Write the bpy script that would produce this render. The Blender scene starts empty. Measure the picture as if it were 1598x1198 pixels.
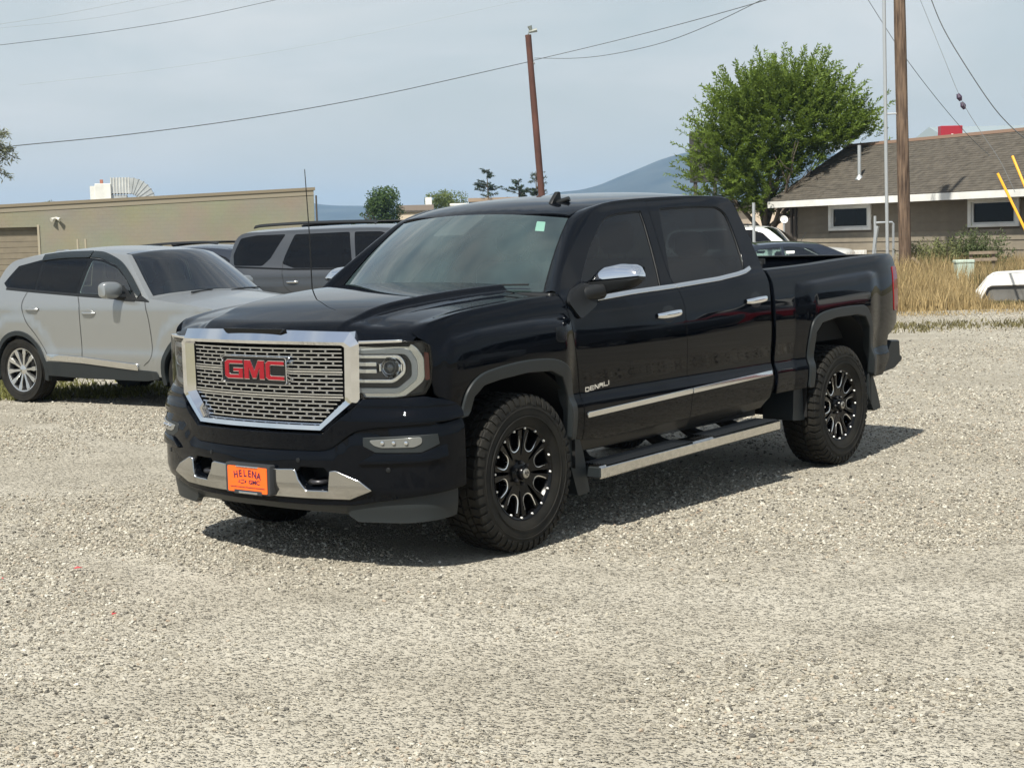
import bpy, bmesh, math, random
import numpy as np
from mathutils import Vector, Matrix, Quaternion
from mathutils.geometry import delaunay_2d_cdt

random.seed(7)
RNG = np.random.default_rng(7)
C = bpy.context.scene.collection
SC = bpy.context.scene
PI = math.pi

# ------------------------------------------------------------------ camera, sky, sun, exposure
CAM = (6.53687, 6.13738, 1.66003)
YAW, PITCH, ROLL = 3.81268, -0.09189, -0.02628
cd = bpy.data.cameras.new('camera'); cam = bpy.data.objects.new('camera', cd); C.objects.link(cam)
fw = Vector((math.cos(YAW)*math.cos(PITCH), math.sin(YAW)*math.cos(PITCH), math.sin(PITCH)))
rt = fw.cross(Vector((0, 0, 1))).normalized(); up = rt.cross(fw)
r2 = rt*math.cos(ROLL)+up*math.sin(ROLL); u2 = -rt*math.sin(ROLL)+up*math.cos(ROLL)
cam.matrix_world = Matrix(((r2.x, u2.x, -fw.x, CAM[0]), (r2.y, u2.y, -fw.y, CAM[1]), (r2.z, u2.z, -fw.z, CAM[2]), (0, 0, 0, 1)))
cd.sensor_fit = 'HORIZONTAL'; cd.sensor_width = 36.0; cd.lens = 36.0*2481.11/1598.0
cd.clip_start = 0.1; cd.clip_end = 20000
SC.camera = cam

SUN = Vector((0.74, 0.16, 1.0)).normalized()
SUN_EL = math.asin(SUN.z); SUN_AZ = math.atan2(SUN.x, SUN.y)
world = bpy.data.worlds.new('World'); SC.world = world; world.use_nodes = True
nt = world.node_tree; nt.nodes.clear()
out = nt.nodes.new('ShaderNodeOutputWorld'); bg = nt.nodes.new('ShaderNodeBackground')
sky = nt.nodes.new('ShaderNodeTexSky'); sky.sky_type = 'NISHITA'; sky.sun_disc = False
sky.sun_elevation = SUN_EL; sky.sun_rotation = SUN_AZ; sky.altitude = 1200
sky.air_density = 1.2; sky.dust_density = 2.0; sky.ozone_density = 1.0
tc = nt.nodes.new('ShaderNodeTexCoord'); mp = nt.nodes.new('ShaderNodeMapping')
mp.inputs['Scale'].default_value = (1.6, 1.6, 6.0); mp.inputs['Rotation'].default_value = (0.1, 0.25, 0.6)
n1 = nt.nodes.new('ShaderNodeTexNoise'); n1.inputs['Scale'].default_value = 2.2; n1.inputs['Detail'].default_value = 7
n1.inputs['Roughness'].default_value = 0.55; n1.inputs['Distortion'].default_value = 0.4
cr = nt.nodes.new('ShaderNodeMapRange'); cr.inputs['From Min'].default_value = 0.38; cr.inputs['From Max'].default_value = 0.72
cr.inputs['To Min'].default_value = 0.0; cr.inputs['To Max'].default_value = 1.0
mx = nt.nodes.new('ShaderNodeMix'); mx.data_type = 'RGBA'

# haze veil: thick near the horizon, thinner and broken overhead
sx = nt.nodes.new('ShaderNodeSeparateXYZ'); nt.links.new(tc.outputs['Generated'], sx.inputs['Vector'])
el = nt.nodes.new('ShaderNodeMapRange'); el.inputs['From Min'].default_value = 0.12; el.inputs['From Max'].default_value = 0.75
el.inputs['To Min'].default_value = 1.0; el.inputs['To Max'].default_value = 0.80; nt.links.new(sx.outputs['Z'], el.inputs['Value'])
fa = nt.nodes.new('ShaderNodeMapRange'); fa.inputs['To Min'].default_value = 0.42; fa.inputs['To Max'].default_value = 1.0
nt.links.new(cr.outputs['Result'], fa.inputs['Value'])
fm = nt.nodes.new('ShaderNodeMath'); fm.operation = 'MULTIPLY'; 
hz_ = nt.nodes.new('ShaderNodeMapRange'); hz_.inputs['From Min'].default_value = 0.10; hz_.inputs['From Max'].default_value = 0.40; hz_.inputs['To Min'].default_value = 0.9; hz_.inputs['To Max'].default_value = 0.0
nt.links.new(sx.outputs['Z'], hz_.inputs['Value'])
fb_ = nt.nodes.new('ShaderNodeMix'); fb_.data_type = 'FLOAT'; nt.links.new(hz_.outputs['Result'], fb_.inputs['Factor']); nt.links.new(fa.outputs['Result'], fb_.inputs['A']); fb_.inputs['B'].default_value = 1.0
nt.links.new(el.outputs['Result'], fm.inputs[0]); nt.links.new(fb_.outputs['Result'], fm.inputs[1])
cl = nt.nodes.new('ShaderNodeMix'); cl.data_type = 'RGBA'; cl.inputs['A'].default_value = (4.62, 5.00, 4.92, 1); cl.inputs['B'].default_value = (6.3, 6.4, 6.3, 1)
nt.links.new(cr.outputs['Result'], cl.inputs['Factor']); nt.links.new(cl.outputs['Result'], mx.inputs['B'])
nt.links.new(tc.outputs['Generated'], mp.inputs['Vector']); nt.links.new(mp.outputs['Vector'], n1.inputs['Vector'])
nt.links.new(n1.outputs['Fac'], cr.inputs['Value']); nt.links.new(fm.outputs[0], mx.inputs['Factor'])
# dusty warm rim right above the skyline
rim = nt.nodes.new('ShaderNodeMapRange'); rim.inputs['From Min'].default_value = 0.0; rim.inputs['From Max'].default_value = 0.11; rim.inputs['To Min'].default_value = 1.0; rim.inputs['To Max'].default_value = 0.0
nt.links.new(sx.outputs['Z'], rim.inputs['Value'])
rm_ = nt.nodes.new('ShaderNodeMix'); rm_.data_type = 'RGBA'; rm_.inputs['B'].default_value = (5.5, 5.3, 4.6, 1); nt.links.new(rim.outputs['Result'], rm_.inputs['Factor']); nt.links.new(mx.outputs['Result'], rm_.inputs['A'])
nt.links.new(sky.outputs['Color'], mx.inputs['A']); nt.links.new(rm_.outputs['Result'], bg.inputs['Color'])
bg.inputs['Strength'].default_value = 0.09
nt.links.new(bg.outputs['Background'], out.inputs['Surface'])

sd = bpy.data.lights.new('sun', 'SUN'); sd.energy = 5.0; sd.angle = math.radians(0.9); sd.color = (1.0, 0.955, 0.85)
sun = bpy.data.objects.new('sun', sd); C.objects.link(sun)
sun.rotation_mode = 'QUATERNION'; sun.rotation_quaternion = SUN.to_track_quat('Z', 'Y'); sun.location = (0, 0, 50)
SC.view_settings.view_transform = 'Standard'; SC.view_settings.look = 'None'
SC.view_settings.gamma = 1.0; SC.view_settings.use_curve_mapping = False
SC.view_settings.exposure = 0.52
SC.cycles.max_bounces = 8; SC.cycles.transparent_max_bounces = 16; SC.cycles.volume_bounces = 0
SC.cycles.caustics_reflective = False; SC.cycles.caustics_refractive = False

# ground coordinates as seen from where the photographer stands: lat = metres to the right, dep = metres ahead
GF = Vector((math.cos(YAW), math.sin(YAW), 0)); GR = Vector((GF.y, -GF.x, 0))
def site(lat, dep, z=0.0):
    p = Vector((CAM[0], CAM[1], 0))+GF*dep+GR*lat
    return Vector((p.x, p.y, z))

# ------------------------------------------------------------------ materials
MATS = {}
def mat(name, col=(.5, .5, .5), rough=.5, metal=0., coat=0., coat_rough=.03, spec=.5, noise=None, bump=None, trans=0., emit=None, ior=1.5):
    """noise = (scale, amount[, colour]); bump = (scale, strength, distance)"""
    if name in MATS: return MATS[name]
    m = bpy.data.materials.new(name); m.use_nodes = True; t = m.node_tree; b = t.nodes['Principled BSDF']
    b.inputs['Base Color'].default_value = (*col, 1); b.inputs['Roughness'].default_value = rough
    b.inputs['Metallic'].default_value = metal; b.inputs['Coat Weight'].default_value = coat
    b.inputs['Coat Roughness'].default_value = coat_rough; b.inputs['Specular IOR Level'].default_value = spec
    b.inputs['Transmission Weight'].default_value = trans; b.inputs['IOR'].default_value = ior
    if emit: b.inputs['Emission Color'].default_value = (*emit[:3], 1); b.inputs['Emission Strength'].default_value = emit[3]
    if noise or bump:
        c = t.nodes.new('ShaderNodeTexCoord')
    if noise:
        n = t.nodes.new('ShaderNodeTexNoise'); n.inputs['Scale'].default_value = noise[0]; n.inputs['Detail'].default_value = 6
        if len(noise) > 3:
            mpp = t.nodes.new('ShaderNodeMapping'); mpp.inputs['Scale'].default_value = noise[3]; t.links.new(c.outputs['Object'], mpp.inputs['Vector']); t.links.new(mpp.outputs['Vector'], n.inputs['Vector'])
        else: t.links.new(c.outputs['Object'], n.inputs['Vector'])
        r = t.nodes.new('ShaderNodeMapRange'); r.inputs['From Min'].default_value = .3; r.inputs['From Max'].default_value = .7
        t.links.new(n.outputs['Fac'], r.inputs['Value'])
        x = t.nodes.new('ShaderNodeMix'); x.data_type = 'RGBA'
        a = noise[1]
        x.inputs['A'].default_value = (*[v*(1-a) for v in col], 1)
        x.inputs['B'].default_value = (*(noise[2] if len(noise) > 2 else [min(1, v*(1+a)) for v in col]), 1)
        t.links.new(r.outputs['Result'], x.inputs['Factor']); t.links.new(x.outputs['Result'], b.inputs['Base Color'])
    if bump:
        n = t.nodes.new('ShaderNodeTexNoise'); n.inputs['Scale'].default_value = bump[0]; n.inputs['Detail'].default_value = 5
        t.links.new(c.outputs['Object'], n.inputs['Vector'])
        q = t.nodes.new('ShaderNodeBump'); q.inputs['Strength'].default_value = bump[1]; q.inputs['Distance'].default_value = bump[2]
        t.links.new(n.outputs['Fac'], q.inputs['Height']); t.links.new(q.outputs['Normal'], b.inputs['Normal'])
    MATS[name] = m; return m

def glass_mat(name, tint, ior=1.5, boost=1.0, rough=0.0, sky_sheen=0.0):
    """thin pane: tinted see-through plus a mirror share that grows at grazing angles"""
    m = bpy.data.materials.new(name); m.use_nodes = True; t = m.node_tree; t.nodes.clear()
    o = t.nodes.new('ShaderNodeOutputMaterial'); g = t.nodes.new('ShaderNodeBsdfGlossy'); tr = t.nodes.new('ShaderNodeBsdfTransparent')
    mixs = t.nodes.new('ShaderNodeMixShader'); f = t.nodes.new('ShaderNodeFresnel'); f.inputs['IOR'].default_value = ior
    mul = t.nodes.new('ShaderNodeMath'); mul.operation = 'MULTIPLY'; mul.inputs[1].default_value = boost; mul.use_clamp = True
    g.inputs['Roughness'].default_value = rough; tr.inputs['Color'].default_value = (*tint, 1)
    t.links.new(f.outputs['Fac'], mul.inputs[0]); t.links.new(mul.outputs[0], mixs.inputs['Fac'])
    t.links.new(tr.outputs[0], mixs.inputs[1]); t.links.new(g.outputs[0], mixs.inputs[2]); t.links.new(mixs.outputs[0], o.inputs['Surface'])
    if sky_sheen:   # teal diffuse film painted on to brighten the pane like reflected sky
        df = t.nodes.new('ShaderNodeBsdfDiffuse'); df.inputs['Color'].default_value = (.36, .57, .57, 1); m3 = t.nodes.new('ShaderNodeMixShader')
        c = t.nodes.new('ShaderNodeTexCoord'); n = t.nodes.new('ShaderNodeTexNoise'); n.inputs['Scale'].default_value = 3; n.inputs['Detail'].default_value = 5; r = t.nodes.new('ShaderNodeMapRange'); r.inputs['From Min'].default_value = .3; r.inputs['From Max'].default_value = .7; r.inputs['To Min'].default_value = sky_sheen*.6; r.inputs['To Max'].default_value = sky_sheen*1.4
        t.links.new(c.outputs['Object'], n.inputs['Vector']); t.links.new(n.outputs['Fac'], r.inputs['Value']); t.links.new(r.outputs['Result'], m3.inputs['Fac']); t.links.new(mixs.outputs[0], m3.inputs[1]); t.links.new(df.outputs[0], m3.inputs[2]); t.links.new(m3.outputs[0], o.inputs['Surface'])
    MATS[name] = m; return m

BLACK = mat('black_paint', (.0022, .003, .0048), .024, spec=.17)
CHROME = mat('chrome', (.80, .81, .83), .05, metal=1.0)
CHROME_SOFT = mat('brushed_chrome', (.70, .70, .69), .16, metal=1.0)
TRIM = mat('black_trim', (.010, .011, .012), .42, spec=.3, bump=(900, .05, .001))
TRIM_GLOSS = mat('gloss_black_trim', (.004, .0045, .005), .15, spec=.3)
DARK = mat('underbody_black', (.006, .006, .006), .8)
GREYPL = mat('dark_grey_plastic', (.017, .021, .023), .45, spec=.35, bump=(700, .06, .001))
RUBBER = mat('tyre_rubber', (.006, .006, .0055), .75, spec=.3, noise=(9, .3, (.017, .0155, .012)), bump=(180, .15, .002))
RIMBLK = mat('gloss_black_rim', (.003, .003, .0035), .22, spec=.28)
MILLED = mat('milled_aluminium', (.85, .85, .83), .38, metal=.9)
GLASS_WS = glass_mat('windscreen_glass', (.62, .74, .70), 1.55, 2.5, sky_sheen=.055)
GLASS_WS2 = glass_mat('car_windscreen_glass', (.60, .74, .70), 1.55, 2.4)
GLASS_TINT = glass_mat('tinted_side_glass', (.09, .105, .11), 1.52, 1.0)
GLASS_DARK = glass_mat('privacy_glass', (.03, .036, .038), 1.52, 1.0)
LENS = glass_mat('clear_lens', (.93, .95, .95), 1.45, 1.0)
RED_EM = mat('red_enamel', (.24, .006, .014), .2, spec=.4)
SEAT = mat('black_leather', (.045, .045, .047), .5)

# ------------------------------------------------------------------ mesh helpers
def link(name, me, m=None, parent=None, kind=None):
    o = bpy.data.objects.new(name, me); C.objects.link(o)
    if m is not None: me.materials.append(m)
    if parent is not None: o.parent = parent
    if kind: o['kind'] = kind
    return o
def mk(name, V, F, m, parent=None, smooth=None, normals=None, kind=None):
    me = bpy.data.meshes.new(name)
    me.from_pydata([tuple(map(float, v)) for v in V], [], [tuple(map(int, f)) for f in F])
    me.update()
    if normals is not None:
        me.polygons.foreach_set('use_smooth', [True]*len(me.polygons))
        me.normals_split_custom_set_from_vertices([tuple(map(float, n)) for n in normals])
    elif smooth is not None:
        me.polygons.foreach_set('use_smooth', [True]*len(me.polygons))
        if smooth < 180: me.set_sharp_from_angle(angle=math.radians(smooth))
    return link(name, me, m, parent, kind)
def thing(name, label, cat, loc=(0, 0, 0), rz=0., group=None):
    o = bpy.data.objects.new(name, None); C.objects.link(o); o.empty_display_size = .2
    o.location = loc; o.rotation_euler = (0, 0, rz); return tag(o, label, cat, group)
def tag(o, label=None, cat=None, group=None, kind=None):
    if label: o['label'] = label
    if cat: o['category'] = cat
    if group: o['group'] = group
    if kind: o['kind'] = kind
    return o
def structure(o, label, cat=None):
    o['kind'] = 'structure'; o['label'] = label; o['category'] = cat or o.name.split('.')[0].replace('_', ' ')
    return o
def copy_tree(o, parent=None, mat_swap=None):
    c = o.copy(); C.objects.link(c)
    if parent is not None: c.parent = parent
    for ch in list(o.children): copy_tree(ch, c)
    return c

class MB:
    def __init__(s): s.V = []; s.F = []
    def add(s, V, F):
        n = len(s.V); s.V += [tuple(v) for v in V]; s.F += [tuple(i+n for i in f) for f in F]; return s
    def box(s, x0, x1, y0, y1, z0, z1, b=0., M=None):
        if x0 > x1: x0, x1 = x1, x0
        if y0 > y1: y0, y1 = y1, y0
        if z0 > z1: z0, z1 = z1, z0
        if b <= 0:
            V = [(x, y, z) for x in (x0, x1) for y in (y0, y1) for z in (z0, z1)]
            F = [(0, 1, 3, 2), (4, 6, 7, 5), (0, 4, 5, 1), (2, 3, 7, 6), (0, 2, 6, 4), (1, 5, 7, 3)]
        else:
            b = min(b, (x1-x0)*.45, (y1-y0)*.45, (z1-z0)*.45)
            V = []; idx = {}
            for i, x in enumerate((x0, x1)):
                for j, y in enumerate((y0, y1)):
                    for k, z in enumerate((z0, z1)):
                        sx, sy, sz = (1-2*i), (1-2*j), (1-2*k)
                        for a in range(3):
                            p = [x+sx*b, y+sy*b, z+sz*b]; p[a] = (x, y, z)[a]
                            idx[(i, j, k, a)] = len(V); V.append(tuple(p))
            F = []
            for a in range(3):
                for e in (0, 1):
                    q = []
                    for (u, v) in ((0, 0), (1, 0), (1, 1), (0, 1)):
                        ijk = [0, 0, 0]; ijk[a] = e; ijk[(a+1) % 3] = u; ijk[(a+2) % 3] = v
                        q.append(idx[(*ijk, a)])
                    F.append(tuple(q) if e else tuple(q[::-1]))
            for a in range(3):
                c1, c2 = (a+1) % 3, (a+2) % 3
                for u in (0, 1):
                    for v in (0, 1):
                        A = [0, 0, 0]; B = [0, 0, 0]; A[a] = 0; B[a] = 1
                        for Q in (A, B): Q[c1] = u; Q[c2] = v
                        q = [idx[(*A, c1)], idx[(*B, c1)], idx[(*B, c2)], idx[(*A, c2)]]
                        F.append(tuple(q) if (u == v) else tuple(q[::-1]))
            for i in (0, 1):
                for j in (0, 1):
                    for k in (0, 1):
                        q = [idx[(i, j, k, 0)], idx[(i, j, k, 1)], idx[(i, j, k, 2)]]
                        F.append(tuple(q) if (i+j+k) % 2 == 1 else tuple(q[::-1]))
        if M is not None: V = [tuple(M @ Vector(v)) for v in V]
        return s.add(V, F)
    def tube(s, pts, r, n=8, cap=True):
        pts = [Vector(p) for p in pts]; rr = r if isinstance(r, (list, tuple)) else [r]*len(pts)
        rings = []; prev = None
        for i, p in enumerate(pts):
            d = (pts[min(i+1, len(pts)-1)]-pts[max(i-1, 0)]).normalized()
            if prev is None:
                a = Vector((0, 0, 1)) if abs(d.z) < .9 else Vector((1, 0, 0)); u = d.cross(a).normalized()
            else:
                u = (prev-d*prev.dot(d)).normalized()
            prev = u; v = d.cross(u)
            rings.append([p+(u*math.cos(2*PI*k/n)+v*math.sin(2*PI*k/n))*rr[i] for k in range(n)])
        V = [q for ring in rings for q in ring]; F = []
        for i in range(len(pts)-1):
            for k in range(n):
                F.append((i*n+k, i*n+(k+1) % n, (i+1)*n+(k+1) % n, (i+1)*n+k))
        if cap: F.append(tuple(range(n-1, -1, -1))); F.append(tuple((len(pts)-1)*n+k for k in range(n)))
        return s.add(V, F)
    def lathe(s, prof, n=32, M=None, close=False):
        """prof: (radius, axial) about the y axis"""
        V = []; F = []
        for (r, a) in prof:
            for k in range(n):
                t = 2*PI*k/n; V.append((r*math.sin(t), a, r*math.cos(t)))
        m = len(prof)
        for i in range(m-1 if not close else m):
            j = (i+1) % m
            for k in range(n):
                F.append((i*n+k, j*n+k, j*n+(k+1) % n, i*n+(k+1) % n))
        if M is not None: V = [tuple(M @ Vector(v)) for v in V]
        return s.add(V, F)
    def prism(s, poly, fr, t0, t1, chamfer=0.):
        """poly 2D, fr(u,v,w)->3D, extruded from w=t0 to w=t1 (w=t1 is the front)"""
        n = len(poly); A = sum(poly[i][0]*poly[(i+1) % n][1]-poly[(i+1) % n][0]*poly[i][1] for i in range(n))
        if A < 0: poly = poly[::-1]
        V = [fr(u, v, t0) for u, v in poly]+[fr(u, v, t1-chamfer) for u, v in poly]
        F = [(i, (i+1) % n, n+(i+1) % n, n+i) for i in range(n)]
        F.append(tuple(range(n-1, -1, -1)))
        if chamfer:
            q = offset_poly(poly, -chamfer); V += [fr(u, v, t1) for u, v in q]
            F += [(n+i, n+(i+1) % n, 2*n+(i+1) % n, 2*n+i) for i in range(n)]
            F.append(tuple(range(2*n, 3*n)))
        else: F.append(tuple(range(n, 2*n)))
        return s.add(V, F)
    def grid(s, P):
        """P: rows x cols x 3"""
        R, Cn = len(P), len(P[0]); V = [tuple(p) for row in P for p in row]
        F = [(i*Cn+j, i*Cn+j+1, (i+1)*Cn+j+1, (i+1)*Cn+j) for i in range(R-1) for j in range(Cn-1)]
        return s.add(V, F)
    def mir(s):
        n = len(s.V); s.V += [(x, -y, z) for x, y, z in s.V]; s.F += [tuple(i+n for i in f[::-1]) for f in s.F]; return s
    def flipy(s):
        s.V = [(x, -y, z) for x, y, z in s.V]; s.F = [f[::-1] for f in s.F]; return s
    def out(s, name, m, parent=None, smooth=35, kind=None, fix=True):
        o = mk(name, s.V, s.F, m, parent, smooth, kind=kind)
        if fix:
            bm = bmesh.new(); bm.from_mesh(o.data); bmesh.ops.recalc_face_normals(bm, faces=bm.faces); bm.to_mesh(o.data); bm.free()
            if smooth is not None and smooth < 180: o.data.set_sharp_from_angle(angle=math.radians(smooth))
        return o

def offset_poly(poly, d):
    """positive d grows a counter-clockwise polygon"""
    n = len(poly); A = sum(poly[i][0]*poly[(i+1) % n][1]-poly[(i+1) % n][0]*poly[i][1] for i in range(n))
    sg = 1 if A > 0 else -1; o = []
    for i in range(n):
        p0, p1, p2 = (np.array(poly[(i+k-1) % n], float) for k in range(3))
        e1 = (p1-p0)/(np.linalg.norm(p1-p0)+1e-9); e2 = (p2-p1)/(np.linalg.norm(p2-p1)+1e-9)
        m1 = np.array([e1[1], -e1[0]])*sg; m2 = np.array([e2[1], -e2[0]])*sg
        b = m1+m2; k = b@b
        b = b*(2/k) if k > .2 else b*3
        b = b/2*1.0
        o.append(tuple(p1+b*d*(1 if k > .2 else 1)))
    return o
def cat(pts, n=8, closed=False):
    """Catmull-Rom through points"""
    P = [np.array(p, float) for p in pts]; m = len(P); o = []
    for i in range(m if closed else m-1):
        p1, p2 = P[i], P[(i+1) % m]
        p0 = P[i-1] if (closed or i > 0) else 2*p1-p2
        p3 = P[(i+2) % m] if (closed or i+2 < m) else 2*p2-p1
        for k in range(n):
            t = k/n
            o.append(.5*((2*p1)+(-p0+p2)*t+(2*p0-5*p1+4*p2-p3)*t*t+(-p0+3*p1-3*p2+p3)*t**3))
    if not closed: o.append(P[-1])
    return [tuple(q) for q in o]
def fil(poly, r, n=5):
    """round every corner of a polygon; r may be a list"""
    o = []; m = len(poly)
    for i in range(m):
        p0, p1, p2 = (np.array(poly[(i+k-1) % m], float) for k in range(3))
        ri = r[i] if isinstance(r, (list, tuple)) else r
        a, b = p0-p1, p2-p1; la, lb = np.linalg.norm(a), np.linalg.norm(b)
        d = min(ri, la*.45, lb*.45)
        if d < 1e-4: o.append(tuple(p1)); continue
        A, B = p1+a/la*d, p1+b/lb*d
        for k in range(n+1):
            t = k/n; o.append(tuple((1-t)**2*A+2*t*(1-t)*p1+t*t*B))
    return o
def dens(poly, step):
    o = []
    for i in range(len(poly)):
        a, b = np.array(poly[i], float), np.array(poly[(i+1) % len(poly)], float)
        k = max(1, int(math.ceil(np.linalg.norm(b-a)/step)))
        for j in range(k): o.append(tuple(a+(b-a)*j/k))
    q = [o[0]]
    for p in o[1:]:
        if np.hypot(p[0]-q[-1][0], p[1]-q[-1][1]) > 1e-4: q.append(p)
    return q
def pip(P, poly):
    x, y = P[:, 0], P[:, 1]; ins = np.zeros(len(P), bool); n = len(poly)
    for i in range(n):
        x0, y0 = poly[i]; x1, y1 = poly[(i+1) % n]
        c = ((y0 > y) != (y1 > y))
        with np.errstate(divide='ignore', invalid='ignore'):
            ins ^= c & (x < (x1-x0)*(y-y0)/(y1-y0)+x0)
    return ins
def dist_poly(P, poly, closed=True):
    d = np.full(len(P), 1e9); n = len(poly)
    for i in range(n if closed else n-1):
        a = np.array(poly[i], float); b = np.array(poly[(i+1) % n], float); ab = b-a
        t = np.clip(((P-a)@ab)/(ab@ab+1e-12), 0, 1); d = np.minimum(d, np.linalg.norm(P-a-t[:, None]*ab, axis=1))
    return d
def sdf(P, poly):
    return np.where(pip(P, poly), -1, 1)*dist_poly(P, poly)
def sstep(x, a, b):
    t = np.clip((x-a)/(b-a), 0, 1); return t*t*(3-2*t)
def pch(x, xp, yp):
    """smooth monotone interpolation"""
    xp = np.array(xp, float); yp = np.array(yp, float)
    h = np.diff(xp); dl = np.diff(yp)/h; m = np.zeros(len(xp)); m[0], m[-1] = dl[0], dl[-1]
    for i in range(1, len(xp)-1):
        m[i] = 0 if dl[i-1]*dl[i] <= 0 else 2*dl[i-1]*dl[i]/(dl[i-1]+dl[i])
    x = np.asarray(x, float); xc = np.clip(x, xp[0], xp[-1]); i = np.clip(np.searchsorted(xp, xc)-1, 0, len(h)-1)
    t = (xc-xp[i])/h[i]
    y = (2*t**3-3*t**2+1)*yp[i]+(t**3-2*t**2+t)*h[i]*m[i]+(-2*t**3+3*t**2)*yp[i+1]+(t**3-t**2)*h[i]*m[i+1]
    return y+np.where(x < xp[0], (x-xp[0])*m[0], 0)+np.where(x > xp[-1], (x-xp[-1])*m[-1], 0)

def panel(name, surf, outline, m, parent=None, out=(0, 1, 0), holes=(), step=.05, edge=.02, r=.004, push=0., mir=False, estep=None, kind=None, extra=None):
    """sheet-metal panel: an outline in a surface's (u, v) plane, laid on that surface, with rolled-in edges"""
    es = estep or step*.6
    loops = [dens(outline, es)]+[dens(h, es) for h in holes]
    allb = np.array([p for l in loops for p in l])
    lo, hi = allb.min(0), allb.max(0)
    gx, gy = np.meshgrid(np.arange(lo[0]+step*.5, hi[0], step), np.arange(lo[1]+step*.5, hi[1], step))
    gx = gx+(np.arange(gx.shape[0]) % 2)[:, None]*step*.5
    G = np.stack([gx.ravel(), gy.ravel()], 1)
    G = G[pip(G, loops[0])] if len(G) else G
    for h in loops[1:]:
        if len(G): G = G[~pip(G, h)]
    for l in loops:
        if len(G): G = G[dist_poly(G, l) > step*.42]
    if extra is not None and len(extra):
        X = np.array(extra, float); X = X[pip(X, loops[0])]
        for h in loops[1:]: X = X[~pip(X, h)]
        for l in loops: X = X[dist_poly(X, l) > .004]
        if len(X):
            if len(G): G = G[((np.abs(G[:, None, :]-X[None])/np.array([.022, .036])).max(2).min(1)) > 1]
            G = np.concatenate([G, X])
    P = np.concatenate([allb, G]) if len(G) else allb
    edges = []; o = 0
    for l in loops:
        edges += [(o+i, o+(i+1) % len(l)) for i in range(len(l))]; o += len(l)
    vs, _, fs, ov, _, _ = delaunay_2d_cdt([Vector(p) for p in P], edges, [], 0, 1e-6)
    U = np.array([(v.x, v.y) for v in vs])
    fs = np.array([f for f in fs if len(f) == 3])
    cen = U[fs].mean(1); keep = pip(cen, loops[0])
    for h in loops[1:]: keep &= ~pip(cen, h)
    fs = fs[keep]
    new = {}
    for k, src in enumerate(ov):
        for q in src: new[q] = k
    e = 1e-4; out = np.array(out, float)
    def ev(U):
        S = surf(U[:, 0], U[:, 1]); du = surf(U[:, 0]+e, U[:, 1])-surf(U[:, 0]-e, U[:, 1]); dv = surf(U[:, 0], U[:, 1]+e)-surf(U[:, 0], U[:, 1]-e)
        N = np.cross(du, dv); N /= np.linalg.norm(N, axis=1)[:, None]+1e-15
        return S, N
    S, N = ev(U)
    sg = 1 if (N@out).mean() >= 0 else -1
    N = N*sg; S = S+N*push
    V = [S]; NN = [N]; F = [tuple(f) for f in fs]
    a, b, c = S[fs[:, 0]], S[fs[:, 1]], S[fs[:, 2]]
    w = (np.cross(b-a, c-a)*N[fs[:, 0]]).sum(1)
    F = [tuple(f) if ww > 0 else tuple(f[::-1]) for f, ww in zip(fs.tolist(), w)]
    nv = len(S); o = 0
    if edge > 0:
        for li, l in enumerate(loops):
            idx = [new[o+i] for i in range(len(l))]; o += len(l)
            L = np.array(l); A = np.sum(L[:, 0]*np.roll(L[:, 1], -1)-np.roll(L[:, 0], -1)*L[:, 1])
            t = np.roll(L, -1, 0)-np.roll(L, 1, 0); t /= np.linalg.norm(t, axis=1)[:, None]+1e-12
            n2 = np.stack([t[:, 1], -t[:, 0]], 1)*(1 if A > 0 else -1)
            if li: n2 = -n2
            sp = surf(L[:, 0]+n2[:, 0]*e, L[:, 1]+n2[:, 1]*e)-surf(L[:, 0]-n2[:, 0]*e, L[:, 1]-n2[:, 1]*e)
            sp /= np.linalg.norm(sp, axis=1)[:, None]+1e-15
            B, Nb = S[idx], N[idx]
            r1 = B+sp*r*.55-Nb*r*.25; r2 = B+sp*r*.85-Nb*r; r3 = r2-Nb*edge
            n1 = Nb*.75+sp*.66; k = len(l); base = nv
            V += [r1, r2, r3]; NN += [n1, sp+Nb*.15, sp]; nv += 3*k
            ccw = (A > 0) == (sg > 0)
            # decide winding numerically
            q = np.cross(B[(1) % k]-B[0], r1[0]-B[0])@(n1[0])
            for i in range(k):
                j = (i+1) % k
                for (pa, pb, qa, qb) in ((idx[i], idx[j], base+i, base+j), (base+i, base+j, base+k+i, base+k+j), (base+k+i, base+k+j, base+2*k+i, base+2*k+j)):
                    F.append((pa, pb, qb, qa) if q > 0 else (pa, qa, qb, pb))
    V = np.concatenate(V); NN = np.concatenate(NN); NN /= np.linalg.norm(NN, axis=1)[:, None]+1e-15
    if mir:
        V = V*[1, -1, 1]; NN = NN*[1, -1, 1]; F = [f[::-1] for f in F]
    return mk(name, V, F, m, parent, normals=NN, kind=kind)
def band(line, w):
    """polyline -> closed ribbon outline of width w"""
    L = np.array(line, float); t = np.gradient(L, axis=0); t /= np.linalg.norm(t, axis=1)[:, None]+1e-12
    n = np.stack([-t[:, 1], t[:, 0]], 1)*w/2
    return [tuple(p) for p in L+n]+[tuple(p) for p in (L-n)[::-1]]
def text_mesh(s, size, depth, name, m, parent, M, align='CENTER', sx=1.0, font_bold=0.0, kind=None):
    cu = bpy.data.curves.new(name, 'FONT'); cu.body = s; cu.size = size; cu.extrude = depth; cu.align_x = align; cu.align_y = 'CENTER'; cu.offset = font_bold
    o = bpy.data.objects.new(name, cu); C.objects.link(o)
    dg = bpy.context.evaluated_depsgraph_get(); me = bpy.data.meshes.new_from_object(o.evaluated_get(dg))
    bpy.data.objects.remove(o); bpy.data.curves.remove(cu)
    me.transform(M @ Matrix.Diagonal((sx, 1, 1, 1))); me.name = name; me.materials.clear()
    return link(name, me, m, parent, kind)
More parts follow.
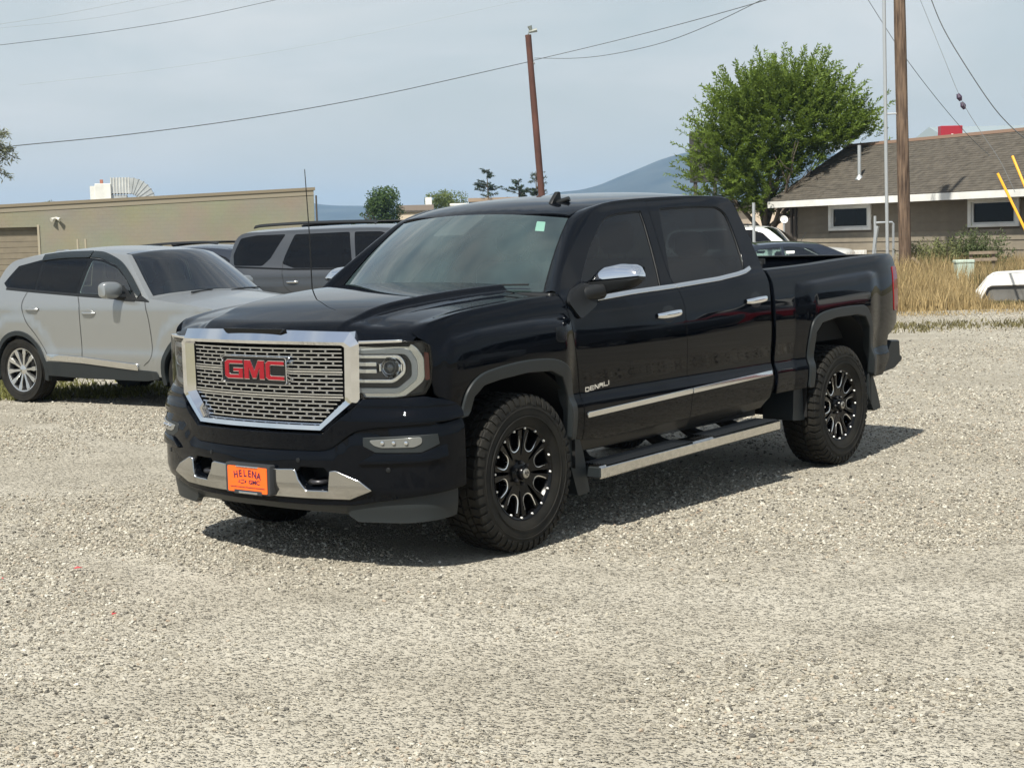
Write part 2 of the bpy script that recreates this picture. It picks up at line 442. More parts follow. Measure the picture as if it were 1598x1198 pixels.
# ================================================================== the black pickup
# truck frame = world frame: x forward, y to its left, origin on the ground under the front axle
T = thing('pickup_truck', 'black crew cab pickup truck with chrome grille and orange dealer plate on the gravel', 'pickup truck')

PLC = np.array(cat([(0, .945), (.15, .942), (.3, .926), (.45, .900), (.6, .862), (.75, .812), (.85, .768), (.92, .722), (.965, .668), (.990, .60), (1.0, .50), (1.003, .36)], 14))
def plan_x(y): return np.interp(np.abs(y), PLC[:, 0], PLC[:, 1])
def plan_y(x): return np.where(x < .36, 1.0, np.interp(-np.asarray(x), -PLC[:, 1], PLC[:, 0]))
PLF = np.concatenate([PLC[::-1]*[-1, 1], PLC[1:]])
PLS = np.concatenate([[0], np.cumsum(np.linalg.norm(np.diff(PLF, axis=0), axis=1))]); PLS -= PLS[-1]/2
_t = np.gradient(PLF, PLS, axis=0); _t /= np.linalg.norm(_t, axis=1)[:, None]
for _ in range(6): _t[1:-1] = (_t[:-2]+_t[1:-1]*2+_t[2:])/4
def s_of(y, x=None):
    if x is None: return float(np.interp(y, PLF[:, 0], PLS))
    i = np.argmin((PLF[:, 0]-y)**2+(PLF[:, 1]-x)**2); return float(PLS[i])
def SY(l): return [(s_of(y), z) for y, z in l]
def front(off):
    """front-end surface: s along the plan curve, z up; off(s, z) metres outward"""
    def f(s, z):
        y = np.interp(s, PLS, PLF[:, 0]); x = np.interp(s, PLS, PLF[:, 1])
        ty = np.interp(s, PLS, _t[:, 0]); tx = np.interp(s, PLS, _t[:, 1])
        o = off(s, z)
        return np.stack([x+ty*o, y-tx*o, z+0*s], -1)
    return f
CX = [-4.75, -3.97, -3.36, -2.74, -2.52, -2.12, -1.62, -.74, -.43, -.18, .083, .343, .6, .70, .86]
CZ = [1.468, 1.447, 1.420, 1.405, 1.402, 1.369, 1.343, 1.322, 1.338, 1.333, 1.317, 1.295, 1.252, 1.215, 1.18]
def crest(x): return pch(x, CX, CZ)
FB = fil([(.60, .50), (.605, 1.11), (.55, 1.168), (.355, 1.195), (.116, 1.210), (-.132, 1.220), (-.36, 1.218), (-.60, 1.19), (-.62, .50)], .05)
RB = fil([(-3.02, .45), (-3.02, 1.27), (-3.06, 1.298), (-3.665, 1.330), (-4.16, 1.346), (-4.40, 1.33), (-4.45, .45)], .05)
def sideY(x, z):
    x = np.asarray(x, float); z = np.asarray(z, float)
    w = crest(x)-z
    f = np.where(w > 0, pch(np.maximum(w, 0), [0, .02, .05, .10, .20, .32, .6, 1.2], [.938, .953, .967, .982, .995, 1.0, .995, .985]), .938+w*.475)
    f = f+pch(z, [.3, .48, .56, .64, .70, .735, .765, .80, .86, .95, 1.05, 2.0], [-.05, -.036, -.015, -.004, .0, -.003, -.016, -.022, -.016, -.004, 0, 0])
    roll = np.where(w < -.46, ((-w-.46)/.1)**2*.035, 0); f = f-roll
    f = f*np.where(x > .3, plan_y(x), 1.0)
    f = f-np.where(x < -4.3, ((-4.3-x)/.45)**2*.06, 0)
    sh = x.shape; P = np.stack([x.ravel(), z.ravel()], 1)
    b = np.zeros(len(P))
    a = (P[:, 0] > -.60) & (P[:, 0] < .75)
    if a.any(): b[a] += .028*sstep(-sdf(P[a], FB), -.010, .018)*sstep(P[a][:, 0], -.52, -.37)
    a = (P[:, 0] < -3.0)
    if a.any(): b[a] += .026*sstep(-sdf(P[a], RB), -.010, .020)*sstep(-P[a][:, 0], 3.0, 3.30)**.7*sstep(P[a][:, 0], -4.33, -4.10)
    return f+b.reshape(sh)
def side(x, z): return np.stack([x, sideY(x, z), z], -1)
def sidep(x, z, d=0.): return (x, float(sideY(np.array([x]), np.array([z]))[0])+d, z)

def crease_pts(poly, offs=(.012, .004, -.004, -.012, -.020), sp=.014):
    o = []
    for d in offs: o += dens(offset_poly(poly, d), sp)
    return o
ROWS = []
for _k, _z in enumerate((.60, .63, .66, .685, .70, .715, .73, .745, .757, .77, .785, .80, .82, .845, .87, .90, .93, .965, 1.0, 1.04, 1.08, 1.12, 1.16, 1.195)): ROWS += [(x+.012*(_k % 2), _z) for x in np.arange(-2.75, -.5, .024)]
for _w in (.006, .018, .03, .045, .065, .09): ROWS += [(x, float(crest(x))-_w) for x in np.arange(-4.72, .72, .03)]
EX_F = crease_pts(FB)+ROWS; EX_R = crease_pts(RB)+ROWS
ARCH_F = cat([(-.50, .55), (-.493, .72), (-.454, .857), (-.387, .952), (-.264, .999), (-.028, 1.010), (.213, .993), (.368, .962), (.45, .898), (.484, .80), (.50, .77)], 5)
ARCH_R = cat([(-3.188, .59), (-3.19, .75), (-3.195, .956), (-3.258, 1.057), (-3.469, 1.099), (-3.863, 1.108), (-4.025, 1.085), (-4.125, .943), (-4.19, .75), (-4.225, .58)], 5)
FRONTCUT = cat([(-.446, 1.338), (-.478, 1.185), (-.497, 1.067), (-.529, .937), (-.570, .783), (-.588, .62), (-.590, .53)], 4)
SPLIT = cat([(-1.690, 1.856), (-1.640, 1.62), (-1.605, 1.42), (-1.622, 1.34), (-1.650, 1.209), (-1.647, 1.122), (-1.656, .976), (-1.690, .767), (-1.709, .676), (-1.713, .535)], 4)
FRAME = cat([(-.452, 1.352), (-.593, 1.484), (-.816, 1.636), (-1.004, 1.745), (-1.168, 1.808), (-1.325, 1.838), (-1.57, 1.853), (-1.690, 1.858)], 4)
FRAME_R = [(-1.698, 1.858), (-2.148, 1.876), (-2.55, 1.883), (-2.64, 1.876), (-2.672, 1.845)]
WIN_F = fil([(-.625, 1.318), (-.745, 1.445), (-.916, 1.592), (-1.175, 1.764), (-1.351, 1.790), (-1.592, 1.802), (-1.583, 1.717), (-1.550, 1.576), (-1.510, 1.438), (-1.476, 1.342), (-1.1, 1.326)], [.01, .05, .05, .08, .05, .015, .01, .01, .01, .01, .05])
WIN_R = fil([(-1.588, 1.350), (-1.673, 1.538), (-1.776, 1.775), (-1.800, 1.816), (-2.139, 1.828), (-2.45, 1.828), (-2.532, 1.785), (-2.536, 1.682), (-2.518, 1.556), (-2.478, 1.418), (-2.38, 1.394), (-2.122, 1.370)], [.01, .02, .03, .03, .05, .05, .05, .05, .05, .03, .05, .05])

for sgn in (1, -1):
    M_ = sgn < 0
    # ---- front fender with arch moulding, vent and mud flap
    ol = [(.705, 1.206), (.60, 1.248), (.343, 1.292), (.083, 1.314), (-.18, 1.330), (-.43, 1.335)]+[(x+.006, z) for x, z in FRONTCUT[1:]]+ARCH_F+[(.535, .80), (.548, .835), (.60, .865), (.640, .90), (.655, .96), (.648, 1.05), (.655, 1.145), (.672, 1.168), (.69, 1.18)]
    fe = panel('fender', side, ol, BLACK, T, (0, 1, 0), step=.03, mir=M_, estep=.015, extra=EX_F)
    panel('arch_moulding', side, [(x, z) for x, z in ARCH_F]+[(x, z) for x, z in [(.452, .775), (.428, .80), (.408, .87), (.335, .922), (.20, .941), (-.03, .957), (-.239, .949), (-.345, .907), (-.405, .81), (-.43, .71), (-.452, .55)]], GREYPL, fe, (0, 1, 0), step=.03, push=.014, edge=.05, r=.008, mir=M_, estep=.02)
    panel('fender_vent', side, fil([(-.300, 1.175), (-.300, 1.098), (-.375, 1.092), (-.398, 1.150), (-.385, 1.172)], .02), TRIM_GLOSS, fe, (0, 1, 0), push=.003, edge=.01, mir=M_)
    mb = MB(); mb.prism(fil([(-.452, .62), (-.53, .62), (-.605, .45), (-.655, .225), (-.545, .215), (-.47, .42)], .02), lambda u, v, w: (u, w*sgn, v), .78, .965)
    mb.out('mud_flap', GREYPL, fe, smooth=30)
    mb = MB(); mb.prism(fil([(-4.225, .60), (-4.165, .60), (-4.17, .42), (-4.25, .315), (-4.365, .33), (-4.30, .47)], .02), lambda u, v, w: (u, w*sgn, v), .80, .975)
    mb.out('mud_flap', GREYPL, T, smooth=30); mb = MB()
    mb.prism(fil([(-3.06, .58), (-3.185, .58), (-3.21, .36), (-3.05, .37)], .015), lambda u, v, w: (u, w*sgn, v), .72, .955)
    mb.out('mud_flap', GREYPL, T, smooth=30)
    # ---- doors
    ol = [(x, z) for x, z in FRAME]+[(x+.004, z) for x, z in SPLIT[1:]]+[(-1.35, .527), (-1.0, .518), (-.75, .514)]+[(x-.004, z) for x, z in FRONTCUT[::-1]]
    d = panel('door', side, ol, BLACK, T, (0, 1, 0), holes=[WIN_F], step=.04, mir=M_, estep=.018, extra=ROWS)
    panel('window', side, WIN_F, GLASS_TINT, d, (0, 1, 0), step=.08, edge=0, push=-.010, mir=M_)
    ol2 = [(x-.004, z) for x, z in SPLIT[::-1]]+FRAME_R[1:]+[(-2.694, 1.70), (-2.697, 1.51), (-2.690, 1.406), (-2.694, 1.323), (-2.686, 1.199), (-2.684, 1.094), (-2.696, .903), (-2.724, .773), (-2.722, .658), (-2.700, .580), (-2.640, .555), (-2.2, .548)]
    d2 = panel('door', side, ol2, BLACK, T, (0, 1, 0), holes=[WIN_R], step=.04, mir=M_, estep=.018, extra=ROWS)
    panel('window', side, WIN_R, GLASS_TINT, d2, (0, 1, 0), step=.08, edge=0, push=-.010, mir=M_)
    # rubber surrounds of the panes
    for dd, win in ((d, WIN_F), (d2, WIN_R)):
        panel('window_seal', side, offset_poly(win, .004), TRIM, dd, (0, 1, 0), holes=[offset_poly(win, -.013)], step=.05, push=-.005, edge=.01, r=.003, mir=M_, estep=.03)
    bl = lambda x: np.interp(x, [-2.54, -2.46, -2.36, -2.122, -1.62, -1.166, -.70], [1.424, 1.402, 1.388, 1.366, 1.341, 1.325, 1.300])
    xs = np.linspace(-1.618, -.72, 20); panel('belt_moulding', side, band([(x, bl(x)) for x in xs], .020), CHROME_SOFT, d, (0, 1, 0), step=.1, push=.006, edge=.012, mir=M_)
    xs = np.linspace(-2.535, -1.626, 24); panel('belt_moulding', side, band([(x, bl(x)) for x in xs], .020), CHROME_SOFT, d2, (0, 1, 0), step=.1, push=.006, edge=.012, mir=M_)
    panel('side_moulding', side, [(-.612, .653), (-.612, .679), (-1.700, .714), (-1.700, .688)], CHROME_SOFT, d, (0, 1, 0), step=.1, push=.010, edge=.014, mir=M_)
    panel('side_moulding', side, [(-1.714, .688), (-1.714, .714), (-2.692, .741), (-2.692, .715)], CHROME_SOFT, d2, (0, 1, 0), step=.1, push=.010, edge=.014, mir=M_)
    for dd, (xa, za, xb, zb) in ((d, (-1.335, 1.176, -1.590, 1.188)), (d2, (-2.368, 1.212, -2.622, 1.224))):
        cxm, czm = (xa+xb)/2, (za+zb)/2
        panel('handle_recess', side, [(cxm+.075*math.cos(t), czm+.048*math.sin(t)) for t in np.linspace(0, 2*PI, 24)[:-1]], TRIM_GLOSS, dd, (0, 1, 0), push=.0015, edge=.006, mir=M_)
        ya = sidep(cxm, czm)[1]*sgn; mb = MB(); R, K = [], 7
        for i, t in enumerate(np.linspace(0, 1, 13)):
            x = xa+(xb-xa)*t; z = za+(zb-za)*t; h = .021*(1-.35*abs(2*t-1)**3); yo = ya+sgn*(.012+.030*(1-(2*t-1)**6))
            R.append([(x, yo-sgn*.016*(1-math.cos(a))*.5*1.2, z+h*math.sin(a)) for a in np.linspace(-PI*.95, PI*.95, 14)])
        mb.grid(R); mb.out('handle', CHROME, dd, smooth=60)
    # ---- bed side, arch moulding, tail light
    ol = [(-2.724, 1.400), (-2.748, 1.32), (-2.748, 1.09), (-2.770, .834), (-2.789, .672), (-2.780, .584), (-3.055, .586)]+ARCH_R+[(-4.26, .575), (-4.40, .575), (-4.50, .69), (-4.52, .86), (-4.64, .90), (-4.700, .95), (-4.715, 1.44), (-4.69, 1.464), (-3.97, 1.444), (-3.36, 1.417)]
    bs = panel('bed_side', side, ol, BLACK, T, (0, 1, 0), step=.035, mir=M_, estep=.018, extra=EX_R)
    panel('arch_moulding', side, ARCH_R+[(x, z) for x, z in [(-4.178, .60), (-4.150, .75), (-4.075, .955), (-4.00, 1.035), (-3.86, 1.055), (-3.562, 1.052), (-3.334, 1.028), (-3.255, .965), (-3.245, .75), (-3.240, .59)]], GREYPL, bs, (0, 1, 0), step=.03, push=.014, edge=.05, r=.008, mir=M_, estep=.02)
    panel('tail_light', side, fil([(-4.60, 1.04), (-4.585, 1.20), (-4.60, 1.365), (-4.712, 1.365), (-4.712, 1.04)], .02), mat('red_lens', (.22, .006, .010), .06, spec=.4), bs, (0, 1, 0), push=.006, edge=.02, r=.004, mir=M_)
    # sill below the doors
    panel('rocker_panel', side, [(-.60, .515), (-.60, .455), (-1.67, .452), (-2.66, .492), (-2.76, .56), (-2.69, .553), (-2.2, .538), (-1.713, .528), (-1.0, .510)], TRIM_GLOSS, T, (0, 1, 0), push=-.03, edge=.05, mir=M_)

# ---- cab shell: rails/A-pillars between door frames and roof, roof, windscreen
def roofz(x, y):
    b = pch(-np.asarray(x, float), [.80, .95, 1.2, 1.6, 2.2, 2.5, 2.62, 2.70], [1.755, 1.830, 1.886, 1.920, 1.938, 1.932, 1.918, 1.885])
    ay = np.abs(y)/.66
    return b-.040*ay**2-.016*ay**8
def roof(x, y): return np.stack([x, y, roofz(x, y)], -1)
def ws_bot(y): return np.stack([-.497+.165*(1-(y/.80)**2), y, 1.349+.012*(1-(y/.8)**2)], -1)
def ws(y, t):
    yb = y; b = ws_bot(yb); yt = y*.813
    tp = np.stack([-.952+.09*(1-(y/.80)**2), yt, 1.769+.040*(1-(y/.80)**2)], -1)
    q = b+(tp-b)*t[..., None]; q[..., 2] += .035*t*(1-t)*4*.5; q[..., 0] += .012*t*(1-t)*4
    return q
EDGE_A = [tuple(ws(np.array([.80]), np.array([t]))[0]) for t in np.linspace(0, 1, 9)]
EDGE_A += [(x, .645, float(roofz(x, .645))) for x in (-1.03, -1.12, -1.25, -1.4, -1.6, -1.9, -2.2, -2.45, -2.58, -2.66, -2.70)]
EDGE_B = [(x, float(sideY(np.array([x]), np.array([z]))[0]), z) for x, z in [(-.443, 1.345)]+[FRAME[i] for i in range(0, len(FRAME), 2)]+FRAME_R[1:]]
def resample(P, n):
    P = np.array(P, float); s = np.concatenate([[0], np.cumsum(np.linalg.norm(np.diff(P, axis=0), axis=1))])
    return np.stack([np.interp(np.linspace(0, s[-1], n), s, P[:, k]) for k in range(3)], 1)
def xmatch(P, n, i0):
    return resample(P, n)
A_ = resample(EDGE_A, 70); B_ = resample(EDGE_B, 70)
for sgn in (1, -1):
    rows = []
    for a, b in zip(A_, B_):
        rows.append([])
        for t in np.linspace(0, 1, 9):
            p = b+(a-b)*t; bul = .020*math.sin(PI*t)
            n = np.array([.25, .62, .72]); p = p+n*bul; rows[-1].append((p[0], p[1]*sgn, p[2]))
    mb = MB(); mb.grid(rows); mb.out('roof_rail', BLACK, T, smooth=180)
ol = [(x, -.645) for x in np.linspace(-.955, -2.69, 30)]+[(-2.70, y) for y in np.linspace(-.6, .6, 13)]+[(x, .645) for x in np.linspace(-2.69, -.955, 30)]+[(-.862-.093*(y/.65)**2-.004, y) for y in np.linspace(.62, -.62, 25)]
rf = panel('roof', roof, ol, BLACK, T, (0, 0, 1), step=.05, edge=.03, r=.006)
panel('windscreen', ws, [(y, .012) for y in np.linspace(-.79, .79, 25)]+[(.79, t) for t in np.linspace(.1, .9, 9)]+[(y, .985) for y in np.linspace(.79, -.79, 25)]+[(-.79, t) for t in np.linspace(.9, .1, 9)], GLASS_WS, T, (1, 0, 1), step=.08, edge=0, push=-.004)
# dark ceramic border and the sensor shade behind the mirror
fr_in = fil([(-.755, .075), (.755, .075), (.745, .94), (-.745, .94)], .05); fr_out = [(-.797, .0), (.797, .0), (.797, 1.0), (-.797, 1.0)]
panel('windscreen_border', ws, fr_out, mat('ceramic_frit', (.006, .006, .007), .15), T, (1, 0, 1), holes=[fr_in], step=.06, push=-.008, edge=0)
panel('sensor_shade', ws, fil([(-.17, .985), (-.22, .70), (.06, .70), (.12, .985)], .02), mat('sensor_plastic', (.085, .07, .078), .5), T, (1, 0, 1), step=.06, push=-.007, edge=.01)
panel('inspection_sticker', ws, fil([(.640, .915), (.575, .915), (.600, .775), (.665, .775)], .008), mat('sticker_paper', (.55, .80, .72), .5), T, (1, 0, 1), step=.03, push=-.010, edge=0)
# rear window wall of the cab
mb = MB(); mb.grid([[(-2.70, y, z) for y in (-.93, -.5, 0, .5, .93)] for z in (.60, 1.40)]); mb.grid([[(-2.695, y*k, z) for y in (-.93, -.5, 0, .5, .93)] for z, k in ((1.40, 1), (1.50, .95))])
mb.grid([[(-2.695, y*k, z) for y in (-.9, -.5, 0, .5, .9)] for z, k in ((1.80, .80), (1.90, .71))])
for s in (1, -1):
    cb = []
    for z in np.linspace(1.38, 1.85, 8):
        yo = float(sideY(np.array([-2.69]), np.array([min(z, 1.88)]))[0])-.004; cb.append([(-2.692, s*yo, z), (-2.696, s*(yo-.14), z)])
    mb.grid(cb)
mb.out('cab_back', BLACK, T)
mb = MB(); mb.grid([[(-2.69, y*k, z) for y in (-.88, 0, .88)] for z, k in ((1.49, .98), (1.81, .80))]); mb.out('rear_window', GLASS_TINT, T, fix=False)

# ---- hood
def hood_ye(x): return np.interp(x, [-.46, .2, .5, .62, .705, .80, .90], [.936, .936, .930, .918, .90, .82, .66])
HX, HZ = [-.6, -.42, -.3, 0, .3, .6, .8, .92], [1.392, 1.386, 1.380, 1.362, 1.336, 1.296, 1.256, 1.225]
def hoodz(x, y):
    ye = hood_ye(x); q = np.clip(np.abs(y)/ye, 0, 1.2); c = crest(np.minimum(x, .70)); h = pch(x, HX, HZ)
    z = c+(h-c)*(1-q**2.4)
    yd = .50+.115*np.clip((.9-x)/1.3, 0, 1); z = z+.034*(1-sstep(np.abs(y), yd-.014, yd+.026))*sstep(x, 1.0, .45)
    # valley just inboard of the fender crest
    z = z-.010*sstep(np.abs(y), yd+.02, yd+.12)*(1-sstep(np.abs(y), ye-.10, ye))
    d = plan_x(y)-x; z = z-.085*np.clip((.13-d)/.13, 0, 1)**2.2
    return z
def hood(x, y): return np.stack([x, y, hoodz(x, y)], -1)
fe_ = []
for y in np.linspace(-.885, .885, 61):
    a = abs(y); d = .045 if a < .60 else .045-.030*min(1, (a-.60)/.05)
    fe_.append((float(plan_x(y))-d, y))
rear = [(-.415+.085*(1-(y/.9)**2), y) for y in np.linspace(.90, -.90, 25)]
ol = fe_+[(.66, .908), (.55, .922), (.3, .932), (0, .934), (-.3, .934)]+rear+[(-.3, -.934), (0, -.934), (.3, -.932), (.55, -.922), (.66, -.908)]
hx_ = []
for x in np.arange(-.40, .90, .016):
    yd = .50+.115*np.clip((.9-x)/1.3, 0, 1)
    for dy in (-.022, -.012, -.003, .006, .015, .024, .034): hx_ += [(x, yd+dy), (x, -yd-dy)]
panel('hood', hood, ol, BLACK, T, (0, 0, 1), step=.022, edge=.03, r=.006, estep=.018, extra=hx_)
# cowl and wipers
def cowl(y, t):
    a = np.stack([-.40+.09*(1-(y/.9)**2), y, 1.352+.0*y], -1); b = ws_bot(y*.98)
    q = a+(b-a)*t[..., None]; q[..., 2] -= .012*np.sin(t*PI); return q
panel('cowl', cowl, [(y, 0.) for y in np.linspace(-.93, .93, 20)]+[(y, 1.) for y in np.linspace(.93, -.93, 20)], TRIM, T, (0, 0, 1), step=.06, edge=.02)
for y0 in (-.50, .14):
    mb = MB(); p0 = Vector((-.345, y0, 1.385)); mb.box(-.385, -.325, y0-.03, y0+.03, 1.36, 1.402, .01)
    pts = [ws(np.array([y]), np.array([t]))[0]+np.array([.02, 0, .02]) for y, t in ((y0+.0, .03), (y0+.25, .035), (y0+.58, .05))]
    mb.tube([p0]+[Vector(p) for p in pts], .0055, 6); mb.out('wiper', TRIM, T)
for y in (-.42, .30):
    mb = MB(); mb.box(-.30, -.22, y-.03, y+.03, 1.392, 1.402, .004); mb.out('washer_nozzle', TRIM_GLOSS, T)

# ---- chrome grille surround: faceted ring
def fpt(y, z, off):
    s = s_of(y); q = front(lambda s, z: 0*s+off)(np.array([s]), np.array([z]))[0]; return tuple(q)
KO = [(-.656, 1.155), (-.612, 1.214), (-.24, 1.222), (.24, 1.222), (.612, 1.214), (.656, 1.155), (.650, .858), (.458, .703), (.15, .703), (-.15, .703), (-.458, .703), (-.650, .858)]
KC = [(-.626, 1.140), (-.592, 1.164), (-.24, 1.168), (.24, 1.168), (.592, 1.164), (.626, 1.140), (.624, .866), (.446, .722), (.15, .722), (-.15, .722), (-.446, .722), (-.624, .866)]
KD = [(-.592, 1.138), (-.575, 1.149), (-.24, 1.152), (.24, 1.152), (.575, 1.149), (.592, 1.138), (.586, .872), (.436, .744), (.15, .744), (-.15, .744), (-.436, .744), (-.586, .872)]
KI = [(-.570, 1.130), (-.555, 1.137), (-.24, 1.140), (.24, 1.140), (.555, 1.137), (.570, 1.130), (.563, .880), (.428, .757), (.15, .757), (-.15, .757), (-.428, .757), (-.563, .880)]
def ring_pts(K, off):
    o = []
    for i in range(len(K)):
        a, b = np.array(K[i]), np.array(K[(i+1) % len(K)])
        k = 6 if np.linalg.norm(b-a) > .1 else 2
        for j in range(k): q = a+(b-a)*j/k; o.append(fpt(q[0], q[1], off))
    return o
def rcount(K):
    return [6 if np.linalg.norm(np.array(KO[i])-np.array(KO[(i+1) % 12])) > .1 else 2 for i in range(12)]
CNT = rcount(KO)
def ring_pts(K, off):
    o = []
    for i in range(12):
        a, b = np.array(K[i]), np.array(K[(i+1) % 12])
        for j in range(CNT[i]): q = a+(b-a)*j/CNT[i]; o.append(fpt(q[0], q[1], off))
    return o
RINGS = [ring_pts(KO, -.06), ring_pts(KO, .002), ring_pts(KC, .034), ring_pts(KD, .030), ring_pts(KI, -.012), ring_pts(KI, -.05)]
n = len(RINGS[0]); V = [p for r_ in RINGS for p in r_]; F = [(k*n+i, k*n+(i+1) % n, (k+1)*n+(i+1) % n, (k+1)*n+i) for k in range(5) for i in range(n)]
mb = MB(); mb.add(V, F); GR_ = mb.out('grille', CHROME, T, smooth=22)
mb = MB(); mb.prism([(-.19, 1.203), (.21, 1.203), (.235, 1.226), (-.215, 1.226)], lambda u, v, w: (w, u, v), .90, .958); mb.out('hood_latch_trim', TRIM_GLOSS, GR_)
# perforated mesh: bars and staggered connectors following the plan curve
mb = MB(); rowz = []
secs = [(1.126, 1.024, 5), (.999, .897, 5), (.871, .765, 5)]
def wide(z): return .553 if z > .885 else .553-(.885-z)/(.885-.757)*.130
def curved_bar(mb, ya, yb, z0, z1, o0, o1, k=14):
    ys = np.linspace(ya, yb, k+1); V = []
    for y in ys: V += [fpt(y, z0, o0), fpt(y, z0, o1), fpt(y, z1, o1), fpt(y, z1, o0)]
    F = [(4*i+a, 4*i+(a+1) % 4, 4*i+4+(a+1) % 4, 4*i+4+a) for i in range(k) for a in range(4)]+[(0, 1, 2, 3), (4*k+3, 4*k+2, 4*k+1, 4*k)]
    mb.add(V, F)
for zt, zb, nr in secs:
    hs = (zt-zb)/nr
    for i in range(nr+1):
        z = zt-hs*i; w = wide(z); hb = .0034 if 0 < i < nr else .0036
        curved_bar(mb, -w, w, z-hb, z+hb, -.045, -.016 if 0 < i < nr else -.012)
        if i < nr:
            zc = z-hs/2; w2 = wide(zc); step_ = .084; y0 = -.63+(step_/2 if i % 2 else 0)
            for k in range(17):
                y = y0+k*step_
                if abs(y) < w2-.008:
                    P = [fpt(y-.019, z-.003, -.019), fpt(y-.0055, zc+.004, -.014), fpt(y-.0055, zc-.004, -.014), fpt(y-.019, z-hs+.003, -.019), fpt(y+.019, z-hs+.003, -.019), fpt(y+.0055, zc-.004, -.014), fpt(y+.0055, zc+.004, -.014), fpt(y+.019, z-.003, -.019)]
                    mb.add(P, [(0, 1, 6, 7), (1, 2, 5, 6), (2, 3, 4, 5)])
mb.out('grille_mesh', mat('satin_chrome', (.62, .63, .65), .16, metal=1.0), GR_, smooth=25, kind='stuff')
for z in (1.0115, .884):
    mb = MB(); w = wide(z); curved_bar(mb, -w-.004, w+.004, z-.0038, z+.0038, -.045, -.0115); mb.out('grille_bar', CHROME, GR_, smooth=25)
mb = MB(); curved_bar(mb, -.60, .60, .74, 1.15, -.11, -.075, 20); mb.out('grille_backing', DARK, GR_)
# ---- emblem
EM = MB()
def rrect(y0, y1, z0, z1, r): return fil([(y0, z0), (y1, z0), (y1, z1), (y0, z1)], r)
fx = lambda u, v, w: (w, u, v)
mb = MB(); o_ = rrect(-.243, .243, .940, 1.084, .022); i_ = offset_poly(o_, -.011); nn = len(o_)
V = [(.885, *p) for p in o_]+[(.946, *p) for p in o_]+[(.952, *p) for p in offset_poly(o_, -.004)]+[(.952, *p) for p in offset_poly(o_, -.008)]+[(.940, *p) for p in i_]
F = [(k*nn+i, k*nn+(i+1) % nn, (k+1)*nn+(i+1) % nn, (k+1)*nn+i) for k in range(4) for i in range(nn)]
mb.add(V, F); EMB = mb.out('emblem', CHROME, T, smooth=40)
mb = MB(); mb.prism(i_, fx, .89, .939); mb.out('emblem_plate', mat('emblem_black', (.004, .004, .005), .25), EMB)
def letG(): return [(1, 1), (.14, 1), (0, .87), (0, .13), (.14, 0), (1, 0), (1, .56), (.48, .56), (.48, .39), (.78, .39), (.78, .20), (.27, .20), (.22, .25), (.22, .75), (.27, .80), (1, .80)]
def letM(): return [(0, 0), (0, 1), (.30, 1), (.5, .42), (.70, 1), (1, 1), (1, 0), (.77, 0), (.77, .62), (.58, .04), (.42, .04), (.23, .62), (.23, 0)]
def letC(): return [(1, 1), (.14, 1), (0, .87), (0, .13), (.14, 0), (1, 0), (1, .20), (.27, .20), (.22, .25), (.22, .75), (.27, .80), (1, .80)]
for L, y0, w_ in ((letG(), -.222, .136), (letM(), -.074, .150), (letC(), .088, .134)):
    pl = [(y0+u*w_, .966+v*.096) for u, v in L]
    mb = MB(); mb.prism(offset_poly(pl, .0050), fx, .938, .947); lt = mb.out('letter', CHROME, EMB, smooth=20)
    mb = MB(); mb.prism(offset_poly(pl, -.0012), fx, .942, .9495); mb.out('letter_face', RED_EM, EMB, smooth=20)

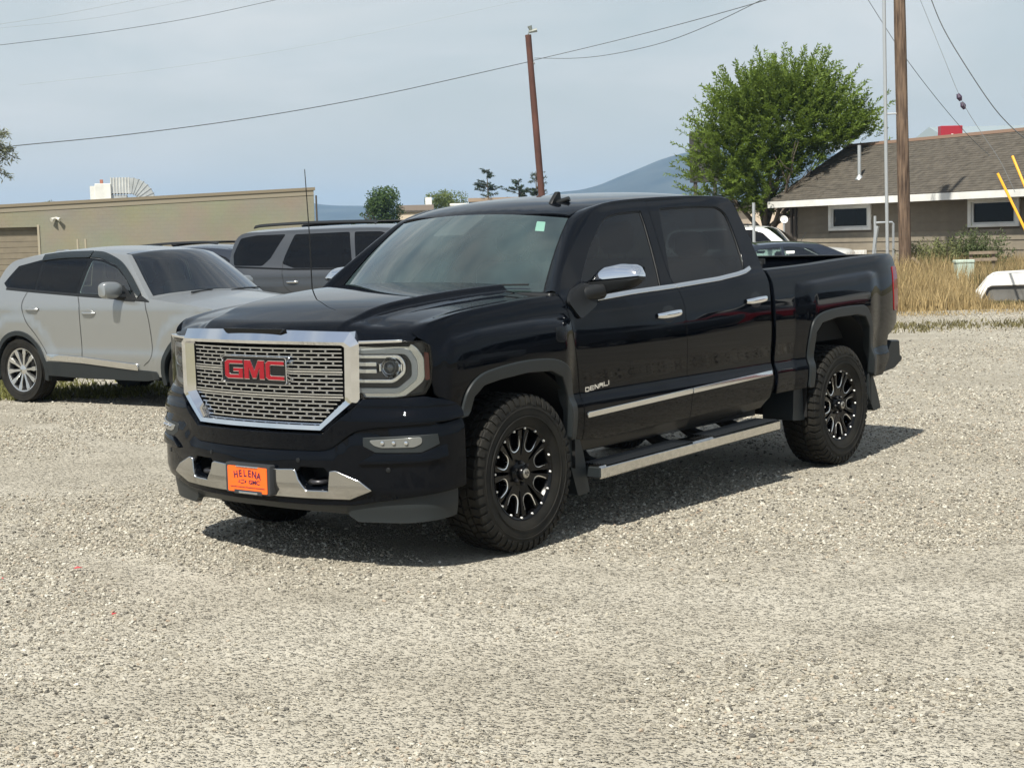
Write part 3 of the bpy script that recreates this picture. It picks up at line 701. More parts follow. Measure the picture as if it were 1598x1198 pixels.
# ---- headlights
HL = [(.640, .925), (.640, 1.127), (.655, 1.150), (.862, 1.160), (.945, 1.160), (.964, 1.140), (.970, 1.035), (.9655, .96), (.947, .905), (.818, .886), (.665, .886)]
def hlpoly(sg, L): return [(s_of(y*sg), z) for y, z in L]
for sg in (1, -1):
    out_ = (1, sg*.6, 0)
    H = panel('headlight', front(lambda s, z: -.055+0*s), hlpoly(sg, HL), mat('lamp_housing', (.022, .024, .027), .25), T, out_, step=.04, edge=-.05, r=.002)
    def C_band(y0, y1, zt, zb, ch, w):
        l = [(y0, zt), (y1-ch*.6, zt), (y1, zt-ch), (y1, zb+ch*1.3), (y1-ch*1.5, zb), (y0, zb)]
        l = fil([(y0-.02, zt)]+l[1:5]+[(y0-.02, zb)], .02)[6:-6]
        l = [(y0, zt)]+l+[(y0, zb)]; L = np.array(l); t = np.gradient(L, axis=0); t /= np.linalg.norm(t, axis=1)[:, None]; nrm = np.stack([-t[:, 1], t[:, 0]], 1)*w
        return l, [tuple(p) for p in L-nrm[:, [0, 1]]]
    for (y1, zt, zb, ch, w, o1, mm) in ((.926, 1.128, .908, .055, -.026, -.026, mat('lamp_silver', (.62, .63, .63), .14, metal=.9)), (.905, 1.106, .928, .045, -.018, -.018, mat('light_guide', (.74, .75, .74), .12)), (.858, 1.082, .972, .03, -.012, -.030, CHROME)):
        a, b = C_band(.650, y1, zt, zb, ch, w)
        panel('light_bar', front(lambda s, z: o1+0*s), hlpoly(sg, a+b[::-1]), mm, H, out_, step=.03, edge=.02, r=.006)
    panel('inner_bezel', front(lambda s, z: -.045+0*s), hlpoly(sg, [(.650, 1.09), (.85, 1.09), (.87, 1.07), (.87, 1.0), (.82, .965), (.650, .965)]), mat('lamp_dark', (.075, .078, .085), .2), H, out_, step=.05, edge=.01)
    for z in (1.050, 1.015): panel('reflector_blade', front(lambda s, z: -.036+0*s), hlpoly(sg, [(.650, z-.008), (.725, z-.008), (.725, z+.008), (.650, z+.008)]), CHROME, H, out_, step=.05, edge=.02)
    p = np.array(fpt(.798, 1.034, -.03)); d_ = Vector((math.cos(.25), sg*math.sin(.25), 0))
    if sg < 0: p = p*[1, -1, 1]; p = np.array(fpt(-.798, 1.034, -.03))
    Mx = Matrix.Translation(p) @ Vector((0, 1, 0)).rotation_difference(d_).to_matrix().to_4x4()
    mb = MB(); mb.lathe([(.052, -.02), (.052, .004), (.046, .010), (.040, .004), (.038, -.015)], 28, Mx); mb.out('projector_ring', CHROME, H)
    mb = MB(); mb.lathe([(.0385, -.005), (.034, .010), (.022, .020), (.010, .0245), (.0005, .0255)], 28, Mx); mb.out('projector_lens', mat('projector_glass', (.12, .13, .14), .03, coat=1.0, spec=.9), H, smooth=180)
    for yy in (.742, .850):
        mb = MB(); q = np.array(fpt(yy*sg, 1.034, -.034)); mb.box(q[0]-.01, q[0]+.008, q[1]-.012, q[1]+.012, 1.012, 1.056, .004); mb.out('reflector_block', CHROME, H)
    panel('side_marker', front(lambda s, z: -.012+0*s), hlpoly(sg, fil([(.953, 1.106), (.963, 1.102), (.965, .974), (.954, .972)], .004)), mat('amber_red_lens', (.17, .022, .014), .15), H, out_, step=.03, edge=.012)
    panel('lens_cover', front(lambda s, z: .002+0*s), hlpoly(sg, HL), LENS, H, out_, step=.05, edge=0)
    panel('headlight_rim', front(lambda s, z: -.006+0*s), hlpoly(sg, offset_poly(HL, .008)), TRIM_GLOSS, H, out_, holes=[hlpoly(sg, HL)], step=.05, edge=.03, r=.002)
    panel('headlight_brow', front(lambda s, z: .004+0*s), hlpoly(sg, [(.655, 1.166), (.865, 1.171), (.865, 1.163), (.655, 1.157)]), CHROME, H, out_, step=.05, edge=.02)

# ---- bumper
def bl_top(y):
    return np.interp(abs(y), [0, .45, .505, .62, .66, .76, .90, 1.06], [.609, .613, .628, .708, .724, .738, .750, .775])
YS = list(np.linspace(-.99, .99, 81)); SE = PLS[-1]-.01
s_end = s_of(1.0, .52)
def sside(l, sg): return [(sg*(s_end*1.0+(.52-x)), z) for x, z in l]
def up_off(s, z): return pch(z, [.60, .72, .76, .80, .815, .85, .862, .888], [.036, .046, .050, .046, .034, .034, .018, .004])
def lo_off(s, z):
    t = np.interp(np.abs(s), [0, s_of(.505), s_of(.62), s_of(.70), s_of(.95), s_end], [.609, .628, .708, .728, .757, .775])
    return .052-.020*np.clip((.06-(t-z))/.06, 0, 1)**2-.022*sstep(z, .44, .36)
topl = [(s_of(y), float(bl_top(y))) for y in YS]
lows = [(s_end, .775), (s_end, .44), (s_of(.99), .425), (s_of(.90), .40), (s_of(.75), .375), (s_of(.60), .352)]+[(s_of(y), .345) for y in (.4, .2, 0, -.2, -.4)]+[(-a, b) for a, b in [(s_of(.60), .352), (s_of(.75), .375), (s_of(.90), .40), (s_of(.99), .425), (s_end, .44), (s_end, .775)]]
HOOK = [(.300, .512), (.318, .470), (.362, .418), (.494, .420), (.506, .500), (.470, .540), (.330, .540)]
hookp = [hlpoly(sg, HOOK) for sg in (1, -1)]
BUM = panel('front_bumper', front(lo_off), topl+lows, BLACK, T, (1, 0, 0), holes=hookp, step=.04, edge=.03, r=.008, estep=.03)
# upper valance: from the step line up to headlights and grille
for sg in (1, -1):
    L = [(y, float(bl_top(y))+.008) for y in np.linspace(0, .985, 40)]
    U = [(.975, .878), (.945, .890), (.82, .880), (.668, .878), (.650, .850), (.46, .698), (0, .698)]
    ol = hlpoly(sg, L)+[(sg*s_end, .784), (sg*s_end, .822), (sg*(s_end-.05), .858)]+hlpoly(sg, U)
    panel('bumper_valance', front(up_off), ol, BLACK, BUM, (1, sg*.5, .2), step=.03, edge=.03, r=.006, estep=.025)
    # fog lamp
    fo = front(lambda s, z: .0535+0*s)
    FG = panel('fog_light', fo, hlpoly(sg, [(.684, .690), (.969, .706), (.972, .660), (.929, .622), (.744, .622), (.684, .652)]), GREYPL, T, (1, sg*.5, 0), step=.04, edge=.02, r=.004)
    panel('fog_lens', front(lambda s, z: .058+0*s), hlpoly(sg, fil([(.716, .678), (.930, .695), (.930, .666), (.908, .649), (.772, .646), (.738, .656)], .01)), mat('fog_glass', (.13, .135, .13), .12, coat=1.0), FG, (1, sg*.5, 0), step=.04, edge=.012)
    for yy in (.78, .83, .88):
        q = Vector(fpt(yy*sg, .670, .060)); mb = MB(); mb.lathe([(.011, -.004), (.009, .006), (.0005, .008)], 12, Matrix.Translation(q) @ Vector((0, 1, 0)).rotation_difference(Vector((1, .4*sg, 0)).normalized()).to_matrix().to_4x4()); mb.out('fog_lamp_led', CHROME, FG)
    panel('fog_facet', front(lambda s, z: .052+.016*sstep(z, .66, .58)), hlpoly(sg, [(.660, .563), (.744, .612), (.929, .612), (.984, .655), (.984, .60), (.940, .575)]), BLACK, BUM, (1, sg*.5, .3), step=.04, edge=.02, r=.006)
    # tow hook in its dark pocket
    mb = MB(); q = [fpt(y*sg, z, -.10) for y, z in offset_poly(HOOK, .02)]; mb.add(q, [tuple(range(len(q)))])
    q2 = [fpt(y*sg, z, .045) for y, z in offset_poly(HOOK, .002)]; k = len(q); mb.add(q+q2, [(i, (i+1) % k, k+(i+1) % k, k+i) for i in range(k)])
    mb.out('hook_pocket', mat('pocket_black', (.008, .009, .010), .5), BUM)
    c_ = np.array(fpt(.40*sg, .468, .0)); mb = MB(); mb.tube([c_+np.array(v) for v in ((-.08, .045*sg, -.012), (-.005, .045*sg, -.012), (.022, .030*sg, -.012), (.030, 0, -.012), (.022, -.030*sg, -.012), (-.005, -.045*sg, -.012), (-.08, -.045*sg, -.012))], .013, 8)
    mb.out('tow_hook', mat('hook_steel', (.05, .05, .055), .35, metal=.6), BUM, smooth=60)
    for (yy, zz) in ((.32, .568), (.80, .534)):
        q = Vector(fpt(yy*sg, zz, .052)); mb = MB(); mb.lathe([(.012, -.002), (.012, .002), (.010, .003), (.0005, .003)], 14, Matrix.Translation(q) @ Vector((0, 1, 0)).rotation_difference(Vector((1, .45*yy*sg, 0)).normalized()).to_matrix().to_4x4()); mb.out('parking_sensor', TRIM, BUM)
# chrome lower insert, in one piece with notches for the hooks
CL = [(.17, .513), (.285, .519), (.303, .512), (.318, .470), (.362, .412), (.496, .414), (.508, .517), (.535, .521), (.660, .472), (.715, .430), (.600, .382), (.312, .378)]
ol = hlpoly(1, CL)+hlpoly(-1, CL)[::-1]
def cl_off(s, z):
    return lo_off(s, z)+.012
panel('bumper_trim', front(cl_off), ol, mat('smoked_chrome', (.50, .50, .49), .12, metal=1.0), BUM, (1, 0, 0), step=.03, edge=.02, r=.007, estep=.02)
# air dam
dam_t = [(.0, .345), (.3, .347), (.58, .352), (.75, .377), (.90, .402), (.985, .425)]
dam_b = [(.985, .275), (.86, .262), (.62, .262), (.575, .290), (.40, .298), (0, .302)]
for sg in (1, -1):
    ol = hlpoly(sg, dam_t)+[(sg*(s_end-.02), .43), (sg*(s_end-.02), .285)]+hlpoly(sg, dam_b)
    panel('air_dam', front(lambda s, z: .012-.06*sstep(z, .36, .26)*np.where(np.abs(s) < s_of(.56), 1, .25)), ol, GREYPL, BUM, (1, sg*.5, 0), step=.04, edge=.03, r=.005)
# ---- dealer plate
PX = 1.030
mb = MB(); mb.prism(rrect(-.160, .175, .378, .536, .012), fx, .985, PX, .006); PL_ = mb.out('plate_frame', mat('plate_frame_grey', (.030, .032, .036), .4), T)
ORANGE = mat('orange_plate', (.90, .13, .012), .45)
mb = MB(); mb.prism(rrect(-.140, .155, .386, .520, .008), fx, PX-.002, PX+.003); mb.out('orange_card', ORANGE, PL_)
MF = Matrix(((0, 0, 1, PX+.0035), (1, 0, 0, 0), (0, 1, 0, 0), (0, 0, 0, 1)))
PURP = mat('plate_purple_print', (.060, .008, .045), .5)
arc = 'HELENA'
for i, chh in enumerate(arc):
    u = -.080+i*.0345; v = .478+.010*(1-((i-2.5)/2.5)**2)-.004
    text_mesh(chh, .050, .0006, 'plate_letter', PURP, PL_, Matrix.Translation((0, u+.003, v)) @ MF @ Matrix.Rotation(-.06*(i-2.5), 4, 'Z'), font_bold=.0012, sx=.92)
text_mesh('GMC', .030, .0006, 'plate_letter', PURP, PL_, Matrix.Translation((0, .060, .440)) @ MF, font_bold=.0008, sx=1.25)
bow = [(-.040, -.006), (-.022, -.006), (-.022, -.011), (-.002, -.011), (-.002, -.006), (.016, -.006), (.022, .006), (.004, .006), (.004, .011), (-.016, .011), (-.016, .006), (-.034, .006)]
mb = MB(); mb.prism([(u-.020, .441+v) for u, v in bow], fx, PX+.0025, PX+.0042); bo = mb.out('plate_emblem', PURP, PL_)
mb = MB(); mb.prism([(u*.72-.0226, .441+v*.6) for u, v in bow], fx, PX+.0030, PX+.0050); mb.out('plate_emblem_fill', ORANGE, PL_)
# the small line of print under the names is too small to read in the photograph: short strokes
mb = MB()
u = -.120
while u < .135:
    w_ = random.choice((.003, .004, .005)); mb.box(PX+.0028, PX+.0040, u, u+w_, .411-.002, .411+random.choice((.003, .004)), 0); u += w_+random.choice((.002, .003, .003))
mb.out('plate_small_print', PURP, PL_, smooth=None, kind='stuff')
mb = MB(); mb.box(PX, PX+.008, -.075, .090, .514, .523, .003); mb.out('plate_clip', CHROME_SOFT, PL_)
mb = MB(); mb.box(PX, PX+.007, -.060, .080, .379, .389, .003); mb.out('plate_clip', CHROME_SOFT, PL_)
mb = MB(); mb.box(PX, PX+.004, -.095, .115, .376, .398, .002); mb.out('plate_lower_band', mat('plate_frame_grey'), PL_)

# ---- DENALI badge letters on the front doors (traced straight strokes)
DEN = {'D': [[(0, 0), (0, 1), (.85, 1), (1, .85), (1, .15), (.85, 0)], [(.2, .22), (.2, .78), (.8, .78), (.8, .22)]],
       'E': [[(0, 0), (0, 1), (1, 1), (1, .80), (.2, .80), (.2, .60), (.9, .60), (.9, .40), (.2, .40), (.2, .20), (1, .20), (1, 0)]],
       'N': [[(0, 0), (0, 1), (.26, 1), (.80, .34), (.80, 1), (1, 1), (1, 0), (.74, 0), (.20, .66), (.20, 0)]],
       'A': [[(0, 0), (0, .85), (.15, 1), (1, 1), (1, 0), (.8, 0), (.8, .35), (.2, .35), (.2, 0)]],
       'L': [[(0, 0), (0, 1), (.2, 1), (.2, .22), (1, .22), (1, 0)]],
       'I': [[(.0, 0), (.0, 1), (.22, 1), (.22, 0)]]}
for sgn in (1, -1):
    mb = MB(); w_ = .040
    for i, chh in enumerate('DENALI'):
        k = i if sgn > 0 else i
        u0 = -.612-i*.045 if sgn > 0 else -.882+i*.045; du = -w_ if sgn > 0 else w_
        p0 = DEN[chh][0]; z0 = .793+.00003
        fr = lambda u, v, w: (u0+du*u, (sidep(u0+du*u, .81)[1]+w)*sgn, .793+.004*i*(1 if sgn > 0 else 1)+v*.026)
        mb.prism(p0, fr, -.004, .005)
        if chh == 'D':
            mb2 = MB(); mb2.prism(DEN['D'][1], fr, -.002, .0056); mb2.out('badge_counter', BLACK, T)
    mb.out('badge_lettering', CHROME, T, smooth=20)

# ---- mirrors
for sgn in (1, -1):
    mb = MB()
    def prof_cap(y, k):  # closed section (x,z) at span y
        pass
    ys = np.linspace(.895, 1.215, 15); R = []; R2 = []
    for y in ys:
        t = (y-.895)/.32; top = np.interp(t, [0, .18, .55, .85, .96, 1], [1.405, 1.482, 1.500, 1.492, 1.470, 1.44]); mid = np.interp(t, [0, 1], [1.396, 1.422]); bot = np.interp(t, [0, .1, .8, 1], [1.318, 1.315, 1.36, 1.40])
        dx = .12*(1-.35*t**3); xf = -.775-.03*t
        R.append([(xf-.02, y*sgn, mid), (xf, y*sgn, mid+.008), (xf-.004, y*sgn, mid+(top-mid)*.55), (xf-.030, y*sgn, mid+(top-mid)*.88), (xf-.065, y*sgn, top), (xf-dx, y*sgn, top-.004), (xf-dx, y*sgn, mid)])
        R2.append([(xf-.005, y*sgn, mid), (xf-.002, y*sgn, mid-(mid-bot)*.3), (xf-.018, y*sgn, bot+.012), (xf-.05, y*sgn, bot), (xf-dx+.004, y*sgn, bot+.008), (xf-dx+.004, y*sgn, mid), (xf-.005, y*sgn, mid)])
    mb.grid(R); kk = len(R[0]); nv = len(mb.V)
    mb.F.append(tuple(range(kk))); mb.F.append(tuple(range(nv-kk, nv)))
    mm = MB(); mm.grid(R2); nv = len(mm.V); mm.F.append(tuple(range(7))); mm.F.append(tuple(range(nv-7, nv)))
    mm.tube([(-.66, .905*sgn, 1.30), (-.70, .93*sgn, 1.335), (-.80, .98*sgn, 1.35)], [.045, .05, .04], 10)
    mm.prism(fil([(-.475, 1.30), (-.56, 1.20), (-.74, 1.27), (-.80, 1.335), (-.70, 1.40), (-.56, 1.36)], .03), lambda u, v, w: (u, (sidep(u, min(v, 1.335))[1]+w)*sgn, v), -.02, .016)
    MR = mm.out('mirror', TRIM, T, smooth=40); mb.out('mirror_cap', CHROME, MR, smooth=50)
    mb = MB(); mb.add([(-.915, y*sgn, z) for y, z in ((.92, 1.345), (1.19, 1.41), (1.19, 1.475), (.94, 1.47))], [(0, 1, 2, 3)]); mb.out('mirror_glass', mat('mirror_silver', (.7, .72, .74), .02, metal=1.0), MR)

# ---- roof fin, whip antenna
mb = MB(); base = Vector((-1.13, .40, 0))
mb.prism(fil([(-1.085, 1.835), (-1.115, 1.875), (-1.165, 1.925), (-1.190, 1.925), (-1.20, 1.85)], .010), lambda u, v, w: (u, .40+w, v), -.012, .012, .004)
mb.box(-1.21, -1.07, .375, .425, 1.815, 1.845, .01)
mb.tube([(-1.15, .36, 1.842), (-1.165, .43, 1.862), (-1.18, .485, 1.880)], [.013, .019, .016], 10)
mb.out('roof_antenna', TRIM, T, smooth=40)
mb = MB(); mb.tube([(-.376, -.90, 1.33), (-.37, -.90, 1.70), (-.35, -.90, 2.105)], [.0042, .0036, .0026], 6); mb.tube([(-.376, -.90, 1.31), (-.376, -.90, 1.35)], [.014, .008], 8); mb.out('whip_antenna', TRIM, T)

# ---- bed: inner walls, floor, rail caps, tailgate, rear bumper
mb = MB()
for s in (1, -1):
    mb.box(-4.70, -2.76, s*.80, s*.78, .90, 1.38)
mb.box(-4.70, -2.76, -.80, .80, .86, .90); mb.box(-2.80, -2.76, -.80, .80, .90, 1.37); mb.out('bed_liner', DARK, T)
for s in (1, -1):
    rows = []
    for x in np.linspace(-4.68, -2.735, 14):
        z = float(crest(x)); y = float(sideY(np.array([x]), np.array([z-.005]))[0])
        rows.append([(x, s*(y-.004), z-.020), (x, s*(y-.012), z-.006), (x, s*(y-.03), z-.001), (x, s*(y-.10), z+.001), (x, s*(y-.13), z-.008), (x, s*(y-.135), z-.08)])
    mb = MB(); mb.grid(rows); mb.out('bed_rail_cap', TRIM, T, smooth=60)
mb = MB(); mb.box(-4.755, -4.69, -.76, .76, .83, 1.45, .02); TG = mb.out('tailgate', BLACK, T)
mb = MB(); mb.box(-4.76, -4.66, -.74, .74, 1.448, 1.460, .005); mb.out('tailgate_cap', TRIM, TG)
mb = MB(); mb.box(-4.765, -4.75, -.12, .12, 1.27, 1.34, .01); mb.out('tailgate_handle', TRIM_GLOSS, TG)
mb = MB(); 
P = [(-4.47, .56), (-4.60, .70), (-4.70, .81), (-4.85, .80), (-4.86, .69), (-4.895, .675), (-4.895, .64), (-4.76, .585)]
mb.prism(P, lambda u, v, w: (u, w, v), -.905, .905, .02); mb.out('rear_bumper', GREYPL, T, smooth=40)
mb = MB(); mb.box(-2.77, -2.735, .70, .90, 1.35, 1.46, .02); mb.tube([(-2.80, .86, 1.44), (-2.80, .86, 1.475)], .03, 10); mb.out('bed_corner_cap', TRIM, T)

# ---- running boards
for s in (1, -1):
    brd = lambda x: .340+(-.62-x)*.0235
    mb = MB(); V = []; F = []
    prof = [(.885, -.03), (.885, .028), (.905, .036), (1.045, .036), (1.062, .024), (1.062, -.026), (1.05, -.036), (.90, -.036)]
    xs = (-.640, -.652, -2.675, -2.69)
    for i, x in enumerate(xs):
        k = .93 if i in (0, 3) else 1
        V += [(x, s*(.973+(y-.973)*k), brd(x)+z*k) for y, z in prof]
    F = [(8*i+a, 8*i+(a+1) % 8, 8*i+8+(a+1) % 8, 8*i+8+a) for i in range(3) for a in range(8)]+[tuple(range(8)), tuple(range(24, 32))]
    mb.add(V, F); RB_ = mb.out('running_board', mat('polished_stainless', (.66, .65, .62), .20, metal=1.0, noise=(30, .12)), T, smooth=30)
    mb = MB()
    for (xa, xb) in ((-.70, -1.62), (-1.86, -2.64)):
        for k in range(9):
            y = .893+k*.0185
            mb.add([(xa, s*y, brd(xa)+.037), (xb, s*y, brd(xb)+.037), (xb, s*(y+.013), brd(xb)+.037), (xa, s*(y+.013), brd(xa)+.037), (xa, s*(y+.003), brd(xa)+.042), (xb, s*(y+.003), brd(xb)+.042), (xb, s*(y+.010), brd(xb)+.042), (xa, s*(y+.010), brd(xa)+.042)], [(0, 1, 5, 4), (4, 5, 6, 7), (7, 6, 2, 3), (0, 4, 7, 3), (1, 2, 6, 5)])
        mb.add([(xa, s*.890, brd(xa)+.0375), (xb, s*.890, brd(xb)+.0375), (xb, s*1.058, brd(xb)+.0375), (xa, s*1.058, brd(xa)+.0375)], [(0, 1, 2, 3)])
    mb.out('step_pad', TRIM, RB_, smooth=20)
    mb = MB(); mb.box(-.634, -.646, s*.892, s*1.056, brd(-.64)-.030, brd(-.64)+.031, .01); mb.out('board_end_cap', GREYPL, RB_)
    for x in (-.85, -1.62, -2.02, -2.45):
        mb = MB(); mb.tube([(x, s*.93, brd(x)-.01), (x, s*.80, brd(x)+.02), (x, s*.70, .46)], [.035, .04, .05], 8); mb.out('board_bracket', DARK, RB_)

# ---- underbody, wheel housings
mb = MB()
mb.box(-2.70, -.60, -.86, .86, .44, .56); mb.box(-4.60, .70, -.45, -.37, .40, .54); mb.box(-4.60, .70, .37, .45, .40, .54); mb.box(.25, .80, -.62, .62, .36, .62)
mb.box(-.40, .45, -.40, .40, .38, .80); mb.tube([(-3.645, -.80, .42), (-3.645, .80, .42)], .05, 10); mb.tube([(0, -.80, .40), (0, .80, .40)], .04, 10); mb.box(-3.80, -3.48, -.14, .14, .30, .52, .05)
mb.box(-4.62, -2.78, -.84, .84, .58, .66); mb.tube([(-2.9, .25, .42), (-2.0, .25, .36), (-.5, .2, .40)], .05, 8); mb.box(-3.15, -2.2, -.60, -.20, .34, .56, .04)
mb.out('chassis', DARK, T)
for xc, zt in ((-.0, 1.0), (-3.70, 1.09)):
    for s in (1, -1):
        mb = MB(); rows = []
        for t in np.linspace(-.12, PI+.12, 22):
            rows.append([(xc+.50*math.cos(t), s*y, .48+(zt-.50)*max(math.sin(t), -.2)**.8 if math.sin(t) > 0 else .48-.1) for y in (.985 if xc > -1 else .98, .45)])
        mb.grid(rows); mb.box(xc-.5, xc+.5, s*.46, s*.44, .40, zt); mb.out('wheel_well', DARK, T)

# ---- wheels
def tyre_profile(R, rr, w):
    h = w/2
    return [(rr-.004, -h*.80), (rr+.012, -h*.86), (rr+.05, -h*.97), (rr+.10, -h*1.0), (R-.052, -h*.955), (R-.026, -h*.90), (R-.012, -h*.80), (R-.011, 0), (R-.012, h*.80), (R-.026, h*.90), (R-.052, h*.955), (rr+.10, h*1.0), (rr+.05, h*.97), (rr+.012, h*.86), (rr-.004, h*.80)]
def truck_wheel():
    W_ = bpy.data.objects.new('wheel', None); C.objects.link(W_)
    R, rr, w = .4215, .248, .285
    mb = MB(); mb.lathe(tyre_profile(R, rr, w), 72)
    # raised rings on the sidewall
    for r0 in (.300, .345): mb.lathe([(r0-.004, .1415), (r0-.002, .1445), (r0+.002, .1445), (r0+.004, .1415)], 72)
    # tread blocks
    N = 50; h = w/2
    def blk(t0, t1, y0, y1, skew, top=R, bot=R-.016, lean=0.):
        V = []
        for (rad, ins) in ((bot, 0), (top, .0016)):
            for (t, y) in ((t0, y0), (t1, y0), (t1, y1), (t0, y1)):
                tt = t+skew*(y-(y0+y1)/2); sy = 1 if y == y1 else -1
                tt += (ins/R)*(1 if t == t0 else -1); rd = rad-lean*abs(y)**2
                yy = y-sy*ins
                V.append((rd*math.sin(tt), yy, rd*math.cos(tt)))
        mb.add(V, [(4, 5, 6, 7), (0, 1, 5, 4), (1, 2, 6, 5), (2, 3, 7, 6), (3, 0, 4, 7)])
    for i in range(N):
        p = 2*PI/N; t = i*p; g = .12*p
        blk(t+g, t+p-g, -.022, .022, .9); 
        for s in (1, -1):
            tt = t+(.33 if s > 0 else .66)*p
            blk(tt+g, tt+p-g, s*.030 if s > 0 else -.068, .068 if s > 0 else -.030, -1.2*s)
            tt = t+(.1 if s > 0 else .55)*p; a, b = (.076, .122) if s > 0 else (-.122, -.076)
            blk(tt+g*1.3, tt+p-g*1.3, a, b, .4*s, lean=.25)
            # shoulder lugs running down the sidewall
            tt0, tt1 = tt+g*(1.3 if i % 2 else 2.2), tt+p-g*1.3; V = []
            for rad, y in ((R-.009, s*.119), (R-.013, s*.128), (R-.034, s*.1395), (R-.060 if i % 2 else R-.048, s*.1425)):
                for q in (tt0, tt1): V.append((rad*math.sin(q), y, rad*math.cos(q)))
            for rad, y in ((R-.020, s*.112), (R-.030, s*.120), (R-.045, s*.130), (R-.065, s*.136)):
                for q in (tt0, tt1): V.append((rad*math.sin(q), y, rad*math.cos(q)))
            f = [(0, 1, 3, 2), (2, 3, 5, 4), (4, 5, 7, 6), (0, 2, 10, 8), (2, 4, 12, 10), (4, 6, 14, 12), (1, 9, 11, 3), (3, 11, 13, 5), (5, 13, 15, 7), (6, 7, 15, 14), (0, 8, 9, 1)]
            mb.add(V, f)
    mb.out('tyre', RUBBER, W_, smooth=28)
    # rim barrel and bead ring, face at +y
    mb = MB(); mb.lathe([(.255, -.12), (.235, -.10), (.225, -.02), (.232, .05), (.240, .075), (.247, .108), (.256, .118), (.262, .120), (.2665, .112), (.2665, .10)], 64); RM = mb.out('rim', RIMBLK, W_, smooth=40)
    mb = MB(); mb.lathe([(.227, -.03), (.06, -.03), (.0005, -.03)], 32); mb.out('brake_disc', mat('brake_iron', (.03, .028, .026), .5, metal=.4), W_)
    mb = MB()
    for i in range(16):
        t = 2*PI*(i+.5)/16
        Mx = Matrix.Translation((.2505*math.sin(t), .110, .2505*math.cos(t)))
        mb.lathe([(.0072, 0), (.0072, .008), (.005, .0105), (.0004, .0105)], 10, Mx)
    mb.out('bead_bolts', MILLED, W_, smooth=40, kind='stuff')
    # eight forked spokes
    for i in range(8):
        t = 2*PI*i/8+.2
        fr = lambda u, v, w: (u*math.cos(t)+v*math.sin(t), w, -u*math.sin(t)+v*math.cos(t))
        def fr2(u, v, w):
            return fr(u, v, w+(.022 if v > .2 else 0)*0+(.085+.018*max(0, (v-.06)/.18)))
        mb = MB(); mb.prism([(-.036, .045), (.036, .045), (.038, .105), (.052, .150), (.072, .200), (.080, .233), (.046, .240), (.036, .190), (.027, .156), (.012, .140), (-.012, .140), (-.027, .156), (-.036, .190), (-.046, .240), (-.080, .233), (-.072, .200), (-.052, .150), (-.038, .105)], fr2, -.045, .006, .003)
        sp = mb.out('spoke', RIMBLK, W_, smooth=25)
        # milled edge: a bright U round the notch of the fork, one arm broader
        cl = cat([(.0450, .222), (.0385, .190), (.030, .158), (.013, .1415), (-.013, .1415), (-.030, .158), (-.0385, .190), (-.0425, .208)], 4)
        L = np.array(cl); tn = np.gradient(L, axis=0); tn /= np.linalg.norm(tn, axis=1)[:, None]; nm = np.stack([tn[:, 1], -tn[:, 0]], 1)
        q_ = np.linspace(0, 1, len(L)); wd = (.0125*np.sin(np.clip(q_*1.12+.04, 0, 1)*PI)**.6*(1-.55*q_)+.0012)[:, None]
        A, B = L-nm*.001, L-nm*(wd+.001)
        if (np.hypot(*(B[len(B)//2]))) > (np.hypot(*(A[len(A)//2]))): A, B = L+nm*.001, L+nm*(wd+.001)
        V = [fr2(*p, .0035) for p in A]+[fr2(*p, .0085) for p in B]+[fr2(*p, -.01) for p in A]+[fr2(*p, .003) for p in B]; k = len(A)
        F = [(j, j+1, k+j+1, k+j) for j in range(k-1)]+[(j, 2*k+j, 2*k+j+1, j+1) for j in range(k-1)]+[(k+j, k+j+1, 3*k+j+1, 3*k+j) for j in range(k-1)]
        m2 = MB(); m2.add(V, F); m2.out('milled_edge', MILLED, W_, smooth=30)
    mb = MB(); mb.lathe([(.078, .06), (.070, .092), (.058, .100), (.040, .104), (.038, .125), (.033, .131), (.026, .132), (.0005, .132)], 28); HB = mb.out('hub', RIMBLK, W_, smooth=35)
    mb = MB(); mb.lathe([(.027, .1315), (.027, .136), (.024, .139), (.0005, .140)], 24)
    mb.out('centre_cap', mat('cap_pewter', (.40, .39, .36), .35, metal=.9), W_, smooth=35)
    mb = MB()
    for (u, v, a) in ((-.009, .007, .006), (.009, .007, .006), (0, -.009, .005)): mb.lathe([(a, .139), (a*.6, .1425), (.0003, .1428)], 10, Matrix.Translation((u, 0, v)))
    mb.box(-.016, .016, .139, .1422, -.002, .001); mb.out('cap_emblem', TRIM, W_, kind='stuff')
    mb = MB()
    for i in range(6):
        t = 2*PI*i/6; mb.lathe([(.010, .085), (.010, .112), (.007, .116), (.0004, .116)], 8, Matrix.Translation((.062*math.sin(t), 0, .062*math.cos(t))))
    mb.out('lug_nuts', mat('black_nut', (.02, .02, .022), .25, metal=.5), W_, kind='stuff')
    for ch_ in W_.children:
        if ch_.name.split('.')[0] != 'tyre': ch_.data.transform(Matrix.Diagonal((.945, 1, .945, 1)))
    return W_
w0 = truck_wheel(); w0.parent = T; w0.location = (0, .892, .4215); w0.rotation_euler = (0, .10, 0)
for (x, s, a) in ((-3.645, 1, .55), (0, -1, .2), (-3.645, -1, .9)):
    w = copy_tree(w0, T); w.location = (x, s*.892, .4215); w.rotation_euler = (0, a, 0) if s > 0 else (0, a, PI)

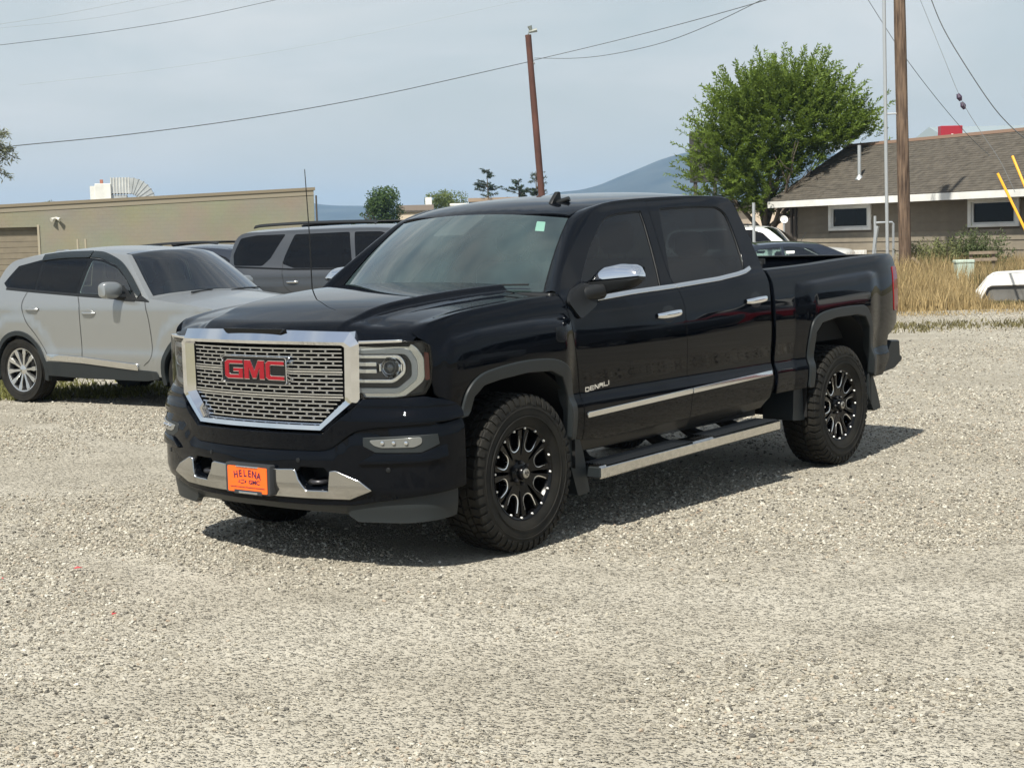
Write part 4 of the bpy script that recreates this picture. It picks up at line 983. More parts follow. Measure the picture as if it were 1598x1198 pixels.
# ---- interior seen through the glass
mb = MB(); mb.box(-2.6, -.45, -.84, .84, .55, .60); mb.out('cabin_floor', DARK, T)
mb = MB(); mb.prism(fil([(-.46, 1.33), (-.80, 1.31), (-.90, 1.22), (-.86, 1.05), (-.70, .85), (-.50, .80)], .04), lambda u, v, w: (u, w, v), -.80, .80); mb.out('dashboard', mat('dash_black', (.05, .05, .052), .55), T, smooth=40)
for y in (.42, -.42):
    mb = MB(); mb.box(-1.62, -1.08, y-.26, y+.26, .78, .95, .06); mb.box(-1.80, -1.62, y-.25, y+.25, .90, 1.50, .06, ); st = mb.out('front_seat', SEAT, T, smooth=50)
    mb = MB(); mb.box(-1.82, -1.70, y-.13, y+.13, 1.54, 1.74, .05); mb.tube([(-1.76, y-.06, 1.48), (-1.76, y-.06, 1.56)], .008, 6); mb.tube([(-1.76, y+.06, 1.48), (-1.76, y+.06, 1.56)], .008, 6); mb.out('headrest', SEAT, st, smooth=50)
mb = MB(); mb.box(-2.55, -2.05, -.70, .70, .78, .95, .06); mb.box(-2.66, -2.50, -.70, .70, .90, 1.48, .05)
for y in (-.45, .45): mb.box(-2.64, -2.54, y-.13, y+.13, 1.50, 1.66, .04)
mb.out('rear_seat', SEAT, T, smooth=50)
mb = MB(); pts = [(-1.0+.065*math.cos(t), .42+.19*math.sin(t), 1.20+.175*math.cos(t)) for t in np.linspace(0, 2*PI, 33)]; mb.tube(pts, .016, 8); mb.tube([(-.92, .42, 1.16), (-1.0, .42, 1.20)], .05, 10); mb.tube([(-.99, .24, 1.20), (-.99, .60, 1.20)], .014, 6); mb.out('steering_wheel', TRIM, T, smooth=60)
mb = MB(); mb.box(-1.00, -.96, -.13, .13, 1.66, 1.74, .015); mb.tube([(-.955, 0, 1.74), (-.93, 0, 1.79)], .012, 6); mb.out('rear_view_mirror', TRIM, T)
mb = MB(); rows = [[(x, y, float(roofz(x, y))-.045) for y in np.linspace(-.55, .55, 9)] for x in np.linspace(-1.3, -2.62, 8)]; mb.grid(rows); mb.out('headliner', mat('headliner_grey', (.28, .28, .26), .9), T, fix=False)
# ================================================================== other vehicles: one lofted skin for hood, glass and roof; side panels with cut doors
def alloy_wheel(R, rim, w, spokes, face, dark):
    W_ = bpy.data.objects.new('wheel', None); C.objects.link(W_)
    mb = MB(); mb.lathe(tyre_profile(R, rim, w), 48); h = w/2
    for k in (-.45, 0, .45): mb.lathe([(R-.011, w*k*.5-.010), (R-.004, w*k*.5-.014+.02*0), (R-.001, w*k*.5+.022), (R-.011, w*k*.5+.028)], 48)
    for r0 in (rim+.03, rim+.06): mb.lathe([(r0-.003, h*.985), (r0, h*1.005), (r0+.003, h*.995)], 48)
    mb.out('tyre', RUBBER, W_, smooth=30)
    mb = MB(); mb.lathe([(rim-.01, -h*.8), (rim-.03, -h*.5), (rim-.035, h*.3), (rim-.016, h*.68), (rim-.008, h*.83), (rim+.005, h*.85), (rim+.008, h*.78)], 40); mb.lathe([(rim-.03, -.02), (.0005, -.02)], 32); rm = mb.out('rim', dark, W_, smooth=40)
    mb = MB(); mb.lathe([(rim-.016, h*.70), (rim-.011, h*.82), (rim+.001, h*.855), (rim+.005, h*.80)], 40); mb.out('rim_lip', face, W_, smooth=40)
    for i in range(spokes):
        t = 2*PI*i/spokes
        fr = lambda u, v, w_: (u*math.cos(t)+v*math.sin(t), w_+h*.60+.02*v/rim, -u*math.sin(t)+v*math.cos(t))
        mb = MB(); mb.prism([(-.012, .04), (.012, .04), (.014, rim*.55), (.026, rim*.80), (.022, rim*.95), (-.022, rim*.95), (-.026, rim*.80), (-.014, rim*.55)], fr, -.03, .012, .004); mb.out('spoke', face, W_, smooth=25)
    mb = MB(); mb.lathe([(.062, h*.4), (.055, h*.72), (.030, h*.80), (.0005, h*.82)], 24); mb.out('hub', face, W_, smooth=40)
    return W_

def car(name, label, S, loc, rz, group=None):
    """S: profile = list of (x, z, half width, crown, bulge) from front bumper over the roof to the rear bumper"""
    t = thing(name, label, S.get('cat', 'car'), loc, rz, group)
    wf = S['width']; pr = S['profile']; paint = S['paint']
    zs, ys = zip(*S['sec'])
    def sY(x, z):
        x = np.asarray(x, float); z = np.asarray(z, float); y = pch(z, zs, ys)
        xf, xr = S['xf'], S['xr']
        y = y*(1-.16*np.clip((x-(xf-.55))/.55, 0, 1)**2)*(1-.11*np.clip(((xr+.5)-x)/.5, 0, 1)**2)
        for (xc, hgt) in S.get('bulge', ()):
            d = np.hypot(x-xc, (z-S['R'])*.95); y = y+.020*sstep(d, S['R']+.27, S['R']+.16)*(z > 0)
        return y
    sf = lambda x, z: np.stack([x, sY(x, z), z], -1)
    # top skin
    P = np.array(cat([p[:2] for p in pr], 6)); prm = np.array([p[2:] for p in pr]); q = np.linspace(0, len(pr)-1, len(P))
    crown = np.interp(q, range(len(pr)), prm[:, 0]); bulge = np.interp(q, range(len(pr)), prm[:, 1])
    def skin(i0, i1, push, y0=-1., y1=1., n=15):
        rows = []
        k = np.arange(i0, i1+1); tn = np.gradient(P, axis=0); tn /= np.linalg.norm(tn, axis=1)[:, None]
        for i in k:
            x, z = P[i]; hw = float(sY(np.array([x]), np.array([z]))[0]); r = []
            nx, nz = -tn[i][1], tn[i][0]
            if nz < -1e-6 or (abs(nz) < 1e-6 and nx < 0): pass
            sgn_ = -1 if True else 1
            ox, oz = (tn[i][1], -tn[i][0])
            for u in np.linspace(y0, y1, n):
                c = 1-abs(u)**2.6
                r.append((x+bulge[i]*(1-u*u)+ox*push, u*hw, z+crown[i]*c+oz*push))
            rows.append(r)
        return rows
    mb = MB(); k0 = 0
    for nm, i0, i1, m_, ins in S['skin']:
        mb.grid(skin(k0, i0*6, 0.)); k0 = i1*6
        for ua, ub in ((-1., -ins), (ins, 1.)): mb.grid(skin(i0*6, i1*6, 0., ua, ub, 4))
    mb.grid(skin(k0, len(P)-1, 0.)); bo = mb.out('body', paint, t, smooth=None)
    bm = bmesh.new(); bm.from_mesh(bo.data); bmesh.ops.remove_doubles(bm, verts=bm.verts, dist=.002); bm.to_mesh(bo.data); bm.free()
    bo.data.polygons.foreach_set('use_smooth', [True]*len(bo.data.polygons)); bo.data.set_sharp_from_angle(angle=math.radians(45))
    for nm, i0, i1, m_, ins in S['skin']:
        mb = MB(); mb.grid(skin(i0*6, i1*6, -.004 if False else .004, -ins, ins)); o = mb.out(nm, m_, t, smooth=180, fix=True)
    # nose and tail pieces laid on the end faces: u across (-1..1), z up
    def endsurf(front):
        pts = [p for p in (pr[:4] if front else pr[::-1][:4])]; zz = [p[1] for p in pts]; xx = [p[0] for p in pts]; bb = [p[3] for p in pts]
        def f(u, z):
            x = np.interp(z, zz, xx); hw = sY(x, z); return np.stack([x+np.interp(z, zz, bb)*(1-u*u), u*hw, z], -1)
        return f
    for front in (True, False):
        for nm, ol_, m_, sym in S.get('nose' if front else 'tail', ()):
            for sg in ((1, -1) if sym else (1,)):
                panel(nm, endsurf(front), [(u*sg, z) for u, z in ol_], m_, t, (1 if front else -1, 0, 0), step=.06, edge=.02, r=.006, push=.008, estep=.04)
    # side panels
    top = [tuple(p) for p in P]
    a0, a1 = 0., S['wb']; R = S['R']; zb = S['sill']
    def arch(xc): return [(xc+(R+.075)*math.cos(a), R+(R+.065)*math.sin(a)) for a in np.linspace(PI+.32, -.32, 22)]
    low = [(S['xr']+.02, zb+.10)]+[(x, max(z, zb)) for x, z in arch(a0)]+[(a0+R+.12, zb), (a1-R-.12, zb)]+[(x, max(z, zb)) for x, z in arch(a1)]+[(S['xf']-.02, zb+.06)]
    bodyo = top+low
    # thin out coincident points
    for sg in (1, -1):
        mi = sg < 0
        sp = panel('side_panel', sf, bodyo, paint, t, (0, 1, 0), holes=[offset_poly(fil(w_, .03), -.006) for w_, _m in S['windows']], step=.07, edge=.015, mir=mi, estep=.05)
        for ol_, hs_ in S.get('pillar_trim', ()): panel('pillar_trim', sf, ol_, TRIM_GLOSS, sp, (0, 1, 0), holes=[offset_poly(fil(w_, .03), -.004) for w_, _m in S['windows']], step=.07, edge=.004, push=.0015, r=.001, mir=mi, estep=.04)
        for w_, m_ in S['windows']:
            gp = panel('window', sf, fil(w_, .03), m_, sp, (0, 1, 0), step=.1, edge=.004, push=.003, r=.001, mir=mi, estep=.04)
        for nm, ln, wd, m_, pu in S.get('strips', ()):
            panel(nm, sf, band(ln, wd), m_, sp, (0, 1, 0), step=.2, edge=.012, push=pu, r=.005, mir=mi, estep=.06)
        for nm, ol, m_, pu in S.get('patches', ()):
            panel(nm, sf, ol, m_, sp, (0, 1, 0), step=.08, edge=.015, push=pu, r=.006, mir=mi, estep=.04)
        for ln in S.get('seams', ()):
            panel('door_seam', sf, band(cat(ln, 5), .0065), DARK, sp, (0, 1, 0), step=.3, edge=0, push=.0025, mir=mi, estep=.06)
        for (x, z) in S.get('handles', ()):
            panel('handle_recess', sf, [(x+.07*math.cos(a), z+.045*math.sin(a)) for a in np.linspace(0, 2*PI, 20)[:-1]], S.get('recess', paint), sp, (0, 1, 0), push=.004, edge=.006, r=.004, mir=mi)
            y = float(sY(np.array([x]), np.array([z]))[0])*sg; mb = MB()
            mb.grid([[(x-.10+.20*u, y+sg*(.008+.026*(1-(2*u-1)**6))-sg*.010*(1-math.cos(a)), z+.004+.015*math.sin(a)) for a in np.linspace(-3, 3, 10)] for u in np.linspace(0, 1, 9)])
            mb.out('handle', S.get('handle_mat', paint), sp, smooth=60)
        if 'arch' in S:
            for xc in (a0, a1):
                ao = [(xc+(R+.085)*math.cos(a), R+(R+.075)*math.sin(a)) for a in np.linspace(PI+.25, -.25, 26)]; ai = [(xc+(R+.040)*math.cos(a), R+(R+.032)*math.sin(a)) for a in np.linspace(-.25, PI+.25, 26)]
                panel('arch_moulding', sf, ao+ai, S['arch'], sp, (0, 1, 0), step=.08, push=.010, edge=.04, r=.006, mir=mi, estep=.05)
        for xc in (a0, a1):
            mb = MB(); mb.grid([[(xc+(R+.07)*math.cos(a), sg*y, R+(R+.06)*math.sin(a)) for y in (wf/2-.03, wf/2-.42)] for a in np.linspace(-.3, PI+.3, 18)]); mb.box(xc-R, xc+R, sg*(wf/2-.44), sg*(wf/2-.42), .2, 2*R); mb.out('wheel_well', DARK, t)
        if 'mirror' in S:
            xm, zm = S['mirror']; y0 = float(sY(np.array([xm+.08]), np.array([zm-.05]))[0])
            mb = MB(); R_ = []
            for u in np.linspace(0, 1, 9):
                y = y0+.05+.21*u; h = .088*(1-.28*abs(2*u-1)**4.); 
                se = lambda v: math.copysign(abs(v)**.55, v); R_.append([(xm+.02+.075*se(math.cos(a))*(1-.3*u*u), sg*y, zm+h*se(math.sin(a))) for a in np.linspace(-PI, PI, 14)])
            mb.grid(R_); nv = len(mb.V); mb.F.append(tuple(range(nv-14, nv))); mb.F.append(tuple(range(14)))
            mr = mb.out('mirror', S.get('mirror_mat', paint), t, smooth=60)
            mb = MB(); mb.tube([(xm+.10, sg*(y0-.03), zm-.09), (xm+.05, sg*(y0+.09), zm-.06)], [.04, .03], 8); mb.prism(fil([(xm-.06, zm-.10), (xm+.26, zm-.12), (xm+.02, zm+.05)], .02), lambda u, v, w: (u, sg*(float(sY(np.array([u]), np.array([v]))[0])+w), v), -.02, .008); mb.out('mirror_base', TRIM, mr)
    mb = MB(); mb.box(S['xr']+.15, S['xf']-.15, -wf/2+.12, wf/2-.12, zb-.02, zb+.12); mb.box(S['xr']+.5, S['xf']-.5, -.35, .35, zb-.10, zb); mb.out('underbody', DARK, t)
    mb = MB(); mb.box(S['xr']+.4, S['wb']-.5, -wf/2+.16, wf/2-.16, zb+.12, zb+.5)
    for y in (-.38, .38):
        for xs_ in S['seats']: mb.box(xs_-.12, xs_, y-.24, y+.24, zb+.4, S['headz']-.22, .05); mb.box(xs_-.14, xs_-.04, y-.12, y+.12, S['headz']-.20, S['headz'], .04)
    mb.box(S['wb']-.75, S['wb']-.45, -wf/2+.18, wf/2-.18, S['headz']-.55, S['headz']-.40, .06); mb.out('interior', mat('cabin_grey', (.06, .06, .058), .8), t)
    w0 = S['wheel']() if callable(S['wheel']) else copy_tree(S['wheel'])
    w0.parent = t; yo = wf/2-.125
    for i, (x, s) in enumerate(((0, 1), (a1, 1), (0, -1), (a1, -1))):
        w = w0 if i == 0 else copy_tree(w0, t)
        w.location = (x, s*yo, R); w.rotation_euler = (0, .3+i*.37, 0 if s > 0 else PI)
    return t, sf, sY

SILVER = mat('silver_paint', (.33, .34, .338), .30, metal=.7, coat=.6)
GREYP = mat('graphite_paint', (.048, .053, .061), .28, metal=.35, coat=.8)
NAVY = mat('dark_navy_paint', (.012, .016, .026), .2, coat=.8)
WHITEP = mat('white_paint', (.72, .73, .72), .3, coat=.6)
CHARC = mat('charcoal_paint', (.03, .033, .038), .25, coat=.8)
SMOKE = mat('smoked_visor', (.012, .016, .018), .12)
alloyA = lambda: alloy_wheel(.353, .238, .225, 10, mat('bright_alloy', (.62, .62, .61), .22, metal=.9), mat('dark_alloy', (.03, .03, .032), .3))

LAMPW = mat('car_lamp_clear', (.55, .57, .58), .1, coat=1.0); LAMPR = mat('car_lamp_red', (.25, .012, .014), .1, coat=1.0); PLATEM = mat('plate_white', (.6, .6, .58), .5)
# ---- silver crossover at the left; local origin under its rear axle
OL = dict(width=1.80, wb=2.60, R=.353, xf=3.56, xr=-.66, sill=.33, paint=SILVER, cat='suv', wheel=alloyA, headz=1.50, seats=(.25, 1.25),
  sec=[(.2, .84), (.34, .862), (.46, .880), (.52, .886), (.60, .880), (.75, .888), (.95, .898), (1.03, .900), (1.05, .893), (1.10, .880), (1.16, .855), (1.55, .665), (1.62, .60), (1.66, .52)],
  profile=[(3.46, .36, .0, .10), (3.52, .62, .0, .12), (3.48, .84, .0, .14), (3.38, .945, .02, .13), (2.75, 1.045, .05, .10), (2.06, 1.125, .06, .12), (1.98, 1.15, .05, .14), (1.56, 1.52, .05, .14), (1.40, 1.585, .05, .10), (.85, 1.625, .055, .02), (.30, 1.605, .055, 0), (-.08, 1.575, .05, -.03), (-.34, 1.50, .04, -.06), (-.50, 1.22, .0, -.08), (-.62, .90, .0, -.08), (-.64, .45, .0, -.08)],
  skin=[('windscreen', 6, 8, GLASS_WS2, .93), ('rear_window', 12, 13, GLASS_DARK, .82)],
  windows=[([(-.30, 1.30), (-.15, 1.47), (.20, 1.535), (.215, 1.225), (-.22, 1.255)], GLASS_DARK), ([(.245, 1.535), (.92, 1.535), (.885, 1.19), (.25, 1.222)], GLASS_DARK), ([(.99, 1.53), (1.15, 1.515), (1.42, 1.44), (1.62, 1.31), (1.76, 1.16), (.945, 1.185)], GLASS_WS2)],
  pillar_trim=[([(-.325, 1.30), (-.16, 1.485), (.20, 1.552), (.95, 1.556), (1.16, 1.535), (1.43, 1.458), (1.65, 1.315), (1.86, 1.13), (1.3, 1.155), (.89, 1.17), (.25, 1.206), (-.23, 1.238)], 0)],
  strips=[('window_visor', cat([(.20, 1.565), (.5, 1.588), (.93, 1.592)], 5), .062, SMOKE, .016), ('window_visor', cat([(.955, 1.592), (1.15, 1.572), (1.42, 1.490), (1.63, 1.355), (1.86, 1.155)], 5), .058, SMOKE, .016), ('belt_trim', [(-.25, 1.243), (.25, 1.210), (.90, 1.172), (1.9, 1.12)], .022, TRIM, .006), ('side_moulding', [(.47, .508), (1.0, .485), (1.82, .425)], .06, CHROME_SOFT, .020)],
  patches=[('sill_cladding', [(.40, .455), (1.0, .44), (1.86, .39), (2.10, .38), (2.12, .31), (1.9, .285), (.9, .290), (.42, .31)], GREYPL, .008), ('quarter_trim', fil([(1.76, 1.215), (2.02, 1.10), (1.72, 1.125)], .01), TRIM, .008)],
  seams=[[(.13, 1.24), (.075, 1.10), (.09, 1.0), (.17, .87), (.30, .74), (.43, .58), (.46, .53)], [(.92, 1.19), (.985, 1.06), (.99, .9), (.985, .5)], [(1.96, 1.10), (2.02, .90), (2.03, .56), (1.90, .44)]],
  nose=[('front_grille', [(-.52, .66), (.52, .66), (.50, .85), (-.50, .85)], TRIM, 0), ('headlight', [(.55, .74), (.97, .78), (.95, .88), (.56, .86)], LAMPW, 1), ('front_intake', [(-.62, .42), (.62, .42), (.55, .58), (-.55, .58)], TRIM, 0), ('grille_bar', [(-.50, .745), (.50, .745), (.50, .77), (-.50, .77)], CHROME, 0), ('fog_lamp', [(.70, .46), (.90, .47), (.90, .54), (.70, .53)], LAMPW, 1)],
  tail=[('tail_light', [(.55, .92), (.98, .95), (.96, 1.10), (.58, 1.08)], LAMPR, 1), ('licence_plate', [(-.18, .78), (.18, .78), (.18, .90), (-.18, .90)], PLATEM, 0)],
  handles=((.25, 1.012), (1.135, .975)), mirror=(1.56, 1.225), arch=GREYPL, bulge=((0, 1), (2.60, 1)))
suv, sfO, _ = car('silver_crossover', 'silver crossover with smoked window visors parked at left behind the black pickup', OL, (-4.617, -8.961, 0), math.radians(95), 'vehicles parked in the row behind')
mb = MB(); mb.prism(fil([(-.42, 1.60), (-.30, 1.655), (-.20, 1.655), (-.05, 1.62)], .01), lambda u, v, w: (u, w, v), -.03, .03); mb.out('shark_fin', SILVER, suv)
for y in (-.45, .15):
    mb = MB(); mb.tube([(2.20, y, 1.18), (2.13, y+.3, 1.19), (2.10, y+.55, 1.185)], .010, 6); mb.out('wiper', TRIM, suv)

# ---- big graphite SUV behind it
TL = dict(width=2.06, wb=3.07, R=.395, xf=4.15, xr=-1.20, sill=.42, paint=GREYP, cat='suv', wheel=lambda: alloy_wheel(.395, .272, .26, 6, mat('bright_alloy'), mat('dark_alloy')), headz=1.72, seats=(-.2, .75, 1.75), recess=CHARC,
  sec=[(.3, .97), (.5, .995), (.8, 1.02), (1.05, 1.03), (1.155, 1.02), (1.19, 1.03), (1.25, 1.01), (1.30, .985), (1.80, .79), (1.87, .72), (1.93, .60)],
  profile=[(4.02, .50, .0, .12), (4.10, .75, .0, .13), (4.06, 1.00, .01, .13), (3.90, 1.14, .04, .12), (3.2, 1.215, .05, .08), (2.55, 1.27, .06, .10), (2.48, 1.30, .05, .12), (1.95, 1.72, .05, .12), (1.72, 1.82, .05, .08), (1.2, 1.855, .055, .02), (.4, 1.855, .055, 0), (-.5, 1.835, .05, -.02), (-.98, 1.77, .04, -.03), (-1.10, 1.30, .0, -.04), (-1.16, 1.0, .0, -.05), (-1.15, .55, .0, -.05)],
  skin=[('windscreen', 6, 8, GLASS_WS2, .93), ('rear_window', 12, 13, GLASS_DARK, .85)],
  windows=[([(-1.02, 1.50), (-.92, 1.745), (-.65, 1.785), (-.16, 1.79), (-.36, 1.44), (-.48, 1.335), (-.98, 1.345)], GLASS_DARK), ([(.0, 1.785), (.90, 1.80), (1.02, 1.285), (.06, 1.295), (-.14, 1.36), (-.12, 1.46)], GLASS_DARK), ([(.98, 1.80), (1.40, 1.795), (1.72, 1.70), (2.10, 1.36), (1.08, 1.285)], GLASS_DARK)],
  strips=[('roof_rail', cat([(-.72, 1.875), (-.55, 1.895), (.2, 1.915), (1.15, 1.91), (1.3, 1.885)], 5), .03, TRIM, .05), ('window_trim', [(-.95, 1.325), (.02, 1.278), (1.0, 1.27), (2.05, 1.28)], .016, TRIM_GLOSS, .006)],
  seams=[[(-.14, 1.40), (-.11, 1.15), (-.05, 1.0), (.25, .8), (.45, .6)], [(1.02, 1.28), (1.05, .95), (1.04, .5)], [(2.15, 1.28), (2.2, .9), (2.18, .5)]],
  nose=[('front_grille', [(-.62, .62), (.62, .62), (.62, 1.02), (-.62, 1.02)], TRIM, 0), ('headlight', [(.66, .86), (.98, .86), (.97, 1.03), (.66, 1.03)], LAMPW, 1), ('grille_bar', [(-.62, .80), (.62, .80), (.62, .84), (-.62, .84)], CHROME, 0)],
  tail=[('tail_light', [(.82, .85), (.98, .85), (.98, 1.28), (.84, 1.28)], LAMPR, 1), ('licence_plate', [(-.16, .85), (.16, .85), (.16, .98), (-.16, .98)], PLATEM, 0)],
  handles=((.05, 1.09), (1.18, 1.08)), handle_mat=CHROME_SOFT, mirror=(1.92, 1.36), arch=CHARC)
tl_loc = site(-3.9, 23.6)
_h = math.radians(106.76); tl, _, _ = car('graphite_suv', 'large graphite grey suv with dark glass behind the silver crossover', TL, (tl_loc.x+math.cos(_h)*.73-math.sin(_h)*1.03, tl_loc.y+math.sin(_h)*.73+math.cos(_h)*1.03, 0), _h, 'vehicles parked in the row behind')

# ---- dark saloon beyond the pickup's bed, tail to the right
SD = dict(width=1.80, wb=2.70, R=.33, xf=3.60, xr=-1.02, sill=.28, paint=NAVY, cat='car', wheel=lambda: alloy_wheel(.33, .215, .215, 5, mat('bright_alloy'), mat('dark_alloy')), headz=1.24, seats=(.45, 1.35),
  sec=[(.2, .84), (.5, .89), (.8, .90), (.9, .89), (.95, .86), (1.35, .64), (1.41, .57), (1.45, .48)],
  profile=[(3.50, .40, .0, .12), (3.55, .60, .0, .14), (3.40, .74, .02, .13), (2.9, .86, .04, .10), (2.15, .95, .05, .12), (2.08, .97, .05, .14), (1.35, 1.345, .04, .12), (1.15, 1.385, .045, .06), (.6, 1.405, .05, 0), (.05, 1.38, .045, -.02), (-.15, 1.335, .04, -.05), (-.78, 1.06, .04, -.08), (-.90, 1.03, .03, -.08), (-1.0, .98, .0, -.08), (-1.02, .7, .0, -.08), (-1.0, .4, .0, -.08)],
  skin=[('windscreen', 5, 7, GLASS_WS2, .92), ('rear_window', 10, 12, GLASS_WS2, .90)],
  windows=[([(.12, 1.30), (.55, 1.345), (.72, 1.345), (.70, .99), (-.02, 1.03), (-.04, 1.10)], GLASS_WS2), ([(.78, 1.345), (1.2, 1.315), (1.9, .985), (.76, .985)], GLASS_WS2), ([(-.12, 1.08), (.06, 1.27), (-.07, 1.05), (-.36, 1.04)], GLASS_WS2)],
  strips=[('window_trim', [(-.35, 1.02), (.7, .97), (1.9, .965)], .014, CHROME_SOFT, .005)],
  seams=[[(.0, 1.02), (.1, .85), (.3, .6), (.4, .4)], [(.74, 1.0), (.76, .4)], [(1.95, .97), (1.98, .4)]], nose=[('front_grille', [(-.5, .45), (.5, .45), (.46, .66), (-.46, .66)], TRIM, 0), ('headlight', [(.55, .60), (.97, .64), (.93, .73), (.58, .71)], LAMPW, 1)], tail=[('tail_light', [(.52, .80), (.985, .80), (.97, .95), (.56, .94)], LAMPR, 1), ('licence_plate', [(-.2, .68), (.2, .68), (.2, .79), (-.2, .79)], PLATEM, 0)], handles=((.18, .90), (.95, .88)), mirror=(1.62, 1.03))
p_ = site(5.8, 31.4); sdn, sfS, _ = car('navy_saloon', 'dark navy saloon with papers in its side window beyond the pickup bed', SD, (p_.x, p_.y, 0), math.atan2(-GR.y+.25*-GF.y, -GR.x+.25*-GF.x))
mb = MB(); mb.prism(fil([(-.06, 1.40), (.05, 1.43), (.16, 1.43)], .005), lambda u, v, w: (u, w, v), -.03, .03); mb.tube([(.05, 0, 1.43), (-.07, 0, 1.62)], .006, 6); mb.out('roof_antenna', TRIM, sdn)
for sg in (1, -1):
    for z in (1.21, 1.09):
        panel('window_paper', sfS, [(.52, z), (.68, z), (.68, z+.045), (.50, z+.045)], mat('white_paper', (.75, .76, .74), .7), sdn, (0, 1, 0), push=.008, edge=.004, mir=sg < 0)

# ---- white suv farther off, dark one behind the silver crossover, charcoal one cut by the left edge
WS = dict(TL); WS.update(paint=WHITEP, arch=TRIM, wheel=TL['wheel'])
p_ = site(5.85, 46.5); wsv, _, _ = car('white_suv', 'white suv parked far behind beside the beige building', WS, (p_.x, p_.y, -.10), math.atan2(GR.y-.35*GF.y, GR.x-.35*GF.x)-.0)
DS = dict(OL); DS.update(paint=NAVY, strips=OL['strips'][2:3]+[('roof_rail', cat([(-.3, 1.64), (.2, 1.675), (.9, 1.685), (1.2, 1.66)], 4), .025, TRIM, .04)])
p_ = site(-5.75, 27.2); dsv, _, _ = car('navy_crossover', 'dark navy crossover mostly hidden behind the silver crossover roof', DS, (p_.x, p_.y, 0), math.radians(110))
mb = MB(); mb.prism(fil([(-.35, 1.60), (-.28, 1.70), (-.22, 1.70), (-.10, 1.63)], .01), lambda u, v, w: (u, w, v), -.03, .03); mb.out('shark_fin', TRIM, dsv)
CS = dict(OL); CS.update(paint=CHARC, windows=[(w, GLASS_TINT) for w, _ in OL['windows']], strips=[('window_trim', [(-.25, 1.243), (.25, 1.210), (.90, 1.172), (1.9, 1.12)], .02, CHROME, .006), ('roof_rail', cat([(-.3, 1.64), (.2, 1.675), (.9, 1.685), (1.2, 1.66)], 4), .03, CHROME_SOFT, .04)])
p_ = site(-9.75, 22.9); csv, _, _ = car('charcoal_crossover', 'charcoal crossover with chrome window line cut off by the left picture edge', CS, (p_.x, p_.y, -.02), math.radians(100))

# ---- the row facing the pickup, out of the picture at right; seen only mirrored in its doors and bed side
RD_ = dict(SD); RD_.update(paint=mat('red_paint', (.30, .012, .018), .25, coat=.8))
car('red_saloon', 'red saloon parked opposite the pickup, showing only as a reflection in its side', RD_, (-19.8, 12.2, 0), math.radians(-75), 'vehicles parked opposite')
for src, nm, lab, x, y, a in ((suv, 'silver_crossover', 'silver crossover parked opposite, showing only as a reflection in the front door', -10.6, 12.6, -70), (tl, 'graphite_suv', 'graphite suv parked opposite, showing only as a reflection in the rear door', -15.6, 13.2, -82), (wsv, 'white_suv', 'white suv parked opposite, showing only as a reflection in the bed side', -24.2, 13.6, -75)):
    c_ = copy_tree(src); c_.name = nm; c_.location = (x, y, 0); c_.rotation_euler = (0, 0, math.radians(a)); c_['label'] = lab; c_['group'] = 'vehicles parked opposite'
# ================================================================== ground
def vnoise(x, y, seed, octs=4, f=1.0):
    """smooth pseudo-noise in about -1..1"""
    r = np.random.default_rng(seed); s = 0; a = 1; tot = 0
    for _ in range(octs):
        for _k in range(4):
            th = r.uniform(0, 2*PI); ph = r.uniform(0, 2*PI); ff = f*r.uniform(.7, 1.4)
            s = s+a*np.sin((x*math.cos(th)+y*math.sin(th))*ff+ph+1.3*np.sin((x*math.sin(th)-y*math.cos(th))*ff*.6+ph*2)); tot += a*1.2
        a *= .55; f *= 2.1
    return s/tot*1.6

